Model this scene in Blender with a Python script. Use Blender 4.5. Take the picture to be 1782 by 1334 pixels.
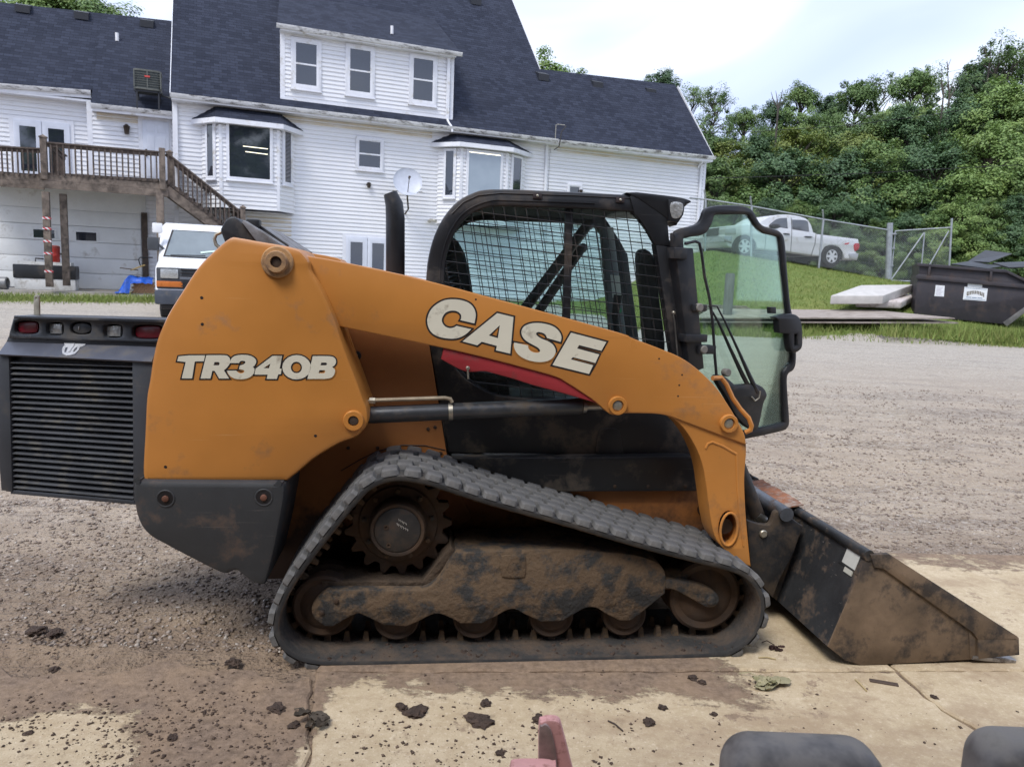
import bpy, bmesh, math, random
import numpy as np
from mathutils import Vector, Matrix, geometry
random.seed(7); np.random.seed(7)
R = math.radians
for o in list(bpy.data.objects): bpy.data.objects.remove(o)
S = bpy.context.scene
COL = S.collection
# ------------------------------------------------------------------ camera
FPX, PITCH, ROLL, CAMZ = 1300.0, R(7.75), 0.04, 1.60     # focal length in pixels of a 1782 px wide frame
FW = Vector((0, math.cos(PITCH), -math.sin(PITCH)))
_u0 = Vector((0, math.sin(PITCH), math.cos(PITCH))); _r0 = Vector((1, 0, 0))
RT = _r0*math.cos(ROLL) + _u0*math.sin(ROLL)
UP = _u0*math.cos(ROLL) - _r0*math.sin(ROLL)
CAM = Vector((0, 0, CAMZ))
cd = bpy.data.cameras.new('camera'); cam = bpy.data.objects.new('camera', cd); COL.objects.link(cam)
cd.sensor_width = 36.0; cd.lens = 36.0*FPX/1782; cd.clip_end = 3000; cd.clip_start = 0.05
M = Matrix((RT, UP, -FW)).transposed().to_4x4(); M.translation = CAM
cam.matrix_world = M
cd.dof.use_dof = True; cd.dof.focus_distance = 3.6; cd.dof.aperture_fstop = 8.0
S.camera = cam
# ------------------------------------------------------------------ world: bright broken overcast over a Nishita sky
W = bpy.data.worlds.new('World'); S.world = W; W.use_nodes = True
SUN_EL, SUN_AZ = R(56), R(-148)            # azimuth clockwise from +Y (ahead of the camera)
nt = W.node_tree; nt.nodes.clear()
def N(t, **k):
    n = nt.nodes.new(t)
    for a, b in k.items(): setattr(n, a, b)
    return n
sky = N('ShaderNodeTexSky', sky_type='NISHITA', sun_disc=False); sky.sun_elevation = SUN_EL; sky.sun_rotation = SUN_AZ
b1 = N('ShaderNodeBackground'); b1.inputs[1].default_value = 0.10; nt.links.new(sky.outputs[0], b1.inputs[0])
tc = N('ShaderNodeTexCoord'); mp = N('ShaderNodeMapping'); mp.inputs['Scale'].default_value = (1.1, 1.5, 2.6); mp.inputs['Rotation'].default_value = (0, R(24), R(12))
mp.inputs['Location'].default_value = (0.75, 0.1, 0.30)
nt.links.new(tc.outputs['Generated'], mp.inputs[0])
nz = N('ShaderNodeTexNoise'); nz.inputs['Scale'].default_value = 1.9; nz.inputs['Detail'].default_value = 4; nz.inputs['Roughness'].default_value = .48; nz.inputs['Distortion'].default_value = .6
nt.links.new(mp.outputs[0], nz.inputs[0])
rp = N('ShaderNodeValToRGB'); e = rp.color_ramp.elements
e[0].position = .36; e[0].color = (.50, .585, .83, 1); e[1].position = .70; e[1].color = (.86, .92, 1, 1)
m_ = e.new(.52); m_.color = (.60, .68, .915, 1)
nt.links.new(nz.outputs[0], rp.inputs[0])
b2 = N('ShaderNodeBackground'); b2.inputs[1].default_value = 0.80; nt.links.new(rp.outputs[0], b2.inputs[0])
mx = N('ShaderNodeMixShader'); mx.inputs[0].default_value = .88
nt.links.new(b1.outputs[0], mx.inputs[1]); nt.links.new(b2.outputs[0], mx.inputs[2])
wo = N('ShaderNodeOutputWorld'); nt.links.new(mx.outputs[0], wo.inputs[0])
# ------------------------------------------------------------------ sun behind thin cloud
sl = bpy.data.lights.new('sun', 'SUN'); sl.energy = 1.5; sl.angle = R(20); sl.color = (1, .965, .91)
so = bpy.data.objects.new('sun', sl); COL.objects.link(so)
_sd = Vector((math.sin(SUN_AZ)*math.cos(SUN_EL), math.cos(SUN_AZ)*math.cos(SUN_EL), math.sin(SUN_EL)))
so.rotation_euler = _sd.to_track_quat('Z', 'Y').to_euler(); so.location = (0, 0, 40)
vs = S.view_settings; vs.view_transform = 'Standard'; vs.look = 'None'; vs.exposure = 0.95; vs.gamma = 1.0; vs.use_curve_mapping = False
S.render.engine = 'CYCLES'; S.cycles.max_bounces = 7; S.cycles.diffuse_bounces = 3; S.cycles.glossy_bounces = 3; S.cycles.transmission_bounces = 4; S.cycles.transparent_max_bounces = 10
# ------------------------------------------------------------------ layout: local frames measured from the photograph
def ray(px, py): return FW + RT*((px-891)/FPX) - UP*((py-667)/FPX)
class Frame:
    """upright local frame: x along, y away from the camera side, z up"""
    def __init__(s, O, yaw):
        s.O = Vector(O); s.yaw = yaw; a = R(yaw)
        s.ex = Vector((math.cos(a), math.sin(a), 0)); s.ey = Vector((-math.sin(a), math.cos(a), 0))
    def at(s, px, py, v=0.0):                       # sight line meets the plane y=v
        d = ray(px, py); t = (s.O + s.ey*v - CAM).dot(s.ey)/d.dot(s.ey); p = CAM + d*t - s.O
        return (p.dot(s.ex), v, p.z)
    def uw(s, pts, v=0.0): return [(lambda q: (q[0], q[2]) + tuple(p[2:]))(s.at(p[0], p[1], v)) for p in pts]
    def w(s, l): return s.O + s.ex*l[0] + s.ey*l[1] + Vector((0, 0, l[2]))
    def loc(s, p): d = Vector(p) - s.O; return (d.dot(s.ex), d.dot(s.ey), d.z)
def onz(px, py, z=0.0): d = ray(px, py); return CAM + d*((z-CAMZ)/d.z)
def aty(px, py, Y): d = ray(px, py); return CAM + d*(Y/d.y)
# ------------------------------------------------------------------ terrain height
def ss(t): t = min(1, max(0, t)); return t*t*(3-2*t)
def gz(X, Y):
    z = 0.05*max(0.0, min(Y, 25)-5.5)
    if Y < 8: z *= ss((Y-5)/3) if Y > 5 else 0
    f = ss((X-2.5)/4.5)
    A = max(.7, 2.0-.125*max(0, X-7))
    t = min(1, max(0, (Y-17.4)/9.6))
    z += f*A*t**.85
    if Y > 33: z += .22*min(Y-33, 45)*ss((X+10)/12)
    return z
# ------------------------------------------------------------------ objects, tags
def link(name, data, parent=None):
    o = bpy.data.objects.new(name, data); COL.objects.link(o)
    if parent is not None: o.parent = parent
    return o
def tag(o, label=None, cat=None, group=None, kind=None):
    if label: o['label'] = label
    if cat: o['category'] = cat
    if group: o['group'] = group
    if kind: o['kind'] = kind
    return o
def thing(name, label, cat, fr=None, loc=None, yaw=None, group=None):
    o = link(name, None)
    if fr is not None: o.location = fr.O; o.rotation_euler = (0, 0, R(fr.yaw))
    if loc is not None: o.location = loc
    if yaw is not None: o.rotation_euler = (0, 0, R(yaw))
    o.empty_display_size = .1
    return tag(o, label, cat, group)
def copy_tree(o, parent=None):
    c = o.copy(); COL.objects.link(c); c.parent = parent
    for ch in o.children: copy_tree(ch, c)
    return c
# ------------------------------------------------------------------ mesh building
class MB:
    def __init__(s): s.v = []; s.f = []
    def add(s, vs, fs):
        b = len(s.v); s.v += [tuple(p) for p in vs]; s.f += [tuple(i+b for i in f) for f in fs]; return s
    def box(s, a, b):
        x0, y0, z0 = a; x1, y1, z1 = b
        return s.add([(x0,y0,z0),(x1,y0,z0),(x1,y1,z0),(x0,y1,z0),(x0,y0,z1),(x1,y0,z1),(x1,y1,z1),(x0,y1,z1)],
                     [(0,3,2,1),(4,5,6,7),(0,1,5,4),(1,2,6,5),(2,3,7,6),(3,0,4,7)])
    def bbox(s, a, b, bev=.01):                      # box with chamfered edges
        bm = bmesh.new(); bmesh.ops.create_cube(bm, size=1)
        for v in bm.verts: v.co = Vector([(a[i]+b[i])/2 + v.co[i]*(b[i]-a[i]) for i in range(3)])
        bmesh.ops.bevel(bm, geom=bm.edges[:], offset=bev, segments=2, profile=.6, affect='EDGES', clamp_overlap=True)
        return s.bm(bm)
    def bm(s, bm):
        bm.verts.index_update(); s.add([v.co for v in bm.verts], [[v.index for v in f.verts] for f in bm.faces]); bm.free(); return s
    def bar(s, p, q, w, h, up=(0,0,1)):              # square bar from p to q
        p = Vector(p); q = Vector(q); d = (q-p).normalized(); u = Vector(up)
        if abs(d.dot(u)) > .98: u = Vector((0,1,0))
        a = d.cross(u).normalized()*w/2; b = a.cross(d).normalized()*h/2
        vs = [p-a-b, p+a-b, p+a+b, p-a+b, q-a-b, q+a-b, q+a+b, q-a+b]
        return s.add(vs, [(0,3,2,1),(4,5,6,7),(0,1,5,4),(1,2,6,5),(2,3,7,6),(3,0,4,7)])
    def tube(s, pts, r, n=8, cap=True, closed=False):
        pts = [Vector(p) for p in pts]; m = len(pts); rr = r if hasattr(r, '__len__') else [r]*m
        ups = None; vs = []; fs = []
        for i in range(m):
            if closed: t = (pts[(i+1) % m]-pts[i-1]).normalized()
            else: t = (pts[min(i+1, m-1)]-pts[max(i-1, 0)]).normalized()
            if ups is None:
                ups = Vector((0,0,1)) if abs(t.z) < .9 else Vector((0,1,0))
            a = t.cross(ups).normalized(); ups = a.cross(t).normalized()
            for k in range(n):
                th = 2*math.pi*k/n; vs.append(pts[i] + (a*math.cos(th) + ups*math.sin(th))*rr[i])
        for i in range(m if closed else m-1):
            for k in range(n):
                j = (i+1) % m; fs.append((i*n+k, i*n+(k+1) % n, j*n+(k+1) % n, j*n+k))
        if cap and not closed: fs.append(tuple(range(n-1, -1, -1))); fs.append(tuple((m-1)*n+k for k in range(n)))
        return s.add(vs, fs)
    def lathe(s, c, axis, prof, n=24):               # prof: (distance along axis, radius)
        c = Vector(c); ax = Vector(axis).normalized(); a = ax.orthogonal().normalized(); b = ax.cross(a)
        vs = []; fs = []; m = len(prof)
        for h, r in prof:
            for k in range(n):
                th = 2*math.pi*k/n; vs.append(c + ax*h + (a*math.cos(th)+b*math.sin(th))*max(r, 1e-4))
        for i in range(m-1):
            for k in range(n): fs.append((i*n+k, i*n+(k+1) % n, (i+1)*n+(k+1) % n, (i+1)*n+k))
        fs.append(tuple(range(n-1, -1, -1))); fs.append(tuple((m-1)*n+k for k in range(n)))
        return s.add(vs, fs)
    def plate(s, out, y0, y1, holes=(), bev=.004, smooth=True):   # outline in (x,z), thickness along y
        loops = [sm(out) if smooth else [p[:2] for p in out]] + [sm(h) if smooth else [p[:2] for p in h] for h in holes]
        loops = [dedup(l) for l in loops]
        loops = [l if (area(l) > 0) == (i == 0) else l[::-1] for i, l in enumerate(loops)]
        sg = 1 if y1 > y0 else -1
        fl = [inset(l, bev) for l in loops] if bev else loops
        f2 = [inset(l, bev*.3) for l in loops] if bev else loops
        base = len(s.v); tri = geometry.tessellate_polygon([[Vector((p[0], p[1], 0)) for p in l] for l in fl])
        n = sum(len(l) for l in loops)
        rings = [(fl, y0)] + ([(f2, y0+sg*bev*.3), (loops, y0+sg*bev)] if bev else []) + ([(loops, y1-sg*bev), (fl, y1)] if bev else [(loops, y1)])
        for ls, y in rings:
            for l in ls: s.v += [(p[0], y, p[1]) for p in l]
        k = len(rings)
        for t in tri: s.f.append(tuple(base+i for i in t)); s.f.append(tuple(base+(k-1)*n+i for i in t[::-1]))
        o = 0
        for l in loops:
            m = len(l)
            for r in range(k-1):
                for i in range(m):
                    j = (i+1) % m; s.f.append((base+r*n+o+i, base+r*n+o+j, base+(r+1)*n+o+j, base+(r+1)*n+o+i))
            o += m
        return s
    def build(s, name, mat, parent=None, ang=38, kind=None, label=None):
        me = bpy.data.meshes.new(name); me.from_pydata([tuple(p) for p in s.v], [], s.f)
        bm = bmesh.new(); bm.from_mesh(me); bmesh.ops.recalc_face_normals(bm, faces=bm.faces[:]); bm.to_mesh(me); bm.free()
        if ang:
            me.shade_smooth(); me.set_sharp_from_angle(angle=R(ang))
        if isinstance(mat, (list, tuple)):
            for m in mat: me.materials.append(m)
        elif mat: me.materials.append(mat)
        o = link(name, me, parent)
        if kind: o['kind'] = kind
        if label: o['label'] = label
        return o
def area(l): return sum(l[i-1][0]*l[i][1]-l[i][0]*l[i-1][1] for i in range(len(l)))/2
def dedup(l):
    o = []
    for p in l:
        if not o or (abs(p[0]-o[-1][0])+abs(p[1]-o[-1][1])) > 1e-5: o.append((p[0], p[1]))
    if len(o) > 2 and abs(o[0][0]-o[-1][0])+abs(o[0][1]-o[-1][1]) < 1e-5: o.pop()
    return o
def inset(l, d):                                      # shrink a CCW loop (grow a CW one) by d
    o = []; m = len(l)
    for i in range(m):
        a, b, c = l[i-1], l[i], l[(i+1) % m]
        e1 = (b[0]-a[0], b[1]-a[1]); e2 = (c[0]-b[0], c[1]-b[1])
        n1 = math.hypot(*e1) or 1; n2 = math.hypot(*e2) or 1
        n1 = (-e1[1]/n1, e1[0]/n1); n2 = (-e2[1]/n2, e2[0]/n2)
        q = (n1[0]+n2[0], n1[1]+n2[1]); k = q[0]*n1[0]+q[1]*n1[1]
        k = d/max(k, .5); o.append((b[0]+q[0]*k, b[1]+q[1]*k))
    return o
def sm(pts, n=4):                                     # closed Catmull-Rom; points with a third entry stay sharp
    m = len(pts); out = []
    for i in range(m):
        p0, p1, p2, p3 = pts[i-1], pts[i], pts[(i+1) % m], pts[(i+2) % m]
        s1, s2 = len(p1) > 2, len(p2) > 2
        if s1 and s2: out.append(p1[:2]); continue
        if s1: p0 = p1
        if s2: p3 = p2
        for k in range(n):
            t = k/n
            out.append(tuple(.5*(2*p1[j]+(p2[j]-p0[j])*t+(2*p0[j]-5*p1[j]+4*p2[j]-p3[j])*t*t+(3*p1[j]-p0[j]-3*p2[j]+p3[j])*t**3) for j in (0, 1)))
    return out
def sharp(pts): return [(p[0], p[1], 1) for p in pts]
def rrect(x0, z0, x1, z1, r, n=4):
    o = []
    for cx, cz, a0 in ((x1-r, z1-r, 0), (x0+r, z1-r, 90), (x0+r, z0+r, 180), (x1-r, z0+r, 270)):
        for k in range(n+1): a = R(a0+90*k/n); o.append((cx+r*math.cos(a), cz+r*math.sin(a), 1))
    return o
def ell(cx, cz, rx, rz, n=20, sh=0.0): return [(cx+rx*math.cos(2*math.pi*k/n)+sh*rz*math.sin(2*math.pi*k/n), cz+rz*math.sin(2*math.pi*k/n), 1) for k in range(n)]
# ------------------------------------------------------------------ materials
def srgb(r, g, b): return tuple((c/255/12.92 if c/255 <= .04045 else ((c/255+.055)/1.055)**2.4) for c in (r, g, b))
class NT:
    def __init__(s, name):
        s.m = bpy.data.materials.new(name); s.m.use_nodes = True; s.t = s.m.node_tree; s.t.nodes.clear()
        s.out = s.n('ShaderNodeOutputMaterial'); s._tc = None
    def n(s, t, ins=None, **k):
        q = s.t.nodes.new(t)
        for a, b in k.items(): setattr(q, a, b)
        for a, b in (ins or {}).items():
            if hasattr(b, 'is_linked') or hasattr(b, 'links'): s.t.links.new(b, q.inputs[a])
            else: q.inputs[a].default_value = b
        return q
    def co(s, kind='Object', scale=None, rot=None, loc=None):
        if s._tc is None: s._tc = s.n('ShaderNodeTexCoord')
        c = s._tc.outputs[kind]
        if scale is not None or rot is not None or loc is not None:
            m = s.n('ShaderNodeMapping', {0: c})
            if scale is not None: m.inputs['Scale'].default_value = scale
            if rot is not None: m.inputs['Rotation'].default_value = rot
            if loc is not None: m.inputs['Location'].default_value = loc
            c = m.outputs[0]
        return c
    def noise(s, sc, det=5, ro=.55, vec=None, dist=0): return s.n('ShaderNodeTexNoise', {'Vector': vec if vec is not None else s.co(), 'Scale': sc, 'Detail': det, 'Roughness': ro, 'Distortion': dist}).outputs[0]
    def ramp(s, f, a, b, ca=(0,0,0,1), cb=(1,1,1,1)):
        r = s.n('ShaderNodeValToRGB', {0: f}); e = r.color_ramp.elements
        e[0].position = a; e[1].position = b; e[0].color = ca if len(ca) == 4 else (*ca, 1); e[1].color = cb if len(cb) == 4 else (*cb, 1)
        return r.outputs[0]
    def mix(s, f, a, b, mode='MIX'):
        q = s.n('ShaderNodeMix', data_type='RGBA', blend_type=mode)
        for i, v in ((0, f), (6, a), (7, b)):
            if hasattr(v, 'links'): s.t.links.new(v, q.inputs[i])
            elif i == 0: q.inputs[0].default_value = v
            else: q.inputs[i].default_value = (*v, 1) if len(v) == 3 else v
        return q.outputs[2]
    def math(s, op, a, b=0.0, c=0.0, clamp=False):
        q = s.n('ShaderNodeMath', operation=op); q.use_clamp = clamp
        for i, v in enumerate((a, b, c)):
            if hasattr(v, 'links'): s.t.links.new(v, q.inputs[i])
            else: q.inputs[i].default_value = v
        return q.outputs[0]
    def bump(s, h, st=.3, d=.01, nrm=None):
        q = s.n('ShaderNodeBump', {'Height': h, 'Strength': st, 'Distance': d})
        if nrm is not None: s.t.links.new(nrm, q.inputs['Normal'])
        return q.outputs[0]
    def bsdf(s, col, ro=.5, metal=0.0, nrm=None, spec=.5, coat=0.0, **k):
        p = s.n('ShaderNodeBsdfPrincipled')
        for nm, v in (('Base Color', col), ('Roughness', ro), ('Metallic', metal), ('Specular IOR Level', spec), ('Coat Weight', coat)) + tuple(k.items()):
            if hasattr(v, 'links'): s.t.links.new(v, p.inputs[nm])
            else: p.inputs[nm].default_value = (*v, 1) if hasattr(v, '__len__') and len(v) == 3 else v
        if nrm is not None: s.t.links.new(nrm, p.inputs['Normal'])
        return p
    def done(s, sh): s.t.links.new(sh.outputs[0], s.out.inputs[0]); return s.m
def mk(name, col, ro=.5, metal=0.0, var=.12, vs=6.0, dirt=None, da=.5, ds=4.0, bump=.15, bs=60.0, bd=.004, scr=0.0, scol=(.6,.5,.4), spec=.5, rv=.12, dlow=None, scale=None, dw=None):
    """surface with colour drift, dirt patches, scratches and fine relief; dlow=(z0,z1): dirt splashed up from the ground"""
    t = NT(name); c = t.co(scale=scale) if scale else t.co()
    n1 = t.noise(vs, 4, .6, c); n2 = t.noise(vs*7.3, 3, .6, c)
    dark = tuple(x*(1-var*1.4) for x in col); lite = tuple(min(1, x*(1+var)) for x in col)
    k = t.mix(t.ramp(n1, .3, .7), dark, lite); k = t.mix(t.math('MULTIPLY', t.ramp(n2, .45, .75), var), k, tuple(x*.6 for x in col))
    rough = t.math('ADD', t.math('MULTIPLY', t.math('SUBTRACT', n1, .5), rv*2), ro, clamp=True)
    if scr:
        s1 = t.noise(1.0, 2, .5, t.co(scale=(3.0, 30, 190), rot=(0, .32, 0))); s2 = t.noise(1.0, 2, .5, t.co(scale=(2.2, 30, 150), rot=(0, -.75, .2), loc=(4, 1, 2)))
        sk = t.math('MAXIMUM', t.math('MULTIPLY', t.ramp(s1, .69, .72), t.ramp(t.noise(3, 3, .5, c), .52, .6)), t.math('MULTIPLY', t.ramp(s2, .71, .74), t.ramp(t.noise(2.2, 3, .5, t.co(loc=(7, 3, 1))), .5, .6))); sk = t.math('MULTIPLY', sk, scr)
        k = t.mix(sk, k, scol)
    if dirt is not None:
        d = t.noise(ds, 6, .68, c); f = t.ramp(d, .62-da*.4, .74-da*.25) if dw is None else t.ramp(d, .66-da*.3-dw, .66-da*.3+dw)
        if dlow:
            z = t.n('ShaderNodeSeparateXYZ', {0: t.co()}).outputs[2]
            g = t.n('ShaderNodeMapRange', {0: z, 1: dlow[0], 2: dlow[1], 3: .35, 4: -.35}).outputs[0]
            f = t.ramp(t.math('ADD', d, g), .5, .68)
        k = t.mix(f, k, t.mix(n2, tuple(x*.75 for x in dirt), tuple(min(1, x*1.2) for x in dirt)))
        rough = t.mix(f, rough, (.9, .9, .9))
    nr = t.bump(t.noise(bs, 3, .6, c), bump, bd) if bump else None
    return t.done(t.bsdf(k, rough, metal, nr, spec))
# ================================================================== GROUND
def mat_ground():
    t = NT('gravel_and_turf'); c = t.co()
    n0 = t.noise(.35, 6, .6, c); n1 = t.noise(2.2, 7, .65, c); n2 = t.noise(22, 6, .7, c); n3 = t.noise(95, 4, .7, c)
    vor = t.n('ShaderNodeTexVoronoi', {'Vector': c, 'Scale': 55.0, 'Randomness': 1.0}); vc = t.n('ShaderNodeSeparateColor', {0: vor.outputs['Color']}).outputs[0]
    vor2 = t.n('ShaderNodeTexVoronoi', {'Vector': c, 'Scale': 21.0, 'Randomness': 1.0}); vc2 = t.n('ShaderNodeSeparateColor', {0: vor2.outputs['Color']}).outputs[0]
    g = t.mix(t.ramp(n1, .32, .68), srgb(134, 119, 102), srgb(172, 157, 138))
    g = t.mix(t.math('MULTIPLY', t.ramp(n0, .45, .68), .5), g, srgb(178, 158, 128))
    g = t.mix(t.math('MULTIPLY', t.ramp(vc, .2, .9), .55), g, t.mix(vc2, srgb(110, 100, 96), srgb(205, 195, 185)))
    g = t.mix(t.math('MULTIPLY', t.ramp(n2, .52, .7), .55), g, srgb(100, 86, 78))
    g = t.mix(t.math('MULTIPLY', t.ramp(n3, .56, .7), .6), g, srgb(218, 208, 196)); g = t.mix(t.math('MULTIPLY', t.ramp(t.noise(48, 5, .75, c), .55, .68), .5), g, srgb(88, 76, 68))
    rut = t.noise(1.0, 6, .62, t.co(scale=(.22, 1.9, 1), rot=(0, 0, .10)))
    g = t.mix(t.math('MULTIPLY', t.ramp(rut, .52, .66), .55), g, srgb(112, 97, 86)); g = t.mix(t.math('MULTIPLY', t.ramp(rut, .46, .36), .45), g, srgb(186, 170, 150))
    # grey crushed stone far out, wet brown dirt close to the pad
    y = t.n('ShaderNodeSeparateXYZ', {0: c}).outputs[1]; x = t.n('ShaderNodeSeparateXYZ', {0: c}).outputs[0]
    far = t.n('ShaderNodeMapRange', {0: t.math('ADD', y, t.math('MULTIPLY', t.math('SUBTRACT', n0, .5), 6)), 1: 7.0, 2: 15.0}).outputs[0]
    g = t.mix(t.math('MULTIPLY', far, .6), g, t.mix(vc, srgb(150, 146, 140), srgb(200, 196, 186)))
    near = t.n('ShaderNodeMapRange', {0: t.math('ADD', t.math('ADD', y, t.math('MULTIPLY', x, -.12)), t.math('MULTIPLY', t.math('SUBTRACT', n1, .5), 1.6)), 1: 5.0, 2: 3.1}).outputs[0]
    g = t.mix(t.math('MULTIPLY', near, .9), g, t.mix(t.math('MULTIPLY', t.ramp(n1, .4, .65), .5), t.mix(t.ramp(n2, .35, .65), srgb(104, 88, 74), srgb(146, 126, 108)), srgb(160, 136, 110)))
    # turf
    att = t.n('ShaderNodeAttribute', attribute_name='turf').outputs['Fac']
    tf = t.ramp(t.math('ADD', att, t.math('MULTIPLY', t.math('SUBTRACT', t.noise(3.2, 6, .7, c), .5), .9)), .42, .58)
    gr = t.mix(t.ramp(n1, .3, .7), (.11, .165, .035), (.20, .245, .065)); gr = t.mix(t.math('MULTIPLY', t.ramp(n2, .45, .7), .6), gr, (.085, .125, .028))
    gr = t.mix(t.math('MULTIPLY', t.ramp(n0, .5, .7), .5), gr, (.30, .28, .10))
    col = t.mix(tf, g, gr)
    lit = t.n('ShaderNodeAttribute', attribute_name='litter').outputs['Fac']; col = t.mix(lit, col, t.mix(n1, (.018, .022, .010), (.045, .042, .020)))  # leaf litter painted near-black, so gaps between the crowns look shaded
    h = t.math('ADD', t.math('MULTIPLY', n2, .6), t.math('ADD', t.math('MULTIPLY', n3, .25), t.math('MULTIPLY', t.math('SUBTRACT', 1, vor.outputs[0]), .35)))
    nb = t.bump(h, .9, .03); nb = t.bump(t.math('ADD', n1, t.math('MULTIPLY', rut, 1.2)), .7, .14, nb)
    return t.done(t.bsdf(col, .95, 0, nb, .25))
def turf_amount(X, Y):
    a = 0.0
    if X > 1.5:
        e = 17.4 + .35*math.sin(X*.9) + .02*(X-8)**2*.1
        a = ss((Y-e+.4)/.8) if X > 2.5 else ss((Y-20)/2)
        if Y > 28.2: a = max(0, 1-ss((Y-28.2)/.8))      # upper lot behind the fence
        if Y > 33: a = .8
    else:
        # grass strip along the house
        p = HF.loc((X, Y, 0)); a = max(0, 1-abs(p[1]+2.9)/1.5)
    return a
HF = Frame((-10.440, 23.0, 0), 22)
def jx(Y): return -.80
from mathutils import noise as mnt
def tz(X, Y):
    z = gz(X, Y)
    if Y < 12 and not (Y < 4.7 and X > -.9): z += .03*mnt.noise(Vector((X*1.3, Y*1.3, 0))) + .014*mnt.noise(Vector((X*5, Y*5, 3)))
    if Y < 4.9: z -= (.014 if X > jx(Y) else .008)*ss((4.9-Y)/.3)+(.022 if Y < 2.95 and X <= jx(Y) else 0)
    return z
def build_ground():
    xs = list(np.arange(-260, -20, 20)) + list(np.arange(-20, -3, .5)) + list(np.arange(-3, 4, .1)) + list(np.arange(4, 22, .3)) + list(np.arange(22, 40, 3)) + list(np.arange(40, 300, 20))
    ys = list(np.arange(-60, 0, 10)) + list(np.arange(0, 2, .5)) + list(np.arange(2, 7, .08)) + list(np.arange(7, 30, .3)) + list(np.arange(30, 80, 3)) + list(np.arange(80, 640, 40))
    v = []; tf = []
    from mathutils import noise as mn
    for Y in ys:
        for X in xs:
            z = tz(X, Y)
            v.append((X, Y, z)); tf.append(turf_amount(X, Y))
    m = len(xs); f = [(j*m+i, j*m+i+1, (j+1)*m+i+1, (j+1)*m+i) for j in range(len(ys)-1) for i in range(m-1)]
    me = bpy.data.meshes.new('ground'); me.from_pydata(v, [], f); me.shade_smooth()
    at = me.attributes.new('turf', 'FLOAT', 'POINT'); at.data.foreach_set('value', tf)
    at = me.attributes.new('litter', 'FLOAT', 'POINT'); at.data.foreach_set('value', [ss((p[1]-32)/1.5) for p in v])  # mask of the woodland floor: litter with tree shade in its colour
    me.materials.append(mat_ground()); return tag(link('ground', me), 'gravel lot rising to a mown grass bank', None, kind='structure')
build_ground()
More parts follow.
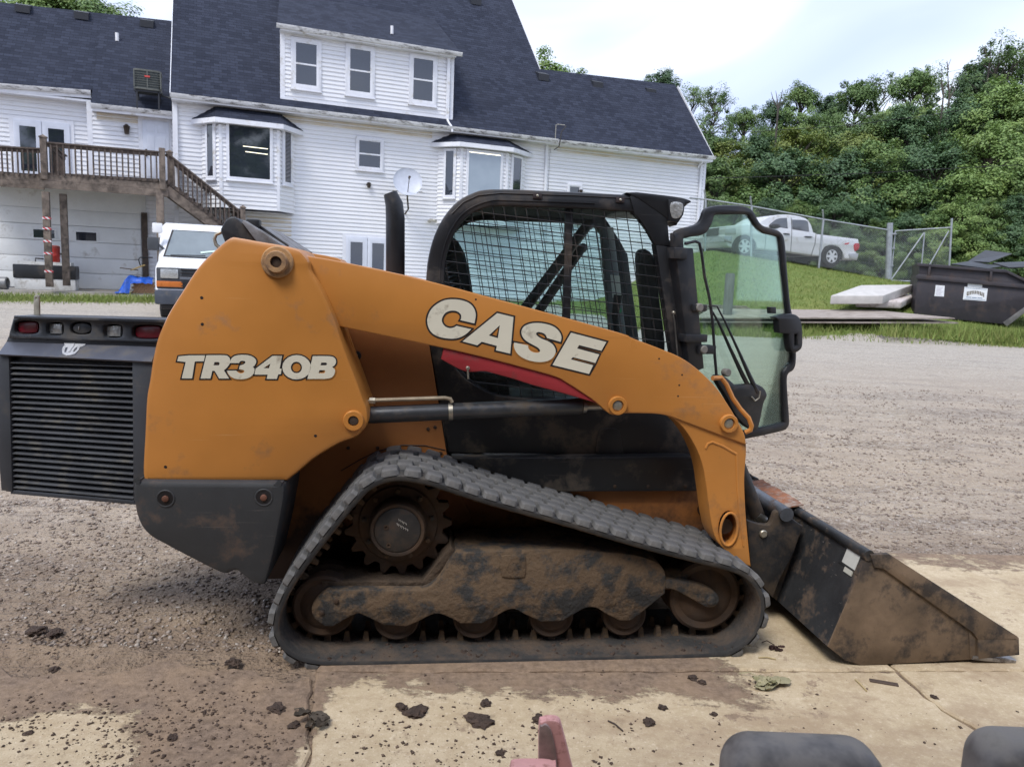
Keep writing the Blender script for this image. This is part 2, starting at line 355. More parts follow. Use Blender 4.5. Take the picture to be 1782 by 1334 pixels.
# concrete pad in front of the garage: slabs with open joints, smeared with mud
def mat_concrete():
    t = NT('muddy_concrete'); c = t.co()
    xyz = t.n('ShaderNodeSeparateXYZ', {0: c}); x, y = xyz.outputs[0], xyz.outputs[1]
    n0 = t.noise(.9, 5, .6, c); n1 = t.noise(4.5, 8, .68, c); n2 = t.noise(30, 6, .7, c); n3 = t.noise(160, 3, .6, c)
    con = t.mix(t.ramp(n1, .3, .7), srgb(178, 160, 130), srgb(200, 184, 156)); con = t.mix(t.math('MULTIPLY', t.ramp(n3, .5, .7), .35), con, srgb(150, 128, 98))
    con = t.mix(t.math('MULTIPLY', t.ramp(n0, .5, .7), .35), con, srgb(172, 150, 118))
    spk = t.n('ShaderNodeTexVoronoi', {'Vector': c, 'Scale': 95.0}).outputs['Distance']
    con = t.mix(t.math('MULTIPLY', t.ramp(spk, .03, .12, (1,1,1), (0,0,0)), .5), con, srgb(110, 92, 74))
    mud = t.mix(t.ramp(n2, .35, .65), srgb(104, 88, 74), srgb(146, 126, 108)); mud = t.mix(t.math('MULTIPLY', t.ramp(n1, .4, .65), .5), mud, srgb(160, 136, 110))
    rng = lambda v, a, b: t.n('ShaderNodeMapRange', {0: v, 1: a, 2: b}).outputs[0]
    a = t.math('MULTIPLY', rng(y, 2.86, 2.62), rng(x, -.85, -.55))            # clean strip along the front
    b = rng(x, .8, 1.15)                                                      # swept right-hand side
    dx = t.math('ADD', x, 1.5); dy = t.math('SUBTRACT', y, 2.25)
    d = t.math('SQRT', t.math('ADD', t.math('MULTIPLY', dx, dx), t.math('MULTIPLY', dy, dy)))
    e = rng(d, .38, .2)
    clean = t.math('MULTIPLY', t.math('MAXIMUM', t.math('MAXIMUM', a, b), e), rng(y, 4.62, 4.1))
    jj = t.math('ABSOLUTE', t.math('ADD', x, .75)); clean = t.math('MULTIPLY', clean, rng(jj, .03, .12))
    f = t.ramp(t.math('ADD', t.math('SUBTRACT', 1, clean), t.math('ADD', t.math('MULTIPLY', t.math('SUBTRACT', t.noise(2.6, 9, .76, c), .5), 2.1), t.math('MULTIPLY', t.math('SUBTRACT', t.noise(11, 6, .75, t.co(scale=(1, 1.8, 1))), .5), 1.5))), .44, .62)
    con = t.mix(t.math('MULTIPLY', t.ramp(t.noise(17, 7, .75, c), .46, .64), .45), con, srgb(158, 136, 108)); con = t.mix(t.math('MULTIPLY', t.ramp(t.noise(55, 4, .7, c), .55, .66), .4), con, srgb(222, 208, 184))
    film = t.ramp(t.math('ADD', t.noise(1.1, 10, .7, t.co(scale=(1, 1.6, 1), loc=(3, 1, 0))), t.math('MULTIPLY', t.math('SUBTRACT', t.noise(14, 5, .7, c), .5), .25)), .5, .62)
    con = t.mix(t.math('MULTIPLY', film, .55), con, srgb(150, 128, 104))
    fl = t.math('MULTIPLY', t.ramp(t.noise(7.5, 7, .78, t.co(loc=(2, 5, 0))), .565, .60), t.ramp(t.noise(1.3, 4, .6, t.co(loc=(8, 2, 0))), .42, .58))
    con = t.mix(t.math('MULTIPLY', fl, .8), con, mud)
    hair = t.n('ShaderNodeTexVoronoi', {'Vector': t.n('ShaderNodeVectorMath', {0: c, 1: t.n('ShaderNodeTexNoise', {'Vector': c, 'Scale': 3.0}).outputs[1]}, operation='ADD').outputs[0], 'Scale': .55}, feature='DISTANCE_TO_EDGE').outputs['Distance']
    con = t.mix(t.math('MULTIPLY', t.ramp(hair, .002, .005, (1, 1, 1), (0, 0, 0)), .0), con, srgb(96, 80, 66))
    k = t.mix(f, con, mud)
    h = t.math('ADD', t.math('MULTIPLY', n2, t.math('ADD', .25, f)), t.math('MULTIPLY', n3, .25))
    return t.done(t.bsdf(k, .9, 0, t.bump(h, .7, .012), .3))
MCON = mat_concrete()
PAD = Frame((0, 0, 0), 6.0)
pad = link('concrete_pad', None); tag(pad, 'muddy tan concrete pad in front of the machine', None, kind='structure')
pad.rotation_euler = (0, 0, 0)
def slab(pts):
    # ragged edges so that the joints read as cracks
    o = []
    for i in range(len(pts)):
        a, b = pts[i], pts[(i+1) % len(pts)]; L = math.hypot(b[0]-a[0], b[1]-a[1]); n = max(1, int(L/.045))
        nx, ny = -(b[1]-a[1])/L, (b[0]-a[0])/L
        for k in range(n):
            j = random.gauss(0, .0045) if k else 0
            if a[0] < -2 or b[0] < -3: j += .05*math.sin(k*.31+1)+.03*math.sin(k*.83)
            o.append((a[0]+(b[0]-a[0])*k/n+nx*j, a[1]+(b[1]-a[1])*k/n+ny*j))
    m = MB(); l = o if area(o) > 0 else o[::-1]; li = inset(l, .008); n = len(l)
    tri = geometry.tessellate_polygon([[Vector((p[0], p[1], 0)) for p in li]])
    m.add([(p[0], p[1], 0) for p in li] + [(p[0], p[1], -.008) for p in l] + [(p[0], p[1], -.1) for p in l],
          [tuple(t) for t in tri] + [(i, (i+1) % n, n+(i+1) % n, n+i) for i in range(n)] + [(n+i, n+(i+1) % n, 2*n+(i+1) % n, 2*n+i) for i in range(n)])
    return m.build('slab', MCON, pad)
def P2(px, py): p = onz(px, py); return (p.x, p.y)
jA0, jA1 = P2(546, 1166), P2(538, 1320)                    # left joint
cr = [P2(1563, 1166), P2(1612, 1212), P2(1660, 1245), P2(1740, 1290), P2(1800, 1330)]  # long crack
hz0, hz1 = P2(546, 1166), P2(1563, 1166)
hl = P2(-200, 1185)
back = 4.5
def offp(p, dx, dy): return (p[0]+dx, p[1]+dy)
g_ = .007
slab([(-4.2, -1.5), (jA1[0]-.12, -1.5), offp(jA1, -g_, 0), offp(jA0, -g_, -g_), offp(hl, -2.2, -g_)])
slab([(jA1[0]-.1, -1.5), (3.2, -1.5), (cr[-1][0]+.25, cr[-1][1]-.6), offp(cr[-1], -g_, -g_), offp(cr[3], -g_, -g_), offp(cr[2], -g_, -g_), offp(cr[1], -g_, -g_), offp(cr[0], -g_*2, -g_), offp(jA0, g_, -g_), offp(jA1, g_, 0)])
slab([(3.25, -1.5), (6.5, -1.5), (6.5, cr[0][1]+.35), offp(cr[0], g_, 0), offp(cr[1], g_, g_), offp(cr[2], g_, g_), offp(cr[3], g_, g_), offp(cr[4], g_, g_), (cr[-1][0]+.28, cr[-1][1]-.6)])
slab([offp(hz0, g_, g_), offp(hz1, -g_, g_), offp(hz1, -.12, 1.2), (hz1[0]-.2, back), (jA0[0], back)])
slab([offp(hz1, g_, g_*1.5), (6.5, cr[0][1]+.38), (6.5, back+.3), (hz1[0]-.17, back), offp(hz1, -.09, 1.2)])
# ------------------------------------------------------------------ loose stones and clods
def stone_mesh(n, region, smin, smax, zf, flat=.6, seed=1, pw=2.5):
    rng = np.random.default_rng(seed)
    P = np.array([region(rng) for _ in range(n)])
    base = np.array([(1,0,0),(-1,0,0),(0,1,0),(0,-1,0),(0,0,1),(0,0,-1)], float)
    fc = np.array([(0,2,4),(2,1,4),(1,3,4),(3,0,4),(2,0,5),(1,2,5),(3,1,5),(0,3,5)])
    sz = smin+(smax-smin)*rng.random(n)**pw
    V = base[None]*(1+.45*(rng.random((n, 6, 1))-.5))*sz[:, None, None]*np.array([1, 1, flat]); V = V + (rng.random((n, 6, 3))-.5)*sz[:, None, None]*.6
    a = rng.random(n)*6.283; ca, sa = np.cos(a)[:, None], np.sin(a)[:, None]
    X = V[..., 0]*ca-V[..., 1]*sa; Y = V[..., 0]*sa+V[..., 1]*ca
    zz = np.array([zf(p[0], p[1]) for p in P])
    V = np.stack([X+P[:, 0:1], Y+P[:, 1:2], V[..., 2]+zz[:, None]+sz[:, None]*flat*.35], -1).reshape(-1, 3)
    Fc = (fc[None]+6*np.arange(n)[:, None, None]).reshape(-1, 3)
    me = bpy.data.meshes.new('stones'); me.vertices.add(len(V)); me.vertices.foreach_set('co', V.ravel())
    me.loops.add(Fc.size); me.loops.foreach_set('vertex_index', Fc.ravel()); me.polygons.add(len(Fc))
    me.polygons.foreach_set('loop_start', np.arange(0, Fc.size, 3)); me.update(calc_edges=True); me.validate(); return me
def island_mat(name, cols, ro=.9):
    t = NT(name); g = t.n('ShaderNodeNewGeometry'); r = t.n('ShaderNodeValToRGB', {0: g.outputs['Random Per Island']}); e = r.color_ramp.elements
    for i, c in enumerate(cols):
        q = e[i] if i < 2 else e.new(i/(len(cols)-1)); q.position = i/(len(cols)-1)
    for i, q in enumerate(sorted(e, key=lambda k: k.position)): q.color = (*cols[i], 1)
    k = t.mix(t.math('MULTIPLY', t.noise(40, 4, .6), .4), r.outputs[0], tuple(x*.5 for x in cols[0]))
    return t.done(t.bsdf(k, ro, 0, t.bump(t.noise(120, 3), .4, .003), .3))
def reg_lot(rng):
    while True:
        Y = 3.0+rng.random()**1.7*8; X = (rng.random()-.5)*2*(.8*Y+.5)
        if Y < 4.45 and X > -.72: continue
        if Y < 3.4 and X > -.7: continue
        if Y < 4.0 and rng.random() > .3+.5*max(0, Y-3): continue
        return (X, Y)
gme = stone_mesh(85000, reg_lot, .0022, .016, lambda x, y: tz(x, y)-.001, .6, 3, 3)
gme.materials.append(island_mat('lot_stones', [srgb(118, 104, 95), srgb(152, 136, 122), srgb(168, 154, 142), srgb(130, 116, 106), srgb(206, 197, 186)]))
tag(link('loose_gravel', gme), 'loose pinkish grey gravel lying on the lot', None, kind='stuff')
from mathutils import noise as _mn
def reg_mud(rng):
    while True:
        px = rng.random()*1900-60; py = 990+rng.random()**.8*400
        p = onz(px, py)
        if _mn.noise(Vector((p.x*2.3, p.y*2.3, 5)))+.5*_mn.noise(Vector((p.x*7, p.y*7, 2))) < rng.random()*1.1-.45: continue
        if px < 520 or py > 1165 or (px > 1330 and rng.random() < .12):
            if px > 1250 and rng.random() < .82: continue
            if py > 1165 and px > 520 and rng.random() < .6: continue
            return (p.x, p.y)
mme = stone_mesh(4500, reg_mud, .0012, .009, lambda x, y: 0.0, .55, 5, 3.5)
mme.materials.append(island_mat('mud_crumbs', [srgb(72, 58, 50), srgb(98, 82, 70), srgb(84, 70, 62), srgb(120, 102, 88)]))
tag(link('mud_crumbs', mme), 'dark dry mud crumbs scattered on the pad', None, kind='stuff')
MMUD = mk('dried_mud', srgb(74, 60, 51), .95, var=.3, vs=30, bump=.9, bs=70, bd=.02)
def clod(px, py, r, label, squash=.5, seed=0):
    p = onz(px, py); bm = bmesh.new(); bmesh.ops.create_icosphere(bm, subdivisions=3, radius=1)
    from mathutils import noise as mn
    for v in bm.verts:
        d = 1+.55*mn.noise(v.co*1.7+Vector((seed*3.1, 0, 0)))+.35*mn.noise(v.co*4.3+Vector((0, seed, 0)))+.2*mn.noise(v.co*9)
        v.co = v.co*d*r; v.co.x *= 1.25; v.co.z = max(v.co.z*squash, -r*.15)
    me = bpy.data.meshes.new('mud_clod'); bm.to_mesh(me); bm.free(); me.materials.append(MMUD)
    o = link('mud_clod', me); o.location = (p.x, p.y, r*.12); o.rotation_euler.z = seed*1.7
    return tag(o, label, 'mud clod', 'mud clods on the pad')
for i, (px, py, r, lab) in enumerate([
    (1130, 1258, .021, 'ragged dark mud clod right of the pink bracket, nearest the camera'), (1153, 1232, .016, 'round brown mud clod above and right of the ragged clod'),
    (938, 1253, .022, 'crumbly mud lump just behind the tip of the pink bracket'), (1243, 1243, .012, 'flat grey mud clod right of the round brown clod'),
    (483, 1232, .026, 'lumpy mud clod left of the curled dead leaf'), (512, 1262, .018, 'small mud clod touching the curled dead leaf'), (700, 1232, .02, 'small mud lump midway below the track'),
    (725, 1240, .034, 'wide crumbled mud heap below the middle of the track'), (835, 1255, .036, 'broad flaky mud patch left of the pink bracket'), (845, 1225, .018, 'mud lump right above the broad flaky mud patch'),
    (405, 1153, .026, 'dark mud clod on the dirt left of the track'), (95, 1165, .018, 'round dark clod on the dirt below the flat mud crust'), (62, 1097, .034, 'large dark mud lump at the far left on the dirt'),
    (95, 1101, .028, 'long mud crust right of the large lump at the far left'), (50, 1275, .012, 'lone dark pebble-like clod on the pale patch at the bottom left'), (300, 1284, .016, 'small clod on the muddy ground at the bottom left'),
    (1205, 1180, .017, 'small clod by the front end of the track'), (1222, 1188, .015, 'mud clod between the track front and the dead leaves'), (870, 1310, .014, 'mud crumb cluster left of the pink bracket base'),
    (1626, 1213, .012, 'dark clod lying on the long concrete crack')]):
    clod(px, py, r, lab, .42 if r > .025 else .6, i+1)
# ================================================================== COMPACT TRACK LOADER
_o = onz(560, 1158)
MF = Frame((_o.x, _o.y, 0), 7.0)
ORANGE = mk('orange_paint', (.50, .205, .045), .32, var=.10, vs=1.1, dirt=(.22, .12, .06), da=.14, ds=2.4, bump=.03, bs=14, scr=.45, scol=(.62, .36, .16))
ORANGE2 = mk('orange_paint_grimy', (.37, .14, .036), .6, var=.15, vs=2.2, dirt=(.055, .032, .02), da=.5, ds=3.4, bump=.12, bs=30, dlow=(.15, 1.05))
BLACK = mk('black_paint', (.016, .017, .02), .42, var=.25, vs=3, dirt=(.075, .06, .048), da=.25, ds=3.0, bump=.05, bs=40, scr=.25, scol=(.2, .18, .16))
BLACK2 = mk('black_panel_dusty', (.02, .02, .021), .5, var=.3, vs=2, dirt=(.10, .08, .06), da=.30, ds=5, dw=.06, bump=.08, bs=40, scr=.5, scol=(.25, .2, .17))
CHAR = mk('charcoal_plastic', (.036, .038, .041), .6, var=.15, vs=2.5, dirt=(.13, .085, .06), da=.24, ds=4, dw=.08, bump=.12, bs=90, scr=.35, scol=(.2, .17, .15))
RUBD = mk('track_rubber_groove', (.03, .03, .031), .85, var=.2, vs=9, dirt=(.07, .06, .05), da=.35, ds=9)
RUBBER = mk('track_rubber', (.10, .10, .10), .78, var=.2, vs=9, dirt=(.14, .135, .13), da=.42, ds=12, dw=.1, bump=.3, bs=70, bd=.006)
RUBIN = mk('track_rubber_muddy', (.038, .036, .034), .85, var=.3, vs=6, dirt=(.085, .06, .042), da=.5, ds=6, bump=.6, bs=45, bd=.012)
MUDST = mk('muddy_steel', (.03, .03, .03), .75, var=.3, vs=5, dirt=(.115, .076, .045), da=.60, ds=9, dw=.06, bump=.7, bs=38, bd=.012)
RUSTST = mk('rusty_steel', (.06, .042, .032), .72, .3, var=.35, vs=7, dirt=(.085, .052, .032), da=.55, ds=9, bump=.4, bs=60)
STEEL = mk('bare_steel', (.32, .31, .29), .38, .9, var=.2, vs=20, bump=.1)
ZINC = mk('zinc_fitting', (.42, .39, .32), .42, .8, var=.2, vs=25, bump=.1)
REDP = mk('red_paint', (.30, .024, .03), .5, var=.12, vs=3, dirt=(.1, .05, .04), da=.2, ds=5, bump=.05)
CREAM = mk('cream_decal', srgb(212, 206, 186), .5, var=.04, vs=3, dirt=(.3, .25, .18), da=.12, ds=10, bump=0)
INK = mk('black_decal', (.014, .012, .013), .5, var=.1, bump=0)
BUCKB = mk('bucket_black', (.032, .033, .035), .48, .2, var=.25, vs=4, dirt=(.12, .085, .06), da=.28, ds=7, dw=.06, bump=.15, bs=40, scr=.9, scol=(.3, .27, .23))
BUCKR = mk('bucket_rust', (.17, .118, .076), .75, .15, var=.3, vs=5, dirt=(.05, .04, .034), da=.36, ds=6.0, dw=.06, bump=.35, bs=45)
GREYIN = mk('grey_cab_plastic', (.16, .17, .18), .55, var=.1, bump=.05)
def glass_mat(name, tint, refl=.12, dirt=.06, dcol=(.5, .52, .5)):
    t = NT(name)
    tr = t.n('ShaderNodeBsdfTransparent', {0: (*tint, 1)}); gl = t.n('ShaderNodeBsdfGlossy', {0: (.9, .95, .95, 1), 1: .03})
    fr = t.n('ShaderNodeFresnel', {0: 1.5}).outputs[0]
    m1 = t.n('ShaderNodeMixShader', {0: t.math('ADD', t.math('MULTIPLY', fr, .9), refl*.35), 1: tr.outputs[0], 2: gl.outputs[0]})
    df = t.n('ShaderNodeBsdfDiffuse', {0: (*dcol, 1)})
    dm = t.math('MULTIPLY', t.ramp(t.noise(3, 7, .7, t.co(scale=(1, 1, .35))), .35, .8), dirt*2)
    m2 = t.n('ShaderNodeMixShader', {0: dm, 1: m1.outputs[0], 2: df.outputs[0]})
    return t.done(m2)
GLASS = glass_mat('cab_glass', (.86, .94, .94), .05, .03); GLASSD = glass_mat('door_glass', (.80, .94, .87), .10, .05, (.5, .56, .53))
LD = thing('compact_track_loader', 'orange compact track loader with its cab door and rear grille open, bucket lowered', 'track loader', MF)
def A(px, py, v): return MF.at(px, py, v)
def U(pts, v): return MF.uw(pts, v)
def pl(name, pts, v0, v1, mat, parent=LD, holes=(), bev=.005, sharpall=False, label=None):
    o = U(pts, v0); o = sharp(o) if sharpall else o
    return MB().plate(o, v0, v1, [U(h, v0) for h in holes], bev).build(name, mat, parent, label=label)
VT = .10                                                    # outer face of the rear tower
# ---- rear tower with model number
tower_px = [(249,839,1),(247,815),(250,757),(253,695),(258,665),(264,625),(271,594),(281,568),(293,543),(315,508),(344,464),(375,433),(399,414),(415,414),(449,420),(491,427),(518,434),(529,443),(538,456),(540,470),(554,492),(569,521),(585,560),(595,591),(608,627),(621,660),(633,694),(640,714),(640,735),(631,750),(618,762),(595,770),(569,784),(543,801),(518,822),(499,837,1)]
tower = pl('rear_tower', tower_px, VT, .44, ORANGE, bev=.02)
# the tower is a box across the machine: inner post and cross plate behind
pl('tower_far', tower_px, VT, .42, ORANGE).location = (0, 1.40, 0)
def flange(c, v, r, prof, name, mat, parent=LD, ax=(0, -1, 0)):
    q = A(c[0], c[1], v); return MB().lathe(q, ax, [(h*r, k*r) for h, k in prof], 28).build(name, mat, parent)
pivot = flange((483, 456), VT, .062, [(-.2, 1.0), (.12, 1.0), (.2, .93), (.2, .72), (.55, .68), (.6, .64), (.6, .36), (.3, .34)], 'pivot_boss', mk('worn_tan', (.46, .26, .11), .55, var=.15, vs=20, dirt=(.2, .12, .07), da=.4, ds=12), tower)
flange((483, 456), VT-.02, .022, [(-.3, 1), (.25, 1), (.3, .9)], 'pivot_pin', RUSTST, tower)
flange((615.5, 731), VT, .043, [(-.2, 1.0), (.35, .96), (.42, .9), (.42, .5), (.1, .48)], 'pin_boss', ORANGE, tower)
flange((615.5, 731), VT-.008, .019, [(-.3, 1), (.25, 1), (.3, .8)], 'cylinder_pin', RUSTST, tower)
for c in ((351, 518), (352, 564), (288, 812), (549, 758)):
    flange(c, VT, .006, [(-.3, 1), (.12, 1)], 'bolt_hole', INK, tower)
# ---- lift arm and its front leg
VA = .155
arm_px = [(500,440,1),(560,449),(617,460),(730,485),(900,530),(1075,578),(1100,588),(1150,607),(1185,622),(1215,643),(1245,672),(1266,702),(1282,728),(1296,755),(1299,774,1),(1165,724,1),(1140,720),(1085,719),(1066,722),(1053,714),(1036,699),(1013,683),(988,667),(965,655),(900,637),(850,624),(800,612),(745,600),(590,568,1),(540,556,1)]
arm = pl('lift_arm', arm_px, VA, VA+.17, ORANGE, bev=.007)
leg_px = [(1150,719,1),(1165,722,1),(1299,771,1),(1299,790),(1296,830),(1297,870),(1300,915),(1307,986,1),(1290,978),(1266,960),(1246,938),(1237,905),(1231,860),(1225,820),(1216,790),(1203,764),(1188,743),(1172,729)]
leg_o = MB().plate(U(leg_px, VA+.012), VA+.012, VA+.16, [U(ell(1268, 920, 17, 31), VA+.012)], .006).build('arm_leg', ORANGE, LD)
# raised rib and tube collar on the leg
ribp = [A(x, y, VA+.01) for x, y in ((1228,780),(1232,772),(1240,769),(1258,776),(1282,790))]
MB().tube([(p[0], p[1]+.004, p[2]) for p in ribp], .007, 8).build('pressed_rib', ORANGE, leg_o)
ribp = [A(x, y, VA+.01) for x, y in ((1282,790),(1284,850),(1289,905),(1294,950))]
MB().tube([(p[0], p[1]+.004, p[2]) for p in ribp], .006, 8).build('pressed_rib', ORANGE, leg_o)
cc = A(1268, 920, VA+.012); ring = [(cc[0]+.041*math.cos(t)*.98, VA+.008, cc[2]+.077*math.sin(t)) for t in np.linspace(0, 6.283, 29)[:-1]]
MB().tube(ring, .006, 8, closed=True).build('tube_collar', ORANGE, leg_o)
MB().lathe((cc[0], VA+.05, cc[2]), (0, 1, 0), [(0, .036), (1.45, .036)], 20).build('cross_tube', mk('tube_inside', (.05, .028, .016), .8, var=.3, bump=.2), leg_o)
# far lift arm
pl('lift_arm_far', arm_px, VA, VA+.16, ORANGE, bev=.006).location = (0, 1.46, 0)
far_leg = MB().plate(U(leg_px, VA+.012), VA+.012, VA+.15, [], .006).build('arm_leg_far', ORANGE, LD); far_leg.location = (0, 1.46, 0)
BOSSP = [(-.2, 1.0), (.35, 1.0), (.45, .93), (.45, .62), (.2, .6)]
for c, nm in (((1074, 705), 'pin_boss'), ((1267, 736), 'pin_boss')):
    b = flange(c, VA, .041, BOSSP, nm, ORANGE, arm); flange(c, VA-.003, .022, [(-.3, 1), (.35, 1), (.45, .85)], 'pin', ZINC, arm)
for c in ((1147, 624), (1187, 652), (1182, 670), (1180, 689), (828, 521)):
    flange(c, VA, .004, [(-.3, 1), (.1, 1)], 'bolt_hole', INK, arm)
# hose guard loop on the arm front
gp = [A(x, y, v) for x, y, v in ((1240,658,.2),(1255,657,.22),(1264,668,.22),(1275,692,.22),(1289,712,.22),(1303,727,.2),(1308,740,.2),(1306,748,.2),(1297,752,.21))]
MB().tube(gp, .011, 8).build('hose_guard', ORANGE, arm)
# ---- lettering: cut vinyl, black border under cream face
def letter(outl, holes, T, v, parent, grow):
    f = lambda pts: U([T(p) + tuple(p[2:]) for p in pts], v)
    lo = f(outl); lh = [f(h) for h in holes]
    ol = dedup(sm(lo)); ol = ol if area(ol) > 0 else ol[::-1]
    hl_ = [dedup(sm(h)) for h in lh]; hl_ = [h if area(h) > 0 else h[::-1] for h in hl_]
    MB().plate(sharp(inset(ol, -grow)), v-.0012, v+.002, [sharp(inset(h, grow)) for h in hl_], 0, smooth=False).build('letter_border', INK, parent, ang=0)
    MB().plate(sharp(ol), v-.0024, v+.001, [sharp(h) for h in hl_], 0, smooth=False).build('letter', CREAM, parent, ang=0)
Tc = lambda p: (730+p[0]/5.241, 500+p[1]/5.241)
CASE = [([(500,328,1),(510,280),(512,238),(496,190),(458,147),(390,118),(300,108),(220,120),(150,158),(100,210),(73,280),(75,340),(102,400),(150,438),(220,460),(300,467),(360,458),(420,428),(472,380,1),(338,350,1),(310,366),(270,370),(228,350),(205,310),(210,270),(240,230),(290,212),(340,217),(376,245),(380,280),(373,298,1)], []),
 (sharp([(710,234),(857,270),(827,603),(697,573),(705,533),(567,495),(527,527),(392,492)]), [sharp([(732,345),(715,462),(632,438)])]),
 ([(1286,496,1),(1294,455),(1279,410),(1235,364),(1170,337),(1090,324),(1015,329),(957,353),(930,395),(936,440),(965,480),(1020,515),(1075,545),(1099,573),(1090,592),(1060,595),(1020,583),(995,558),(990,528,1),(863,502,1),(862,545),(890,600),(940,640),(1010,668),(1090,680),(1160,672),(1210,645),(1238,600),(1238,560),(1215,520),(1170,490),(1110,465),(1073,440),(1063,420),(1080,407),(1120,413),(1150,433),(1162,460,1)], []),
 (sharp([(1382,412),(1703,497),(1658,577),(1455,525),(1437,556),(1638,610),(1603,688),(1397,635),(1380,655),(1583,709),(1545,788),(1213,706)]), [])]
for o_, h_ in CASE: letter(o_, h_, Tc, VA, arm, .0072)
Tt = lambda p: (300+p[0]/5.94, 600+p[1]/5.94)
TR = [(sharp([(65,118),(170,108),(340,107),(326,168),(233,170),(205,345),(98,345),(140,176),(52,166)]), []),
 ([(352,106,1),(530,106),(580,120),(600,158),(590,200),(560,238),(533,262,1),(588,346,1),(485,346,1),(440,268,1),(414,266,1),(395,346,1),(293,346,1)], [sharp([(437,176),(478,176),(492,190),(480,210),(428,210)])]),
 ([(596,186,1),(612,140),(650,112),(720,102),(800,109),(855,140),(868,175),(850,212),(832,226,1),(850,252),(838,300),(790,338),(715,354),(640,345),(590,312),(565,266,1),(660,264,1),(690,290),(728,290),(746,272),(730,257),(688,250,1),(698,212,1),(735,200),(757,180),(740,164),(705,167),(690,187,1)], []),
 (sharp([(1035,113),(1135,113),(1110,244),(1130,246),(1122,302),(1096,302),(1080,350),(975,350),(986,306),(850,306),(862,244)]), [sharp([(1015,190),(1000,240),(942,240)])]),
 (ell(1285, 230, 148, 126), [ell(1283, 232, 58, 60, 16)]),
 ([(1452,115,1),(1630,117),(1680,138),(1692,175),(1680,205),(1652,228,1),(1680,255),(1675,300),(1640,338),(1570,350,1),(1397,350,1)], [sharp([(1540,182),(1590,182),(1600,195),(1590,210),(1532,210)]), sharp([(1520,260),(1575,260),(1582,275),(1570,292),(1512,292)])])]
for o_, h_ in TR: letter(o_, h_, Tt, VT, tower, .0055)
# ---- lift cylinder, hose and red arm stop
a, b = A(640, 722, .24), A(1012, 706, .24)
cyl = MB().lathe(a, Vector(b)-Vector(a), [(0, .030), (.006, .0365), ((Vector(b)-Vector(a)).length-.01, .0365), ((Vector(b)-Vector(a)).length, .033)], 28).build('lift_cylinder', mk('cylinder_black', (.05, .052, .056), .33, .3, var=.2, vs=5, dirt=(.1, .08, .06), da=.25, ds=8), LD)
e_ = A(1074, 705, .24); MB().lathe(b, Vector(e_)-Vector(b), [(-.02, .02), ((Vector(e_)-Vector(b)).length, .02)], 16).build('piston_rod', STEEL, cyl)
MB().lathe(b, Vector(e_)-Vector(b), [(.004, .031), (.02, .031)], 20).build('gland_ring', STEEL, cyl)
f_ = .37; q = Vector(a).lerp(Vector(b), f_); MB().lathe(q, Vector(b)-Vector(a), [(0, .0385), (.018, .0385)], 24).build('hose_clamp', ZINC, cyl)
hp = [A(x, y, .22) for x, y in ((636,706),(642,698),(655,696),(775,692),(784,694),(787,700))]
MB().tube(hp, .0085, 8).build('hydraulic_line', mk('line_tan', (.33, .27, .19), .5, .3, var=.2, vs=20), cyl)
q = A(648, 697, .22); MB().lathe(q, (1, 0, 0), [(-.012, .014), (.012, .014)], 6).build('hydraulic_fitting', ZINC, cyl)
stop = pl('arm_stop', [(773,600,1),(768,625,1),(797,641),(816,647),(843,646),(864,651),(893,659),(931,671),(969,681),(1007,692),(1041,702,1),(1000,668),(960,648),(900,630),(850,617)], .165, .21, REDP, bev=.004)
q = A(814, 640, .16); MB().lathe(q, (0, -1, 0), [(-.01, .008), (.012, .008), (.014, .006)], 12).build('stop_pin', ZINC, stop)
MB().tube([A(814, 643, .152), A(815, 659, .152)], .004, 6).build('retaining_pin', ZINC, stop)
# ---- chassis sides
VS = .46
pl('rear_side_panel', [(470,560,1),(560,560,1),(747,600,1),(781,812,1),(820,900,1),(700,1005,1),(464,1007,1),(470,960),(480,900),(497,842,1)], VS, VS+.03, ORANGE2, bev=.004)
for c in ((745, 746), (757, 743), (606, 779), (657, 779), (679, 780), (706, 785), (767, 788)): flange(c, VS, .008, [(-.2, 1), (.5, 1), (.7, .6)], 'panel_bolt', RUSTST)
pts = [A(x, y, VS-.002) for x, y in ((593,819),(625,800),(655,785),(679,779),(700,774),(740,775),(775,783))]
MB().tube(pts, .0022, 5).build('panel_seam', INK, LD)
pl('chassis_side', [(781,812,1),(1224,846,1),(1236,940,1),(1215,1000,1),(700,1004,1),(820,900,1)], VS+.006, VS+.04, ORANGE2, bev=.004)
side = pl('side_cover', [(745,590,1),(770,598,1),(786,630),(806,655),(836,676),(880,691),(960,697),(1045,702,1),(1160,720),(1192,744),(1207,772),(1207,794,1),(781,787,1)], VS+.01, VS+.06, BLACK2, bev=.008)
pl('side_recess', [(1037,800,1),(1038,770),(1045,748),(1058,745),(1072,746),(1080,756),(1086,800,1)], VS+.004, VS+.03, BLACK2, side, bev=.006)
fen = pl('fuel_tank_guard', [(787,797,1),(1195,793,1),(1214,797),(1219,812),(1219,845),(1212,855,1),(965,856,1),(860,826,1)], VS-.05, VS+.05, BLACK2, bev=.012)
for c in ((1070, 846), (1128, 846), (1192, 846)): flange(c, VS-.05, .009, [(-.2, 1), (.3, 1), (.5, .7)], 'guard_bolt', RUSTST, fen)
lat = pl('door_latch_plate', [(610,614),(622,611),(628,617),(626,625),(612,626)], VS-.012, VS+.01, BLACK, bev=.003)
MB().tube([A(x, y, VS-.03) for x, y in ((617,652),(617,620),(621,616))], .007, 8).build('latch_lever', ZINC, lat)
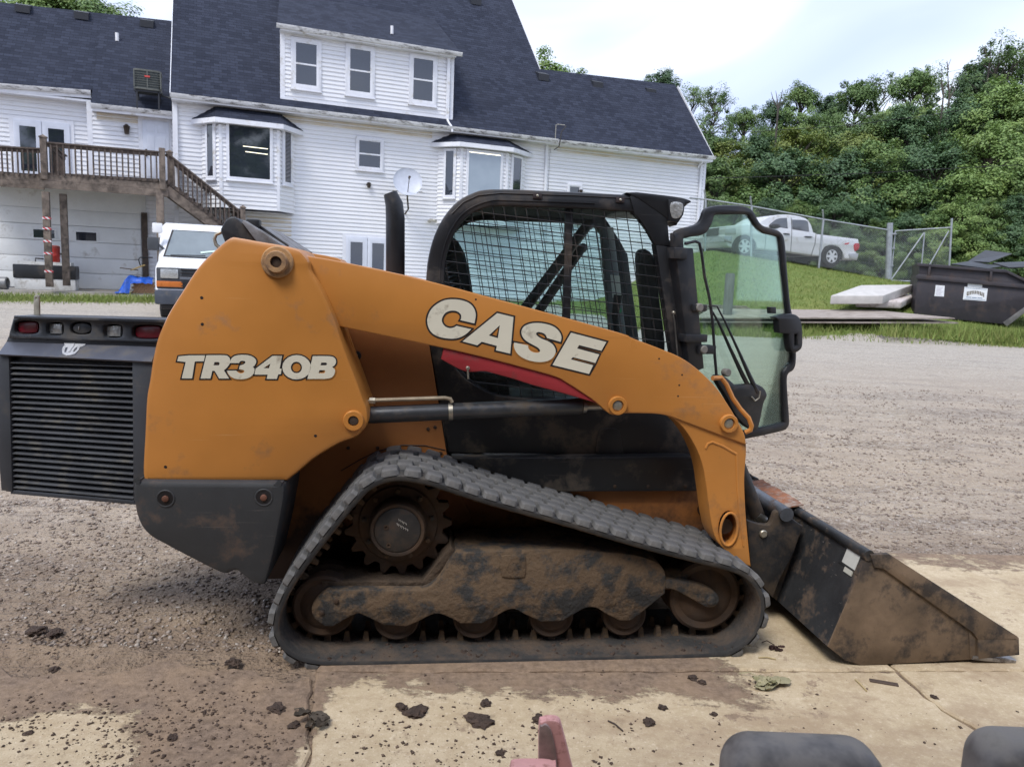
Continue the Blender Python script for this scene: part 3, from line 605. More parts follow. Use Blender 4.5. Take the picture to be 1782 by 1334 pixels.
# main hull between the tracks: closes the machine so that it reads as a body
hull = MB(); p0, p1 = A(470, 1000, VS), A(1215, 860, VS)
hull.plate(sharp(U([(470,560),(745,598),(781,800),(1218,850),(1232,955),(1190,1010),(464,1006)], VS+.035)), VS+.035, 1.44, [], .004, smooth=False)
hull.build('chassis_hull', mk('hull_dark', (.055, .03, .018), .85, var=.35, vs=3, dirt=(.03, .024, .02), da=.5, ds=3, bump=.3), LD)
# ---- rear counterweight
cw = pl('counterweight', [(232,862),(233,842),(243,835),(262,838),(470,840),(488,841),(495,848),(493,872),(486,912),(477,958),(464,1008),(457,1018),(440,1014),(424,1003),(410,993),(392,999),(372,992),(332,972),(290,950),(262,934),(246,917),(236,893)], .06, 1.82, CHAR, bev=.016)
for c in ((288, 867), (459, 865)):
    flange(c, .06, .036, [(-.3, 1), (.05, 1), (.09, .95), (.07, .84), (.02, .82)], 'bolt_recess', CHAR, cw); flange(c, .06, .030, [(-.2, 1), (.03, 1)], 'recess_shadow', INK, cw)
    flange(c, .06, .013, [(-.3, 1), (.5, 1), (.65, .75)], 'bolt', mk('rusty_bolt', (.16, .07, .045), .7, .3) if 'rusty_bolt' not in bpy.data.materials else bpy.data.materials['rusty_bolt'], cw)
# ---- cab
VC = .50
ROOFIN = mk('headliner', (.05, .055, .06), .8, var=.15)
cab_out = [(742,606,1),(741,540),(743,480),(749,432),(765,390),(790,356),(820,337),(858,329),(960,332),(1100,339,1),(1112,336,1),(1125,350),(1172,428),(1178,470),(1193,610),(1200,640,1),(1160,735,1),(980,735,1),(800,735,1),(765,720)]
cab_in = [(774,560),(773,495),(777,448),(792,406),(816,376),(848,361),(900,359),(1080,367),(1102,372),(1117,387),(1141,424),(1148,460),(1166,590),(1172,650),(1120,690),(960,692),(880,690),(835,672),(800,640),(783,610)]
cabf = MB().plate(U(cab_out, VC), VC, VC+.055, [U(cab_in, VC)], .012).build('cab_frame', BLACK, LD)
MB().plate(U(cab_out, VC), VC+.83, VC+.885, [U(cab_in, VC)], .01).build('cab_frame_far', BLACK, LD)
# raised bead round the side frame
bead = sm([(771,600,1),(765,500),(769,445),(785,400),(810,368),(850,350),(900,349),(1060,355),(1098,362)][0:], 5)[:-10]
MB().tube([A(x, y, VC-.001) for x, y in bead], .0035, 6).build('frame_bead', BLACK, cabf)
bead = [(786,372),(806,352),(832,340),(870,336),(1000,340),(1100,345)]
MB().tube([A(x, y, VC-.001) for x, y in bead], .003, 6).build('frame_bead', BLACK, cabf)
def skin(a_px, b_px, v0, v1, t):                 # strip across the cab following a traced edge
    m = MB(); n = len(a_px); up_ = U(a_px, VC); lo = U(b_px, VC)
    vs = []
    for (x, z), (x2, z2) in zip(up_, lo): vs += [(x, v0, z), (x, v1, z), (x2, v0, z2), (x2, v1, z2)]
    fs = []
    for i in range(n-1):
        k = 4*i; fs += [(k, k+1, k+5, k+4), (k+2, k+6, k+7, k+3), (k, k+4, k+6, k+2), (k+1, k+3, k+7, k+5)]
    fs += [(0, 2, 3, 1), (4*n-4, 4*n-3, 4*n-1, 4*n-2)]
    return m.add(vs, fs)
skin([(749,432),(765,392),(790,358),(820,339),(858,331),(960,334),(1100,341)], [(760,440),(776,404),(798,374),(826,356),(862,348),(960,350),(1098,358)], VC+.05, VC+.84, .03).build('cab_roof', ROOFIN, LD)
vis = pl('roof_visor', [(1090,335,1),(1108,334,1),(1175,342),(1200,348),(1203,352,1),(1190,358,1),(1178,392,1),(1168,386,1),(1150,372),(1112,346,1)], VC-.012, VC+.10, BLACK, bev=.006)
pl('roof_front', [(1100,336,1),(1175,343,1),(1202,350,1),(1190,362,1),(1110,356,1)], VC+.09, VC+.83, BLACK, bev=.006)
LENS = NT('lamp_lens'); LENS = LENS.done(LENS.bsdf(LENS.mix(LENS.noise(60, 2), (.25, .25, .24), (.75, .76, .74)), .12, .5, LENS.bump(LENS.noise(45, 2), .6, .01), .8))
wl = pl('work_lamp', [(1163,347,1),(1192,350,1),(1190,372),(1180,388,1),(1165,384,1)], VC-.03, VC+.06, BLACK, bev=.006)
pl('lamp_lens', [(1168,353),(1188,354),(1187,372),(1180,380),(1169,377)], VC-.034, VC-.02, LENS, wl, bev=.003)
for c in ((935, 341), (1079, 348)): 
    q = A(c[0], c[1], VC); MB().bbox((q[0]-.02, VC-.008, q[2]-.013), (q[0]+.02, VC+.01, q[2]+.013), .003).build('rail_clip', mk('clip_brown', (.03, .02, .02), .6), cabf)
    MB().lathe((q[0], VC-.008, q[2]), (0, -1, 0), [(-.002, .006), (.003, .006), (.005, .003)], 10).build('clip_bolt', ZINC, cabf)
# front posts
fp = pl('front_post', [(1141,424,1),(1173,430,1),(1200,648,1),(1176,655,1)], VC-.006, VC+.07, BLACK, bev=.008)
MB().tube([A(x, y, VC-.02) for x, y in ((1171,545),(1174,560),(1181,640))], .004, 6).build('window_rod', STEEL, fp)
q = A(1172, 544, VC-.014); MB().lathe(q, (0, -1, 0), [(-.006, .008), (.008, .008), (.011, .005)], 12).build('rod_bolt', ZINC, fp)
pl('front_post_far', [(1141,424,1),(1173,430,1),(1200,648,1),(1176,655,1)], VC, VC+.07, BLACK, bev=.008).location = (0, .815, 0)
# wire screens on both side windows
def inside(p, poly):
    c = False; j = len(poly)-1
    for i in range(len(poly)):
        if (poly[i][1] > p[1]) != (poly[j][1] > p[1]) and p[0] < (poly[j][0]-poly[i][0])*(p[1]-poly[i][1])/(poly[j][1]-poly[i][1])+poly[i][0]: c = not c
        j = i
    return c
def screen(v, name, r=.0022):
    poly = inset_px(sm(cab_in), -6); m = MB()
    d1 = (.15, 1.0); d2 = (1.0, .125)
    for base, step, d in (((540, 300), (19.3, 0), d1), ((740, 190), (-2.8, 18.2), d2)):
        for k in range(60):
            ox, oy = base[0]+step[0]*k, base[1]+step[1]*k; run = None
            for t in range(0, 640, 3):
                p = (ox+d[0]*t, oy+d[1]*t); ins = inside(p, poly)
                if ins and run is None: run = p
                if run is not None and not ins:
                    a_ = MF.at(run[0], run[1], VC); b_ = MF.at(p[0], p[1], VC)
                    m.tube([(a_[0], v, a_[2]), (b_[0], v, b_[2])], r, 5, False); run = None
    return m.build(name, BLACK, LD)
def inset_px(l, d):
    l = dedup(l); l = l if area(l) > 0 else l[::-1]; return inset(l, d)
screen(VC+.012, 'window_screen'); screen(VC+.87, 'window_screen_far')
pl('side_glass', cab_in, VC+.03, VC+.034, GLASS, bev=0)
MB().plate(U(cab_in, VC), VC+.848, VC+.852, [], 0).build('side_glass_far', GLASS, LD)
# cab interior
MB().bar(A(990,360,VC+.04), A(984,600,VC+.04), .035, .03).build('window_divider', BLACK, LD)
MB().bar(A(990,360,VC+.84), A(984,600,VC+.84), .04, .03).build('window_divider_far', BLACK, LD)
def lapbar(p, q, v, nm):
    a_, b_ = A(*p, v), A(*q, v); m = MB().tube([b_, Vector(b_).lerp(Vector(a_), .5), a_, (a_[0]+.015, a_[1]+.03, a_[2]+.005)], .026, 10); m.build(nm, BLACK, LD)
lapbar((1022,392), (905,548), VC+.22, 'lap_bar'); lapbar((1012,432), (925,560), VC+.66, 'lap_bar')
MB().bar(A(905,545,VC+.22), A(880,640,VC+.22), .05, .05).build('lap_bar_mount', BLACK, LD)
SEAT = mk('seat_vinyl', (.022, .023, .026), .6, var=.15, bump=.3, bs=120)
st = MB()
sx, _, sz = A(820, 640, VC+.42)
st.bbox((sx-.10, VC+.18, sz-.03), (sx+.40, VC+.66, sz+.09), .04); st.build('seat_cushion', SEAT, LD)
bk = MB(); bk.plate([(sx-.20, sz+.62), (sx-.06, sz+.58), (sx+.02, sz+.05), (sx-.10, sz+.0)], VC+.2, VC+.64, [], .04); bk.build('seat_back', SEAT, LD)
bl = MB(); bp = [A(x, y, VC+.1) for x, y in ((778,440),(786,470),(797,500),(806,540))]
for i, (a_, b_) in enumerate(zip(bp[:-1], bp[1:])):
    for k in range(4): 
        u = Vector(a_).lerp(Vector(b_), k/4); w_ = Vector(a_).lerp(Vector(b_), (k+.9)/4); bl.tube([u, u.lerp(w_, .5), w_], [.022, .03, .022], 10)
bl.build('control_boot', SEAT, LD)
con = MB(); 
con.plate(U([(1046,395,1),(1068,395,1),(1092,600,1),(1064,600,1)], VC+.6), VC+.6, VC+.66, [], .01); con.build('dash_column', GREYIN, LD)
q = A(1077, 540, VC+.59); MB().lathe(q, (0, -1, 0), [(0, .016), (.002, .016)], 16).build('warning_sticker', mk('sticker_green', (.05, .35, .15), .5), LD)
MB().plate(U([(1062,478,1),(1078,480,1),(1082,520,1),(1066,518,1)], VC+.597), VC+.597, VC+.6, [], 0).build('instruction_label', mk('sticker_white', (.6, .6, .55), .6), LD)
MB().plate(U([(1112,440),(1138,445),(1149,520),(1158,615),(1128,612),(1118,520)], VC+.08), VC+.08, VC+.16, [], .015).build('side_console', BLACK, LD)
jb = A(1075, 590, VC+.2); MB().tube([jb, (jb[0]-.02, jb[1], jb[2]+.12), (jb[0]-.01, jb[1], jb[2]+.22)], [.016, .018, .024], 10).build('joystick', SEAT, LD)
rp = MB().plate(U([(748,470),(760,420),(785,440),(800,560),(815,700),(760,700)], VC+.2), VC+.06, VC+.82, [], .01); 
MB().bar(A(758,560,VC+.45), A(775,720,VC+.45), .7, .02, (0,1,0)).build('cab_back_panel', BLACK, LD)
pl('post_gusset', [(1096,341,1),(1106,337,1),(1158,343,1),(1162,385),(1166,428,1),(1140,426,1),(1118,388),(1104,373,1)], VC-.008, VC+.03, BLACK, bev=.005)
MB().box((A(770,700,VC)[0], VC+.05, A(800,700,VC)[2]-.05), (A(1190,700,VC)[0], VC+.84, A(800,700,VC)[2]-.01)).build('cab_floor', BLACK, LD)
# ---- front door swung open
_d = MF.w(A(1185, 700, VC-.03)); DF = Frame((_d.x, _d.y, 0), 22.0)
dr = link('cab_door', None, LD); dr.location = MF.loc(DF.O); dr.rotation_euler = (0, 0, R(DF.yaw-MF.yaw))
d_out = [(1171,417),(1175,405),(1185,398),(1205,393),(1216,388),(1222,380),(1227,366),(1236,360),(1255,357),(1285,357),(1301,360),(1312,367),(1319,380),(1329,392),(1347,398),(1359,403),(1366,414),(1369,440),(1373,490),(1377,530),(1382,556),(1386,580),(1387,610),(1386,634),(1381,645),(1373,651),(1371,664),(1373,700),(1375,734),(1371,745),(1360,751),(1300,764),(1235,776),(1215,770),(1205,720),(1193,620),(1182,520)]
d_in = [(1191,425),(1197,414),(1226,408),(1236,397),(1242,384),(1247,374),(1270,373),(1300,373),(1308,381),(1316,393),(1330,405),(1353,411),(1358,421),(1363,470),(1368,520),(1372,556),(1377,604),(1378,628),(1370,639),(1363,654),(1363,700),(1364,730),(1360,736),(1310,747),(1240,758),(1228,750),(1222,720),(1210,620),(1200,520)]
dfm = MB().plate(DF.uw(d_out), 0, .035, [DF.uw(d_in)], .011).build('door_frame', BLACK, dr)
MB().plate(DF.uw(d_in), .014, .019, [], 0).build('door_glass', GLASSD, dr)
MB().plate(DF.uw([(1171,430,1),(1203,432,1),(1222,640,1),(1197,650,1)]), -.02, .06, [], .01).build('hinge_post', BLACK, dr)
for (x0, y0, x1, y1) in ((1172,432,1196,450), (1192,582,1231,595), (1205,530,1230,541), (1215,601,1246,616)):
    a_, b_ = DF.at(x0, y1, -.03), DF.at(x1, y0, -.03); MB().bbox((a_[0], -.035, a_[2]), (b_[0], .03, b_[2]), .005).build('door_hinge', BLACK, dr)
for c in ((1216.5, 535), (1224, 608), (1265, 648)):
    q = DF.at(c[0], c[1], -.03); MB().lathe(q, (0, -1, 0), [(-.02, .02), (.008, .02), (.012, .016)], 18).build('hinge_knob', mk('knob_grey', (.2, .19, .17), .7, var=.2), dr)
dm = lambda pts, v=-.03: [DF.at(x, y, v) for x, y in pts]
wp = MB(); wp.tube(dm([(1192,424),(1210,420),(1217,423),(1221,440),(1226,480),(1235,520),(1240,560),(1244,620),(1247,655)]), .007, 8); wp.build('pivot_arm', BLACK, dr)
MB().tube(dm([(1234,532),(1250,560),(1270,605),(1292,652),(1308,682)]), [.004, .006, .008, .011, .012], 8).build('gas_strut', BLACK, dr)
MB().tube(dm([(1238,532),(1248,533),(1262,560),(1285,610),(1305,655),(1318,682)], -.045), [.004, .004, .005, .007, .011, .012], 8).build('wiper_arm', BLACK, dr)
MB().plate(DF.uw([(1235,655),(1250,652),(1270,668,1),(1305,665,1),(1318,672),(1324,685),(1318,700),(1312,730),(1306,745),(1290,740),(1270,720),(1255,690)]), -.05, -.005, [], .01).build('wiper_motor', BLACK, dr)
MB().tube(dm([(1308,690),(1314,697),(1321,692),(1323,680)], -.06), .004, 6).build('strut_clip', ZINC, dr)
MB().plate(DF.uw([(1337,551,1),(1362,545),(1377,549),(1383,562),(1385,585),(1384,602),(1377,610),(1368,612),(1363,602),(1361,580,1),(1345,578,1),(1343,556,1)]), -.05, .0, [DF.uw([(1371,580,1),(1375,580,1),(1376,599,1),(1371,602,1)])], .007).build('door_handle', BLACK, dr)
MB().plate(DF.uw(sharp([(1336,534),(1346,534),(1346,545),(1337,545)])), -.02, .01, [], .002).build('latch_striker', BLACK, dr)
# ---- exhaust and hood hardware
ex = A(688, 520, .80); exm = MB(); ew = .046
tp = [A(x, y, .80) for x, y in ((688,540),(688,460),(688,380),(686,355),(679,336)) ]
exm.tube(tp, [ew, ew, ew, ew*.93, ew*.72], 18, cap=False); exm.tube(tp, [ew*.93]*3+[ew*.86, ew*.66], 18, cap=True)
exm.build('exhaust_stack', BLACK, LD)
hd = pl('hood_hinge_block', [(384,402),(386,394),(394,382),(404,377),(414,381),(421,388,1),(452,424,1),(440,430,1),(392,424,1)], .52, 1.36, BLACK, bev=.008)
hc = MB(); vs_ = [A(421,387,.50), A(449,421,.50), A(492,430,.50), A(475,413,.50), ]
a0, a1 = A(420,386,.5), A(475,412,.9)
hc.plate(U([(420,386,1),(424,383,1),(494,428,1),(488,434,1),(449,424,1)], .50), .50, 1.38, [], .004); hc.build('rear_hood', mk('hood_grey', (.2, .2, .21), .55, var=.25, vs=9, dirt=(.1, .09, .08), da=.4, ds=12, bump=.2), LD)
MB().bar(A(440,388,.62), A(500,430,.62), .03, .022).build('hood_prop', BLACK, LD)
q = A(442, 391, .6); MB().bbox((q[0]-.032, .58, q[2]-.018), (q[0]+.026, .64, q[2]+.024), .008).build('hood_bumper', BLACK, LD)
MB().tube([A(x, y, .55) for x, y in ((385,404),(376,408),(373,416),(376,426),(384,433))], .008, 8).build('grab_loop', ZINC, LD)
pl('engine_cover', [(400,432,1),(560,452,1),(745,489,1),(745,560,1),(420,560,1)], .55, 1.38, ORANGE2, bev=.01)
# ---- coupler, tilt cylinder
VB = -.02
COUP = mk('coupler_black', (.028, .028, .03), .5, .2, var=.25, vs=6, dirt=(.08, .058, .04), da=.4, ds=7, bump=.2)
cp = link('quick_coupler', None, LD)
cpx = [(1300,905,1),(1322,912),(1341,912),(1350,892),(1362,890),(1372,897,1),(1396,915,1),(1382,960,1),(1356,1010,1),(1345,1040,1),(1320,1010,1),(1306,985,1)]
MB().plate(U(cpx, .30), .30, .34, [], .005).build('coupler_plate', COUP, cp)
MB().plate(U(cpx, .30), 1.42, 1.46, [], .005).build('coupler_plate', COUP, cp)
q = A(1328, 928, .298); MB().lathe(q, (0, -1, 0), [(-.02, .019), (.006, .019), (.01, .015)], 18).build('coupler_pin', ZINC, cp)
a_, b_ = A(1366, 893, .3), A(1366, 893, .3); MB().tube([(a_[0], .28, a_[2]), (a_[0], 1.50, a_[2])], .034, 14).build('coupler_tube', mk('coupler_tube_grey', (.12, .13, .15), .4, .5, var=.3, vs=15, dirt=(.12, .07, .04), da=.3, ds=12), cp)
q = A(1372, 960, .36); MB().plate(U([(1372,905,1),(1398,915,1),(1352,1045,1),(1336,1020,1)], .36), .36, 1.4, [], .004).build('coupler_face', COUP, cp)
a_, b_ = A(1292, 830, .42), A(1322, 908, .42)
tcy = MB().lathe(a_, Vector(b_)-Vector(a_), [(-.25, .037), ((Vector(b_)-Vector(a_)).length*.85, .037), ((Vector(b_)-Vector(a_)).length*.86, .03)], 20).build('tilt_cylinder', COUP, LD)
c_ = A(1338, 940, .42); MB().lathe(b_, Vector(c_)-Vector(b_), [(-.06, .018), ((Vector(c_)-Vector(b_)).length, .018)], 14).build('piston_rod', STEEL, tcy)
MB().tube([A(1318, 895, .40), A(1330, 905, .40)], .022, 12).build('rod_eye', STEEL, tcy)
t2 = MB().lathe((a_[0], 1.35, a_[2]), Vector(b_)-Vector(a_), [(-.25, .037), ((Vector(b_)-Vector(a_)).length*.85, .037)], 20).build('tilt_cylinder', COUP, LD)
# ---- bucket
VK0, VK1 = -.10, 2.00
bk = link('bucket', None, LD)
sideb = [(1512,962,1),(1545,962,1),(1770,1106,1),(1771,1140,1),(1765,1152,1),(1690,1148,1),(1495,1158,1),(1475,1150,1),(1440,1125,1)]
def bplate(pts, v, t, mat, nm, bev=.004, lab=None): return MB().plate(U(pts, VK0), v, v+t, [], bev).build(nm, mat, bk, label=lab)
SP = [(1511,964,1),(1545,963,1),(1766,1106,1),(1700,1147,1),(1500,1158,1),(1472,1149,1),(1441,1125,1)]
bplate(SP, VK0, .012, BUCKR, 'side_plate'); bplate(SP, VK1-.012, .012, BUCKR, 'side_plate')
for v in (VK0-.012, VK1-.012):
    bplate([(1512,963,1),(1545,962,1),(1768,1105,1),(1766,1112,1),(1700,1112,1),(1690,1098,1),(1535,988,1),(1519,985,1)], v, .024, BUCKR, 'side_rim')
    bplate([(1699,1110,1),(1770,1107,1),(1771,1137,1),(1700,1144,1)], v, .024, BUCKR, 'side_cutter')
bplate([(1685,1098,1),(1697,1110,1),(1697,1146,1),(1688,1146,1)], VK0-.004, .016, BUCKR, 'weld_strip')
def bstrip(a_px, b_px, t, nm, mat, v0=None, v1=None):           # plate across the bucket between two traced edges
    v0 = VK0+.012 if v0 is None else v0; v1 = VK1-.012 if v1 is None else v1
    (x0, z0), (x1, z1) = U([a_px, b_px], VK0); d = Vector((x1-x0, 0, z1-z0)).normalized(); n = Vector((-d.z, 0, d.x))*t
    m = MB(); c = [(x0, z0), (x1, z1), (x1+n.x, z1+n.z), (x0+n.x, z0+n.z)]
    return m.plate(sharp(c), v0, v1, [], .003, smooth=False).build(nm, mat, bk)
bstrip((1512,964), (1470,1064), .012, 'back_plate', BUCKB); bstrip((1472,1060), (1442,1126), .018, 'back_plate', BUCKB)
bstrip((1444,1124), (1478,1150), .012, 'heel_plate', BUCKB); bstrip((1478,1150), (1700,1146), .012, 'floor_plate', BUCKR); bstrip((1690,1146), (1765,1153), .018, 'cutting_edge', mk('scraped_edge', (.30, .28, .26), .4, .7, var=.3, vs=12, dirt=(.10, .07, .05), da=.42, ds=9, dw=.06), VK0-.01, VK1+.01)
x_, z_ = U([(1512,966)], VK0)[0]; MB().tube([(x_, VK0-.004, z_), (x_, VK1, z_)], .024, 12).build('top_bar', BUCKB, bk)
# torn rusty step plate riding on the top bar
rng = random.Random(3); m = MB(); n = 16; vs_ = []; fs_ = []
for i in range(n+1):
    v = .50+.47*i/n; w0 = .085+rng.uniform(-.015, .015); w1 = .02+rng.uniform(-.008, .006); zz = z_+.030+rng.uniform(-.004, .004)
    for x, z in ((x_-w0, zz-.004), (x_+w1, zz+.012), (x_+w1, zz+.006), (x_-w0, zz-.010)): vs_.append((x, v, z))
for i in range(n):
    k = 4*i
    for j in range(4): fs_.append((k+j, k+(j+1) % 4, k+4+(j+1) % 4, k+4+j))
fs_ += [(0, 3, 2, 1), (4*n, 4*n+1, 4*n+2, 4*n+3)]
m.add(vs_, fs_).build('step_plate', mk('flaking_rust', (.26, .10, .045), .85, var=.4, vs=14, dirt=(.30, .25, .21), da=.35, ds=16, bump=.6, bs=50), bk, ang=20, label='flaking rusty step plate on the bucket top')
for i in range(9):
    v = 1.02+i*.095; MB().plate(sharp([(x_-.005, z_+.02), (x_+.035, z_+.012), (x_+.02, z_+.035), (x_+.0, z_+.04)]), v, v+.045, [], .002, smooth=False).build('step_tread', BUCKB, bk)
# decal plates on the bucket back
def on_back(px, py, w, h, t, nm, mat):
    (x0, z0), (x1, z1) = U([(1512, 964), (1472, 1060)], VK0); ex = Vector((x0-x1, 0, z0-z1)).normalized()
    # sight line with the back plane
    O = MF.w((x0, VK0, z0)); dirw = MF.ex*ex.x + Vector((0, 0, ex.z)); nrm = dirw.cross(MF.ey); d = ray(px, py); p = CAM + d*((O-CAM).dot(nrm)/d.dot(nrm)); l = Vector(MF.loc(p))
    n = Vector((-ex.z, 0, ex.x)); y = Vector((0, 1, 0)); q = MB(); c = [l+ex*(s*h/2)+y*(r*w/2) for s, r in ((-1, -1), (1, -1), (1, 1), (-1, 1))]
    q.add([p_+n*t for p_ in c]+[p_-n*.004 for p_ in c], [(0, 1, 2, 3), (4, 7, 6, 5), (0, 4, 5, 1), (1, 5, 6, 2), (2, 6, 7, 3), (3, 7, 4, 0)]); q.build(nm, mat, bk)
on_back(1484, 971, .16, .10, .004, 'plate_frame', BUCKB); on_back(1483, 972, .10, .07, .006, 'data_plate', mk('pale_plate', (.5, .5, .46), .6, var=.1)); on_back(1477, 994, .06, .022, .005, 'small_sticker', mk('pale_sticker', (.45, .44, .38), .6))
# ------------------------------------------------------------------ rubber tracks
trk_px = [(686,838),(735,843),(776,855),(840,876),(900,893),(983,916),(1113,954),(1216,981),(1262,992),(1293,1004),(1313,1024),(1322,1050),(1318,1080),(1302,1108),(1275,1128),(1240,1134),(1000,1142),(780,1146),(600,1148),(556,1147),(524,1140),(500,1124),(488,1100),(488,1075),(497,1050),(512,1020),(543,975),(585,921),(621,877),(648,851)]
loop = dedup(sm(MF.uw(trk_px, 0.0), 8))
if area(loop) < 0: loop = loop[::-1]
def resample(l, n):
    P = [Vector((p[0], p[1])) for p in l]; L = [0]
    for i in range(len(P)): L.append(L[-1]+(P[(i+1) % len(P)]-P[i]).length)
    o = []; T = L[-1]; j = 0
    for k in range(n):
        s = T*k/n
        while L[j+1] < s: j += 1
        o.append(P[j].lerp(P[(j+1) % len(P)], (s-L[j])/max(1e-9, L[j+1]-L[j])))
    return o, T
NR = 58; SUB = 5
pts, TL = resample(loop, NR*SUB); PITCH_T = TL/NR
def nrm(i): d = pts[(i+1) % len(pts)]-pts[i-1]; d.normalize(); return d, Vector((d.y, -d.x))     # tangent, outward (loop CCW)
TW = .45
def belt(v0, parent):
    m = MB(); n = len(pts); sec = [(0, .006), (.006, 0), (.022, 0), (.028, .008), (.028, TW-.008), (.022, TW), (.006, TW), (0, TW-.006)]
    vs_ = []; fs_ = []
    for i in range(n):
        d, q = nrm(i)
        for h, v in sec: p = pts[i]+q*h; vs_.append((p.x, v0+v, p.y))
    k = len(sec)
    for i in range(n):
        j = (i+1) % n
        for a_ in range(k): b_ = (a_+1) % k; fs_.append((i*k+a_, i*k+b_, j*k+b_, j*k+a_))
    return m.add(vs_, fs_).build('track_belt', [RUBD, RUBIN], parent, ang=50)
def lug_mesh():
    # one chevron-edged tread block, local x along travel, y across, z out
    bm = MB(); L, Wd, H = PITCH_T*.88, .100, .021
    base = [(-L/2, -Wd/2), (-L*.32, -Wd/2-.0), (L*.32, -Wd/2), (L/2, -Wd/2+.012), (L/2, Wd/2-.012), (L*.32, Wd/2), (-L*.32, Wd/2), (-L/2, Wd/2-.012)]
    base[0] = (-L/2, -Wd/2+.012); base[1] = (-L*.32, -Wd/2)
    n = 8; vs_ = [(x, y, -.003) for x, y in base] + [(x*.88, y*.97, H*.82) for x, y in base] + [(x*.78, y*.93, H) for x, y in base]
    fs_ = [(i, (i+1) % n, n+(i+1) % n, n+i) for i in range(n)] + [(n+i, n+(i+1) % n, 2*n+(i+1) % n, 2*n+i) for i in range(n)] + [tuple(2*n+i for i in range(n))]
    bm.add(vs_, fs_); o = bm.build('tread_lug', RUBBER, None, ang=30); me = o.data; bpy.data.objects.remove(o); return me
LUG = lug_mesh()
def gl_mesh():
    bm = MB(); L, Wd, H = .03, .026, .045
    for y in (-.05,):
        b = [(-L/2, y-Wd/2), (L/2, y-Wd/2), (L/2, y+Wd/2), (-L/2, y+Wd/2)]
        bm.add([(x, yy, 0) for x, yy in b] + [(x*.55, y+(yy-y)*.7, -H) for x, yy in b], [(0, 1, 5, 4), (1, 2, 6, 5), (2, 3, 7, 6), (3, 0, 4, 7), (4, 5, 6, 7)])
    o = bm.build('guide_lug', MUDST, None, ang=30); me = o.data; bpy.data.objects.remove(o); return me
GLUG = gl_mesh()
cols = [(-.178, 0), (-.088, .5), (0, 0), (.088, .5), (.178, 0)]
def track(v0, far=False):
    tr = link('rubber_track_far' if far else 'rubber_track', None, LD)
    b = belt(v0, tr)
    for p in b.data.polygons:                       # inner face carries the packed mud
        i = p.vertices[0] % 8
        p.material_index = 1 if set(v % 8 for v in p.vertices) <= {7, 0, 6, 1} else 0
    acc = MB()
    for r in range(NR):
        for c, (y, ph) in enumerate(cols):
            i = int((r+ph)*SUB) % len(pts); d, q = nrm(i); p = pts[i]+q*.028
            Mx = Matrix(((d.x, 0, q.x, p.x), (0, 1, 0, v0+TW/2+y), (d.y, 0, q.y, p.y), (0, 0, 0, 1)))
            if far:
                if c % 2: continue
                acc.add([Mx @ v.co for v in LUG.vertices], [tuple(f.vertices) for f in LUG.polygons])
            else:
                o = link('tread_lug', LUG, tr); o.matrix_local = Mx
        i = int((r+.5)*SUB) % len(pts); d, q = nrm(i); p = pts[i]
        for yy in (0, .10):
            if not far: link('guide_lug', GLUG, tr).matrix_local = Matrix(((d.x, 0, q.x, p.x), (0, 1, 0, v0+TW/2+yy), (d.y, 0, q.y, p.y), (0, 0, 0, 1)))
    if far: acc.build('tread_lugs', RUBBER, tr, ang=30, kind='stuff')
    return tr
track(0.0); track(1.48, True)
# ---- drive sprocket
def sprocket(v0, sgn, far=False):
    ax = A(692, 922, .10); c = (ax[0], ax[2]); n = 17; ro, ri = .232, .196; out = []
    for k in range(n):
        a0 = 2*math.pi*k/n
        for f, r in ((-.5, ri), (-.36, ri*1.0), (-.24, ri+.016), (-.13, ro-.003), (-.06, ro), (.06, ro), (.13, ro-.003), (.24, ri+.016), (.36, ri)):
            a_ = a0+f*2*math.pi/n; out.append((c[0]+r*math.cos(a_), c[1]+r*math.sin(a_), 1))
    sp = MB().plate(out, v0+.19, v0+.235, [], .004, smooth=False).build('drive_sprocket_far' if far else 'drive_sprocket', RUSTST, LD)
    if far: return
    q = (c[0], .19, c[1])
    MB().lathe(q, (0, -1, 0), [(0, .172), (.004, .168), (.012, .165), (.014, .15)], 40).build('sprocket_ring', RUSTST, sp)
    MB().lathe(q, (0, -1, 0), [(0, .126), (.06, .120), (.085, .118), (.095, .112), (.095, .100), (.088, .098)], 36).build('drive_hub', RUSTST, sp)
    MB().lathe((c[0], .11, c[1]), (0, -1, 0), [(0, .098), (.012, .096), (.016, .09)], 36).build('hub_cap', mk('hub_cap_dark', (.036, .034, .033), .6, .2, var=.3, vs=12, dirt=(.08, .055, .04), da=.35, ds=12, bump=.2), sp)
    for k in range(9):
        a_ = 2*math.pi*k/9+.2; MB().lathe((c[0]+.146*math.cos(a_), .176, c[1]+.146*math.sin(a_)), (0, -1, 0), [(0, .011), (.012, .011), (.013, .009)], 6).build('sprocket_bolt', MUDST, sp)
    for dx, dz in ((-.06, .018), (-.045, -.08)): MB().lathe((c[0]+dx*.8, .094, c[1]+dz*.8), (0, -1, 0), [(0, .011), (.003, .011), (.003, .006), (.0, .005)], 12).build('drain_plug', RUSTST, sp)
    # paint-pen scrawl on the cap
    rng = random.Random(5); mm = MB()
    for row, (bx, bz, cnt) in enumerate(((.004, .052, 5), (-.004, .034, 7))):
        for k in range(cnt):
            x, z = c[0]+bx+k*.0085*.85, c[1]+bz-k*.0085*.5
            mm.tube([(x, .0935, z), (x+rng.uniform(-.002, .004), .0935, z-.011)], .0008, 4); mm.tube([(x, .0935, z-rng.uniform(0, .008)), (x+.005, .0935, z-.006)], .0008, 4)
    mm.build('paint_pen_marks', mk('pen_white', (.5, .48, .44), .7), sp, kind='stuff')
sprocket(0, 1); sprocket(1.48, 1, True)
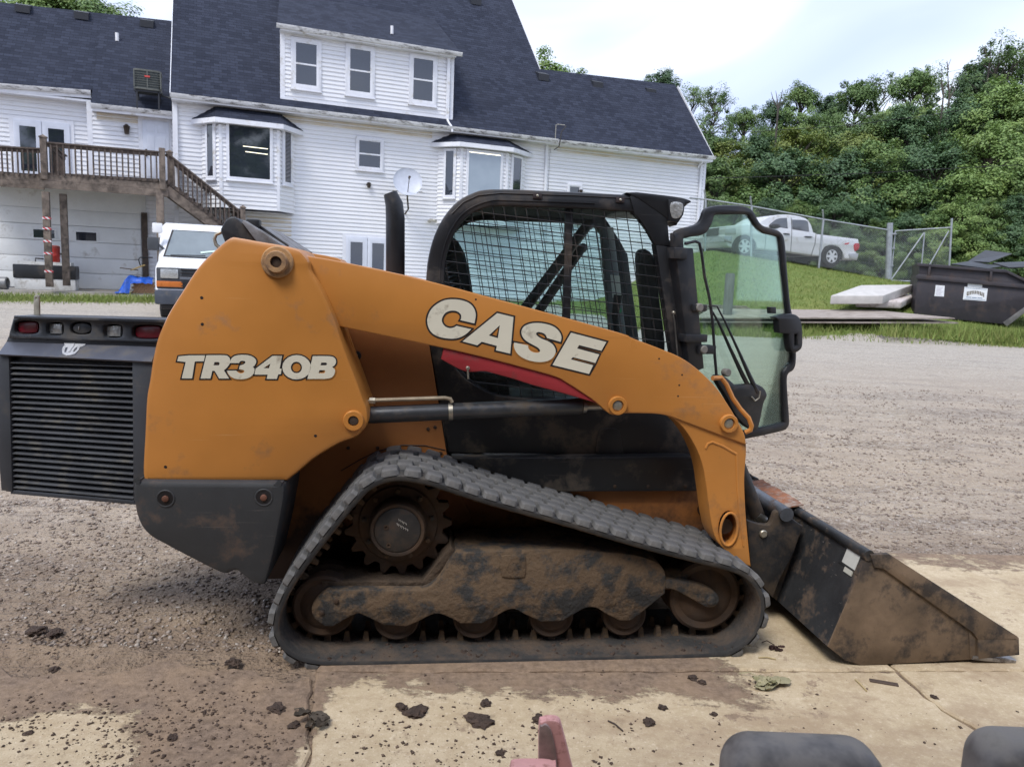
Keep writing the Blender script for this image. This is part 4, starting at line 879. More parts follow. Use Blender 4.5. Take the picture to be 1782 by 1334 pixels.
# ---- undercarriage beam
beam_px = [(542,1064),(545,1050),(557,1036),(569,1027,1),(735,1027,1),(752,1019),(768,1002),(780,982),(795,962,1),(960,956),(1080,962),(1130,972),(1152,986),(1159,1002,1),(1158,1032,1),(1113,1069),(1097,1080,1),(1079,1080,1),(1056,1069),(1038,1058),(1020,1058),(999,1069),(978,1081,1),(942,1082,1),(914,1069),(896,1060),(880,1063),(864,1072),(838,1085,1),(802,1085,1),(779,1073),(757,1068),(727,1082),(707,1090,1),(668,1088,1),(633,1071),(618,1069),(579,1090,1),(566,1090,1),(549,1078)]
beam = pl('track_frame', beam_px, .07, .38, MUDST, bev=.008)
pl('frame_boss', [(872,968),(910,967),(915,975),(914,1000),(908,1005),(880,1005),(872,998)], .064, .08, MUDST, beam, bev=.004)
pl('frame_far', beam_px, .07, .38, MUDST, bev=.008).location = (0, 1.45, 0)
pl('upper_guide', [(735,1027,1),(752,1019),(768,1002),(780,982),(795,962,1),(785,950,1),(765,975),(745,1000),(735,1012,1),(560,1012,1),(560,1027,1)], .12, .36, mk('guide_mud', (.07, .047, .03), .9, var=.4, vs=10, bump=.8, bs=30, bd=.02), beam, bev=.004)
for c in ((560, 1065), (585, 1045)): flange(c, .07, .011, [(-.2, 1), (.5, 1), (.7, .7)], 'frame_bolt', RUSTST, beam)
def wheel(c, vax, r, name, v0=.11, far=False):
    q = A(c[0], c[1], vax); o = MB()
    o.lathe((q[0], v0, q[2]), (0, 1, 0), [(0, r*.35), (.0, r*.55), (.018, r*.75), (.012, r*.92), (.02, r), (.08, r), (.085, r*.8), (.15, r*.8), (.155, r), (.215, r), (.225, r*.9), (.225, r*.3)], 36)
    return o.build(name, RUSTST, LD)
for x, y in ((690, 1079), (828, 1077), (961, 1075), (1089, 1073)): 
    w_ = wheel((x, y), .11, .098, 'track_roller')
    wheel((x, y), .11, .098, 'track_roller', 1.57)
wheel((1234, 1044), .08, .165, 'front_idler'); wheel((562, 1063), .08, .135, 'rear_idler')
wheel((1234, 1044), .08, .165, 'front_idler', 1.57); wheel((562, 1063), .08, .135, 'rear_idler', 1.57)
fk = pl('tension_fork', [(1150,1008,1),(1185,1010),(1222,1018),(1245,1030),(1252,1044),(1245,1055),(1232,1057),(1218,1050),(1175,1027),(1150,1024,1)], .075, .12, MUDST, bev=.008)
flange((1237, 1044), .075, .022, [(-.2, 1), (.2, 1), (.35, .7)], 'idler_bolt', MUDST, fk)
q = A(1145, 1005, .16); MB().lathe(q, (1, 0, 0), [(-.3, .05), (.12, .05)], 18).build('tension_cylinder', MUDST, fk)
# dark axle housing behind the sprocket
q = A(692, 922, .10); MB().lathe((q[0], .235, q[2]), (0, 1, 0), [(0, .15), (.25, .15)], 24).build('final_drive', MUDST, LD)
# mud and debris caught on the inside of the track
rng = random.Random(11)
def reg_in(r_): 
    return (0, 0)
mm = MB()
for k in range(420):
    u0 = A(540, 1120, .1)[0]; u1 = A(1270, 1120, .1)[0]; x = rng.uniform(u0, u1); v = .012+.42*rng.random()**1.6; s = .003+.011*rng.random()**3
    # height of the belt's inner face near x on the lower run
    zb = min((p.y for p in pts if abs(p.x-x) < .03), default=.045)
    t_ = [(rng.uniform(-1, 1)*s, rng.uniform(-1, 1)*s) for _ in range(2)]
    mm.add([(x-s, v, zb), (x, v-s, zb), (x+s, v, zb), (x, v+s, zb), (x+t_[0][0], v+t_[0][1], zb+s*.9)], [(0, 1, 4), (1, 2, 4), (2, 3, 4), (3, 0, 4)])
mm.build('caked_mud', MMUD, LD, ang=0, kind='stuff')
# ------------------------------------------------------------------ rear grille door swung open
_d = MF.w(A(262, 870, .20)); GF = Frame((_d.x, _d.y, 0), -8.0)
gd = link('rear_door', None, LD); gd.location = MF.loc(GF.O); gd.rotation_euler = (0, 0, R(GF.yaw-MF.yaw))
DGREY = mk('door_grey', (.038, .042, .05), .5, var=.15, vs=4, dirt=(.08, .07, .06), da=.2, ds=5, bump=.05, scr=.3, scol=(.25, .24, .22))
LGREY = mk('door_shelf_grey', (.072, .078, .1), .48, var=.12, vs=5, dirt=(.11, .1, .09), da=.3, ds=8, bump=.08)
SLATM = mk('slat_grey', (.085, .09, .1), .45, .2, var=.2, vs=4, dirt=(.13, .12, .1), da=.25, ds=9, bump=.05)
G = lambda pts, v=0: GF.uw(pts, v)
def gp(nm, pts, v0, v1, mat, bev=.003, par=None): return MB().plate(G(pts, v0), v0, v1, [], bev).build(nm, mat, par or gd)
gp('side_stile', [(-14,612,1),(15,618,1),(21,855,1),(2,853,1),(-10,700,1)], 0, .10, DGREY)
gp('side_stile', [(230,628,1),(266,632,1),(262,872,1),(232,872,1)], 0, .10, DGREY)
gp('bottom_rail', [(18,852,1),(236,871,1),(236,878,1),(18,859,1)], .005, .10, DGREY)
gp('back_panel', [(10,612,1),(240,622,1),(240,872,1),(10,855,1)], .075, .085, INK)
for k in range(23):
    f = k/22; yl = 630+f*(846-630); yr = 637+f*(866-637)
    a_, b_ = GF.at(15, yl, .012), GF.at(233, yr, .012)
    m = MB(); t = .0035; dpt = .05; dz = .022
    m.add([(a_[0], .006, a_[2]), (b_[0], .006, b_[2]), (b_[0], .006+dpt, b_[2]-dz+.045), (a_[0], .006+dpt, a_[2]-dz+.045), (a_[0], .006, a_[2]-t), (b_[0], .006, b_[2]-t), (b_[0], .006+dpt, b_[2]-dz+.045-t), (a_[0], .006+dpt, a_[2]-dz+.045-t)],
          [(0, 1, 2, 3), (4, 7, 6, 5), (0, 4, 5, 1), (1, 5, 6, 2), (2, 6, 7, 3), (3, 7, 4, 0)])
    m.box((a_[0], .0, a_[2]-.004), (a_[0]+.001, .003, a_[2]+.001)) if 0 else None
    m.build('louver_slat', SLATM, gd, ang=0)
# sloping shelf above the louvers
sa, sb = [GF.at(x, y, .10) for x, y in ((14,591),(274,600))], [GF.at(x, y, -.015) for x, y in ((-4,616),(264,629))]
m = MB(); t = Vector((0, .004, -.006)); c = [Vector(sb[0]), Vector(sb[1]), Vector(sa[1]), Vector(sa[0])]
m.add(c+[p+t for p in c]+[Vector((p.x, p.y, p.z-.012)) for p in c[:2]], [(0, 1, 2, 3), (4, 7, 6, 5), (0, 4, 5, 1), (1, 5, 6, 2), (2, 6, 7, 3), (3, 7, 4, 0)])
shelf = m.build('top_shelf', LGREY, gd, ang=0)
gp('bar_base', [(14,586,1),(280,594,1),(276,604,1),(10,596,1)], .085, .14, DGREY)
# lamp bar
VL = .07
lights = [((46,569.5), 21, 11.5), ((95,572), 15, 11.5), ((140,571), 18, 11), ((196,576), 16.5, 12), ((256,577.5), 27, 12.5)]
bar_px = [(27,551,1),(292,559,1),(292,586,1),(276,597,1),(14,589,1),(15,580,1),(22,554,1)]
holes = [G([(x+1.0*u, y+v) for u, v in ((-rx, 0), (-rx*.85, -ry*.8), (0, -ry), (rx*.85, -ry*.8), (rx, 0), (rx*.85, ry*.8), (0, ry), (-rx*.85, ry*.8))], VL) for (x, y), rx, ry in lights]
GLOSS = mk('lamp_bar_black', (.022, .025, .031), .3, var=.12, vs=5, dirt=(.07, .065, .06), da=.2, ds=7, bump=.03)
MB().plate(G(bar_px, VL), VL, VL+.05, holes, .007).build('lamp_bar', GLOSS, gd)
MB().plate(G([(24,549,1),(296,556,1),(296,562,1),(23,554,1)], VL-.02), VL-.02, VL+.14, [], .004).build('lamp_bar_lid', GLOSS, gd)
MB().plate(G(bar_px, VL), VL+.045, VL+.14, [], .004).build('lamp_bar_box', GLOSS, gd)
TAIL = NT('tail_lens'); TAIL = TAIL.done(TAIL.bsdf(TAIL.mix(TAIL.noise(9, 4), (.06, .003, .008), (.22, .008, .02)), .25, 0, TAIL.bump(TAIL.n('ShaderNodeTexWave', {'Vector': TAIL.co(), 'Scale': 60.0}).outputs[0], .25, .004), .6))
for i, ((x, y), rx, ry) in enumerate(lights):
    pts8 = [(x+2+rx*.92*math.cos(t)*(1 if abs(math.cos(t)) < .8 else 1), y+ry*.9*math.sin(t)) for t in np.linspace(0, 6.283, 17)[:-1]]
    if i in (0, 4): gp('tail_light', [(x-rx*.85+2, y-ry*.55), (x-rx*.5+2, y-ry*.88), (x+rx*.6, y-ry*.88), (x+rx*.9, y-ry*.5), (x+rx*.9, y+ry*.5), (x+rx*.6, y+ry*.88), (x-rx*.5+2, y+ry*.88), (x-rx*.85+2, y+ry*.5)], VL+.018, VL+.05, TAIL, .008)
    elif i in (1, 3): gp('reverse_lamp', [(x-rx*.75, y-ry*.8, 1), (x+rx*.85, y-ry*.75, 1), (x+rx*.8, y+ry*.8, 1), (x-rx*.6, y+ry*.75, 1)], VL+.02, VL+.05, LENS, .004)
    else:
        gp('badge_oval', pts8, VL+.006, VL+.03, GLOSS, .008); gp('badge_mark', [(x-4, y-3, 1), (x-2, y-3, 1), (x-2, y+3, 1), (x-4, y+3, 1)], VL+.003, VL+.01, STEEL, .001)
# horned-head emblem on the shelf
ALU = mk('cast_emblem', (.62, .63, .65), .42, .35, var=.12, vs=40, bump=.1)
n_ = (c[1]-c[0]).cross(c[3]-c[0]).normalized()
if n_.y > 0: n_ = -n_
O_ = GF.w((0, 0, 0))
nW = GF.ex*n_.x+GF.ey*n_.y+Vector((0, 0, n_.z)); cW = GF.w(c[0])
def on_shelf(px, py):
    d = ray(px, py); p = CAM+d*((cW-CAM).dot(nW)/d.dot(nW)); return Vector(GF.loc(p))
def shelf_plate(pts, h, mat, nm, holes=()):
    P = [on_shelf(530*0+x, y) for x, y in pts]; n = len(P); e1 = (c[1]-c[0]).normalized(); e2 = n_.cross(e1)
    H = [[on_shelf(x, y) for x, y in hh] for hh in holes]; allp = [P]+H
    tri = geometry.tessellate_polygon([[Vector(((p-c[0]).dot(e1), (p-c[0]).dot(e2), 0)) for p in l] for l in allp]); fl = [p for l in allp for p in l]
    m = MB(); m.add([p+n_*h for p in fl]+[p-n_*.002 for p in fl], [tuple(t) for t in tri]); b0 = 0; N_ = len(fl)
    for l in allp:
        for i in range(len(l)): j = (i+1) % len(l); m.f.append((b0+i, b0+j, N_+b0+j, N_+b0+i))
        b0 += len(l)
    return m.build(nm, mat, gd, ang=30)
e5 = lambda X, Y: (X/5.93, 530+Y/5.93)
head = [e5(x, y) for x, y in ((645,475),(655,445),(672,430),(665,400),(690,395),(710,385),(730,402),(760,405),(800,388),(850,392),(895,398),(885,425),(850,445),(830,450),(815,480),(780,515),(740,530),(690,535),(650,515))]
shelf_plate(head, .006, ALU, 'horned_emblem', [[e5(x, y) for x, y in ((668,490),(680,455),(705,450),(690,500),(672,508))], [e5(x, y) for x, y in ((760,490),(778,460),(808,445),(795,478),(765,505))]])
shelf_plate([e5(x, y) for x, y in ((700,425),(735,440),(775,415),(765,450),(745,470),(730,500),(712,505),(715,465),(695,445))], .010, ALU, 'emblem_face')
# flat latch bar standing behind the lamp bar
q0, q1 = GF.at(66, 556, .16), GF.at(62.5, 515, .16)
MB().plate(GF.uw([(58.5,560,1),(68.5,560,1),(67.5,518),(63,514),(58.8,518)], .16), .16, .168, [GF.uw(ell(63, 519, 1.6, 1.6, 10), .16)], .001).build('latch_bar', ZINC, gd)
# ================================================================== HOUSE
def mat_siding():
    t = NT('white_vinyl_siding'); c = t.co(); n = t.noise(.7, 6, .6, c); n2 = t.noise(6, 5, .65, t.co(scale=(.3, 1, 2.5)))
    k = t.mix(t.ramp(n, .35, .7), (.76, .77, .80), (.83, .83, .84)); k = t.mix(t.math('MULTIPLY', t.ramp(n2, .55, .75), .3), k, (.60, .56, .48))
    z = t.n('ShaderNodeSeparateXYZ', {0: c}).outputs[2]
    return t.done(t.bsdf(k, .55, 0, t.bump(t.noise(90, 3), .05, .003), .4))
SIDING = mat_siding()
STAIN = mk('stained_siding', (.66, .58, .45), .6, var=.18, vs=3, dirt=(.75, .74, .72), da=.4, ds=2.5, bump=.03, scale=(.35, 1, 2))
TRIM = mk('white_trim', (.74, .75, .79), .5, var=.06, vs=2, dirt=(.5, .47, .4), da=.14, ds=2.5, bump=.03)
GUTTER = mk('gutter_white', (.70, .70, .70), .5, var=.1, vs=3, dirt=(.13, .12, .11), da=.34, ds=3.2, bump=.03, scale=(1, 1, 3))
def mat_shingle():
    t = NT('dark_shingles')
    xyz = t.n('ShaderNodeSeparateXYZ', {0: t.co()}); u = xyz.outputs[0]; z = xyz.outputs[2]
    br = t.n('ShaderNodeTexBrick', {'Vector': t.n('ShaderNodeCombineXYZ', {0: u, 1: z}).outputs[0], 'Color1': (.015, .019, .034, 1), 'Color2': (.036, .043, .068, 1), 'Mortar': (.008, .010, .016, 1), 'Scale': 1.0, 'Mortar Size': .006, 'Brick Width': .24, 'Row Height': .104, 'Bias': -.1}, offset=.37)
    k = t.mix(t.math('MULTIPLY', t.ramp(t.noise(.6, 5), .4, .7), .3), br.outputs[0], (.04, .046, .068))
    k = t.mix(t.math('MULTIPLY', t.ramp(t.noise(70, 3), .4, .7), .35), k, (.02, .024, .036))
    saw = t.math('FRACT', t.math('DIVIDE', z, .104)); sh = t.ramp(saw, .0, .22)
    return t.done(t.bsdf(k, .9, 0, t.bump(t.math('ADD', t.math('SUBTRACT', 1, saw), t.math('MULTIPLY', t.noise(60, 3), .3)), .8, .02), .25))
SHING = mat_shingle()
PANE = NT('window_pane'); PANE = PANE.done(PANE.bsdf(PANE.mix(PANE.noise(1.3, 3), (.012, .015, .022), (.03, .037, .052)), .04, 0, PANE.bump(PANE.noise(1.5, 2), .02, .02), 1.0, coat=.6))
PANEL_ = NT('pale_pane'); PANEL_ = PANEL_.done(PANEL_.bsdf(PANEL_.mix(PANEL_.noise(2, 4), (.22, .27, .32), (.34, .40, .45)), .06, 0, None, 1.0, coat=.5))
DOORW = mk('door_pale', (.62, .65, .72), .5, var=.05, vs=2, bump=.03)
WOODD = mk('weathered_wood', (.19, .15, .12), .85, var=.3, vs=4, dirt=(.07, .055, .045), da=.45, ds=5, bump=.4, bs=30, scale=(1, 1, 1))
WOODR = mk('stained_rail_wood', (.075, .055, .045), .8, var=.3, vs=6, dirt=(.13, .1, .08), da=.4, ds=8, bump=.3, bs=40)
HT = link('white_house', None); HT.location = HF.O; HT.rotation_euler = (0, 0, R(22))
tag(HT, 'large white sided house with steep dark shingle roof, dormer and two bay windows', 'house')
h = lambda px, py, v=0: HF.at(px, py, v)
def siding(xa, xb, za, zb, v, name, mat=SIDING, parent=HT, top=None, exp=.127):
    """lapped courses as real steps; top: optional function x->z for a sloping upper edge"""
    m = MB(); n = int(math.ceil((zb-za)/exp))
    for i in range(n):
        z0 = za+i*exp; z1 = min(z0+exp, zb)
        m.add([(xa, v-.030, z0), (xb, v-.030, z0), (xb, v-.024, z0+(z1-z0)*.55), (xa, v-.024, z0+(z1-z0)*.55), (xb, v-.004, z0+(z1-z0)*.62), (xa, v-.004, z0+(z1-z0)*.62), (xb, v-.002, z1), (xa, v-.002, z1), (xa, v, z0), (xb, v, z0)],
              [(0, 1, 2, 3), (3, 2, 4, 5), (5, 4, 6, 7), (8, 9, 1, 0)])
    return m.build(name, mat, parent, ang=0)
EZ = 6.62                                    # eave height
ZG = .9
xL, xM, xR = .12, 12.35, 18.98
siding(xL, xM, ZG, EZ-.1, 0, 'siding'); siding(xM+.02, xR, ZG, EZ-.1, .0, 'siding')
body = MB(); body.box((xL, .01, 0), (xR, 5.0, EZ-.12)); body.build('wall_core', TRIM, HT)
# water-stained top courses
siding(3.2, 8.0, EZ-.36, EZ-.12, -.004, 'stained_course', STAIN); siding(xM+.3, xR-.1, EZ-.34, EZ-.12, -.004, 'stained_course', STAIN)
q0, q1 = h(430, 372), h(507, 410); siding(q0[0], q1[0], q1[2]-.9, q0[2], -.004, 'stained_course', STAIN)
K = 1.08                                      # roof rise per run
def roof_poly(pts, t=.10, name='roof', mat=SHING, parent=HT):
    n = len(pts); P = [Vector(p) for p in pts]; nn = (P[1]-P[0]).cross(P[2]-P[0]).normalized(); nn = nn if nn.z > 0 else -nn
    m = MB(); m.add([p for p in P]+[p-nn*t for p in P], [tuple(range(n)), tuple(range(2*n-1, n-1, -1))]+[(i, (i+1) % n, n+(i+1) % n, n+i) for i in range(n)]); return m.build(name, mat, parent, ang=0)
rz = lambda y: EZ+K*(y+.45)
mr = 12.86; rl = .02; rr_ = 19.08; yw, ym = 2.42, 7.2
roof_poly([(rl, -.45, rz(-.45)), (mr, -.45, rz(-.45)), (mr, ym, rz(ym)), (rl, ym, rz(ym))]); 
roof_poly([(mr, -.45, rz(-.45)), (rr_, -.45, rz(-.45)+.04), (rr_-.1, yw, rz(yw)+.22), (mr, yw, rz(yw))])
roof_poly([(mr, yw+5.6, rz(-.45)), (rr_-.1, yw+5.6, rz(-.45)), (rr_-.1, yw+.01, rz(yw)+.2), (mr, yw+.01, rz(yw))])
roof_poly([(rl, ym*2+.45, rz(-.45)), (mr, ym*2+.45, rz(-.45)), (mr, ym+.02, rz(ym)), (rl, ym+.02, rz(ym))])
for x in (rl+.12, mr-.12): MB().add([(x, -.3, EZ-.2), (x, ym*2+.3, EZ-.2), (x, ym, rz(ym)-.2)], [(0, 1, 2)]).build('gable_wall', SIDING, HT, ang=0)
MB().add([(rr_-.3, -.3, EZ-.2), (rr_-.3, yw*2+.3, EZ-.2), (rr_-.3, yw, rz(yw)-.1)], [(0, 1, 2)]).build('gable_wall', SIDING, HT, ang=0)
for (x, y0, y1, zz) in ((rr_+.012, -.42, yw, None), (mr+.012, yw, ym, None), (rl-.012, -.42, ym, None)): MB().bar((x, y0, rz(y0)-.07), (x, y1, rz(y1)-.07+(.2 if x > 19 else 0)), .02, .15).build('rake_board', TRIM, HT)
def gutter(xa, xb, z0, z1, v, name='gutter', parent=HT):
    m = MB(); sec = [(0, -.115), (-.055, -.115), (-.095, -.055), (-.10, 0), (-.092, 0), (-.085, -.05), (-.05, -.105), (0, -.105)]
    vs_ = [(x, v+a_, z+b_) for x, z in ((xa, z0), (xb, z1)) for a_, b_ in sec]; n = len(sec)
    return m.add(vs_, [(i, (i+1) % n, n+(i+1) % n, n+i) for i in range(n)]+[tuple(range(n)), tuple(range(2*n-1, n-1, -1))]).build(name, GUTTER, parent)
gutter(rl, mr-.42, EZ+.01, EZ+.0, -.44); gutter(mr-.4, rr_+.05, EZ-.02, EZ+.06, -.44)
MB().box((rl+.02, -.44, EZ-.16), (rr_-.05, .02, EZ-.11)).build('soffit', TRIM, HT); MB().box((rl+.02, -.442, EZ-.15), (rr_-.02, -.42, EZ+.0)).build('fascia', TRIM, HT)
MB().box((xR-.02, -.03, ZG), (xR+.09, .06, EZ-.16)).build('corner_board', TRIM, HT); MB().box((xL-.08, -.035, ZG), (xL+.05, .06, EZ-.16)).build('corner_board', TRIM, HT)
def downspout(px, py0, py1, v=-.08, w=.085, elbow=None):
    a_, b_ = h(px[0], py0, v), h(px[1], py1, v); m = MB()
    m.bar(a_, (a_[0], v, b_[2]), w, .06, (0, 1, 0)); return m.build('downspout', TRIM, HT)
downspout((305.5, 305), 176, 330); downspout((952, 946), 252, 400); downspout((1221, 1212), 287, 400)
p_ = h(1222, 282, -.3); MB().tube([(p_[0], -.42, EZ-.1), (p_[0], -.2, EZ-.22), (p_[0], -.08, EZ-.34)], .045, 8).build('downspout_elbow', TRIM, HT)
# ---- windows
def win(px, v, name='window', frame=.09, sash=True, pane=PANE, parent=HT, depth=.035, split=.5):
    """px: frame corners left,top,right,bottom measured on the wall plane y=v"""
    l, t_, r_, b_ = px; a_ = h(l, (t_+b_)/2, v); c_ = h(r_, (t_+b_)/2, v); x0, x1 = a_[0], c_[0]; z1 = (h(l, t_, v)[2]+h(r_, t_, v)[2])/2; z0 = (h(l, b_, v)[2]+h(r_, b_, v)[2])/2
    cz = .0
    return window_local(x0, x1, z0, z1, v, name, frame, sash, pane, parent, depth, split)
def window_local(x0, x1, z0, z1, v, name, frame, sash, pane, parent, depth=.035, split=.5):
    f = frame; o = MB().plate(sharp([(x0, z0), (x1, z0), (x1, z1), (x0, z1)]), v-.045-depth, v, [sharp([(x0+f, z0+f), (x1-f, z0+f), (x1-f, z1-f), (x0+f, z1-f)])], .006, smooth=False).build(name, TRIM, parent)
    MB().box((x0+f*.9, v-.046, z0+f*.9), (x1-f*.9, v-.004, z1-f*.9)).build('pane', pane, o)
    g = f*.92
    m = MB()
    for (a_, b_) in (((x0+g, z0+g), (x0+g+.03, z1-g)), ((x1-g-.03, z0+g), (x1-g, z1-g)), ((x0+g+.03, z1-g-.035), (x1-g-.03, z1-g)), ((x0+g+.03, z0+g), (x1-g-.03, z0+g+.045))):
        m.box((a_[0], v-.062, a_[1]), (b_[0], v-.04, b_[1]))
    if sash: zm = z0+(z1-z0)*split; m.box((x0+g+.03, v-.066, zm-.025), (x1-g-.03, v-.042, zm+.025))
    m.build('sash', TRIM, o)
    MB().box((x0-.02, v-.105, z0-.03), (x1+.02, v-.002, z0-.001)).build('sill', TRIM, o)
    return o
win((618.5, 240, 667, 298), 0)
# ---- dormer
YD = -.14
dl = h(488, 110, YD); dr_ = h(786, 150, YD); dx0, dx1 = dl[0], dr_[0]
dz0 = rz(YD)-.05; dz1 = h(640, 72, YD-.05)[2]-.1
print('dormer', dx0, dx1, dz0, dz1, h(490,168,YD), h(780,205,YD))
siding(dx0, dx1, dz0, dz1, YD, 'dormer_siding')
DRY = 3.95; DRZ = rz(DRY)+.02
de = dz1+.12
roof_poly([(dx0-.12, YD-.28, de), (dx1+.2, YD-.28, de), (dx1+.45, DRY, DRZ), (dx0+.32, DRY, DRZ)], .09, 'dormer_roof')
for x, s in ((dx0+.02, .36), (dx1, .2)):
    MB().add([(x, YD, dz0), (x, YD, dz1), (x+s, DRY-.1, DRZ-.1)], [(0, 1, 2)]).build('dormer_cheek', SIDING, HT, ang=0)
gutter(dx0-.14, dx1+.24, de+.01, de+.0, YD-.27, 'dormer_gutter')
MB().box((dx0-.02, YD-.27, dz1-.03), (dx1+.05, YD, dz1+.02)).build('dormer_soffit', TRIM, HT)
MB().box((dx0-.01, YD-.035, dz0), (dx0+.13, YD, dz1)).build('corner_board', TRIM, HT); MB().box((dx1-.05, YD-.035, dz0), (dx1+.06, YD+.03, dz1)).build('corner_board', TRIM, HT)
MB().box((dx0, YD-.05, dz0-.02), (dx1+.04, YD+.02, dz0+.07)).build('dormer_flashing', TRIM, HT)
MB().box((dx1-.2, YD-.12, dz0-.02), (dx1-.1, YD-.04, dz1-.02)).build('downspout', TRIM, HT)
MB().tube([(dx1-.15, YD-.08, dz0), (dx1-.12, YD-.14, dz0-.12), (dx1-.06, YD-.34, dz0-.3), (dx1-.04, YD-.36, dz0-.46)], .04, 8).build('downspout_elbow', TRIM, HT)
for w_ in ((506, 68, 559, 158), (600.5, 79, 652, 169.5), (711, 95.5, 760, 184.5)): win(w_, YD, 'dormer_window', .13, depth=.02)
# ---- bay windows
def bay(wl, wr, fl, fr_, D, top, bot, roof_l, roof_r, rt, panes, pane):
    """wl,wr: pixel columns where the bay meets the wall; fl,fr: front corners on plane y=-D; top,bot pixel rows at the front"""
    a_ = h(wl, 280, 0)[0]; b_ = h(wr, 280, 0)[0]; c_ = h(fl, 280, -D)[0]; d_ = h(fr_, 280, -D)[0]
    mid = (fl+fr_)/2; zt = h(mid, top, -D)[2]; zb = h(mid, bot, -D)[2]
    bayo = link('bay_window', None, HT); 
    def face(p, q, nm):
        P, Q = Vector((p[0], p[1], 0)), Vector((q[0], q[1], 0)); L = (Q-P).length; ang = math.atan2(Q.y-P.y, Q.x-P.x)
        o = siding(0, L, zb, zt, 0, nm, SIDING, bayo); o.location = (P.x, P.y, 0); o.rotation_euler = (0, 0, ang); return o, L
    f1, L1 = face((a_, 0), (c_, -D), 'bay_side'); f2, L2 = face((c_, -D), (d_, -D), 'bay_front'); f3, L3 = face((d_, -D), (b_, 0), 'bay_side')
    for x, y in ((c_, -D), (d_, -D)): MB().bar((x, y, zb), (x, y, zt), .09, .09).build('bay_post', TRIM, bayo)
    m = MB(); m.add([(a_, 0, zb), (c_, -D, zb), (d_, -D, zb), (b_, 0, zb)], [(0, 1, 2, 3)]); m.add([(a_, 0, zb-.06), (c_, -D, zb-.06), (d_, -D, zb-.06), (b_, 0, zb-.06)], [(0, 1, 2, 3)]); m.build('bay_floor', TRIM, bayo, ang=0)
    pz0 = h(mid, panes[1], -D)[2]; pz1 = h(mid, panes[0], -D)[2]
    def wl_(host, L, x0, x1, big):
        o = window_local(x0, x1, pz0-.07, pz1+.07, -.018, 'bay_pane_frame', .06, False, pane if big else PANE, bayo, .01); o.location = host.location; o.rotation_euler = host.rotation_euler
        return o
    wl_(f2, L2, L2*.06+.06, L2-.06-L2*.06, True); wl_(f1, L1, L1*.28, L1*.80, False); wl_(f3, L3, L3*.2, L3*.78, False)
    # hipped roof
    e = .24; zr = h(mid, rt, 0)[2]; E_ = [(a_-e*1.3, .0, zt+.02), (c_-e*.6, -D-e, zt+.02), (d_+e*.6, -D-e, zt+.02), (b_+e*1.3, .0, zt+.02)]
    T_ = [(a_+(c_-a_)*.9, 0, zr), (b_+(d_-b_)*.9, 0, zr)]
    up_ = .14; R_ = [(x, y, z+up_) for x, y, z in E_]
    m = MB(); m.add(R_+T_, [(0, 1, 4), (1, 2, 5, 4), (2, 3, 5)]); m.build('bay_roof', SHING, bayo, ang=0)
    m = MB(); m.add(E_+R_, [(0, 1, 5, 4), (1, 2, 6, 5), (2, 3, 7, 6), (0, 3, 2, 1)]); m.build('bay_fascia', TRIM, bayo, ang=0)
    return bayo
bay(352, 512, 384, 484, .62, 222, 364, 335, 524, 189, (216, 312), PANE)
bay(762, 914, 803, 882, .55, 262, 392, 757, 914, 236, (266, 345), PANEL_)
# fluorescent tubes glowing inside the left bay
TUBE = NT('lit_tube'); TUBE = TUBE.done(TUBE.n('ShaderNodeEmission', {0: (1, .92, .7, 1), 1: 1.6}))
for (x0, y0, x1, y1) in ((423, 254.5, 466, 259.5), (427, 264, 466, 269)):
    MB().tube([h(x0, y0, -.667), h(x1, y1, -.667)], .022, 6).build('lit_tube', TUBE, HT)
MB().tube([h(817, 264.5, -.60), h(871, 271, -.60)], .02, 6).build('lit_tube', TUBE, HT)
# ---- lower french doors
def french(l, t_, r_, b_, v, name, pane, n=2, ftop=.25, fbot=.35):
    a_, c_ = h(l, t_, v), h(r_, t_, v); z1 = (a_[2]+c_[2])/2; z0 = h((l+r_)/2, b_, v)[2]; x0, x1 = a_[0], c_[0]
    o = MB().box((x0-.1, v-.05, z0), (x1+.1, v, z1+.1)).build(name, TRIM, HT)
    W_ = (x1-x0)/n
    for i in range(n):
        xa, xb = x0+i*W_+.01, x0+(i+1)*W_-.01
        d_ = MB().plate(sharp([(xa, z0+.02), (xb, z0+.02), (xb, z1), (xa, z1)]), v-.085, v-.05, [sharp([(xa+.15, z0+.3), (xb-.15, z0+.3), (xb-.15, z1-.18), (xa+.15, z1-.18)])], .006, smooth=False).build('door_leaf', DOORW, o)
        MB().box((xa+.14, v-.075, z0+.29), (xb-.14, v-.055, z1-.17)).build('pane', pane, o)
    return o
french(601, 413, 676, 556, 0, 'french_door', PANE)
win((985, 320, 1010, 390), 0, 'window', .08)
# small wall fixtures
BRZ = mk('bronze_lamp', (.06, .045, .035), .5, .5, var=.2)
def wall_lamp(px, py, v, nm='wall_lamp'):
    p = h(px, py, v); o = MB().lathe((p[0], v, p[2]), (0, -1, 0), [(0, .07), (.02, .07), (.03, .05)], 12); o.lathe((p[0], v-.1, p[2]-.1), (0, 0, 1), [(0, .05), (.14, .065), (.15, .08), (.18, .02)], 12); o.build(nm, BRZ, HT)
wall_lamp(641, 322, 0); wall_lamp(1009, 334, 0)
p = h(750, 383, 0); fl_ = MB().box((p[0]-.05, -.06, p[2]-.05), (p[0]+.05, 0, p[2]+.05)); fl_.lathe((p[0]-.06, -.06, p[2]), (-.4, -1, -.5), [(0, .03), (.12, .06), (.14, .06)], 12); fl_.lathe((p[0]+.06, -.06, p[2]), (.4, -1, -.3), [(0, .03), (.12, .06), (.14, .06)], 12); fl_.build('flood_light', mk('flood_beige', (.5, .48, .42), .5), HT)
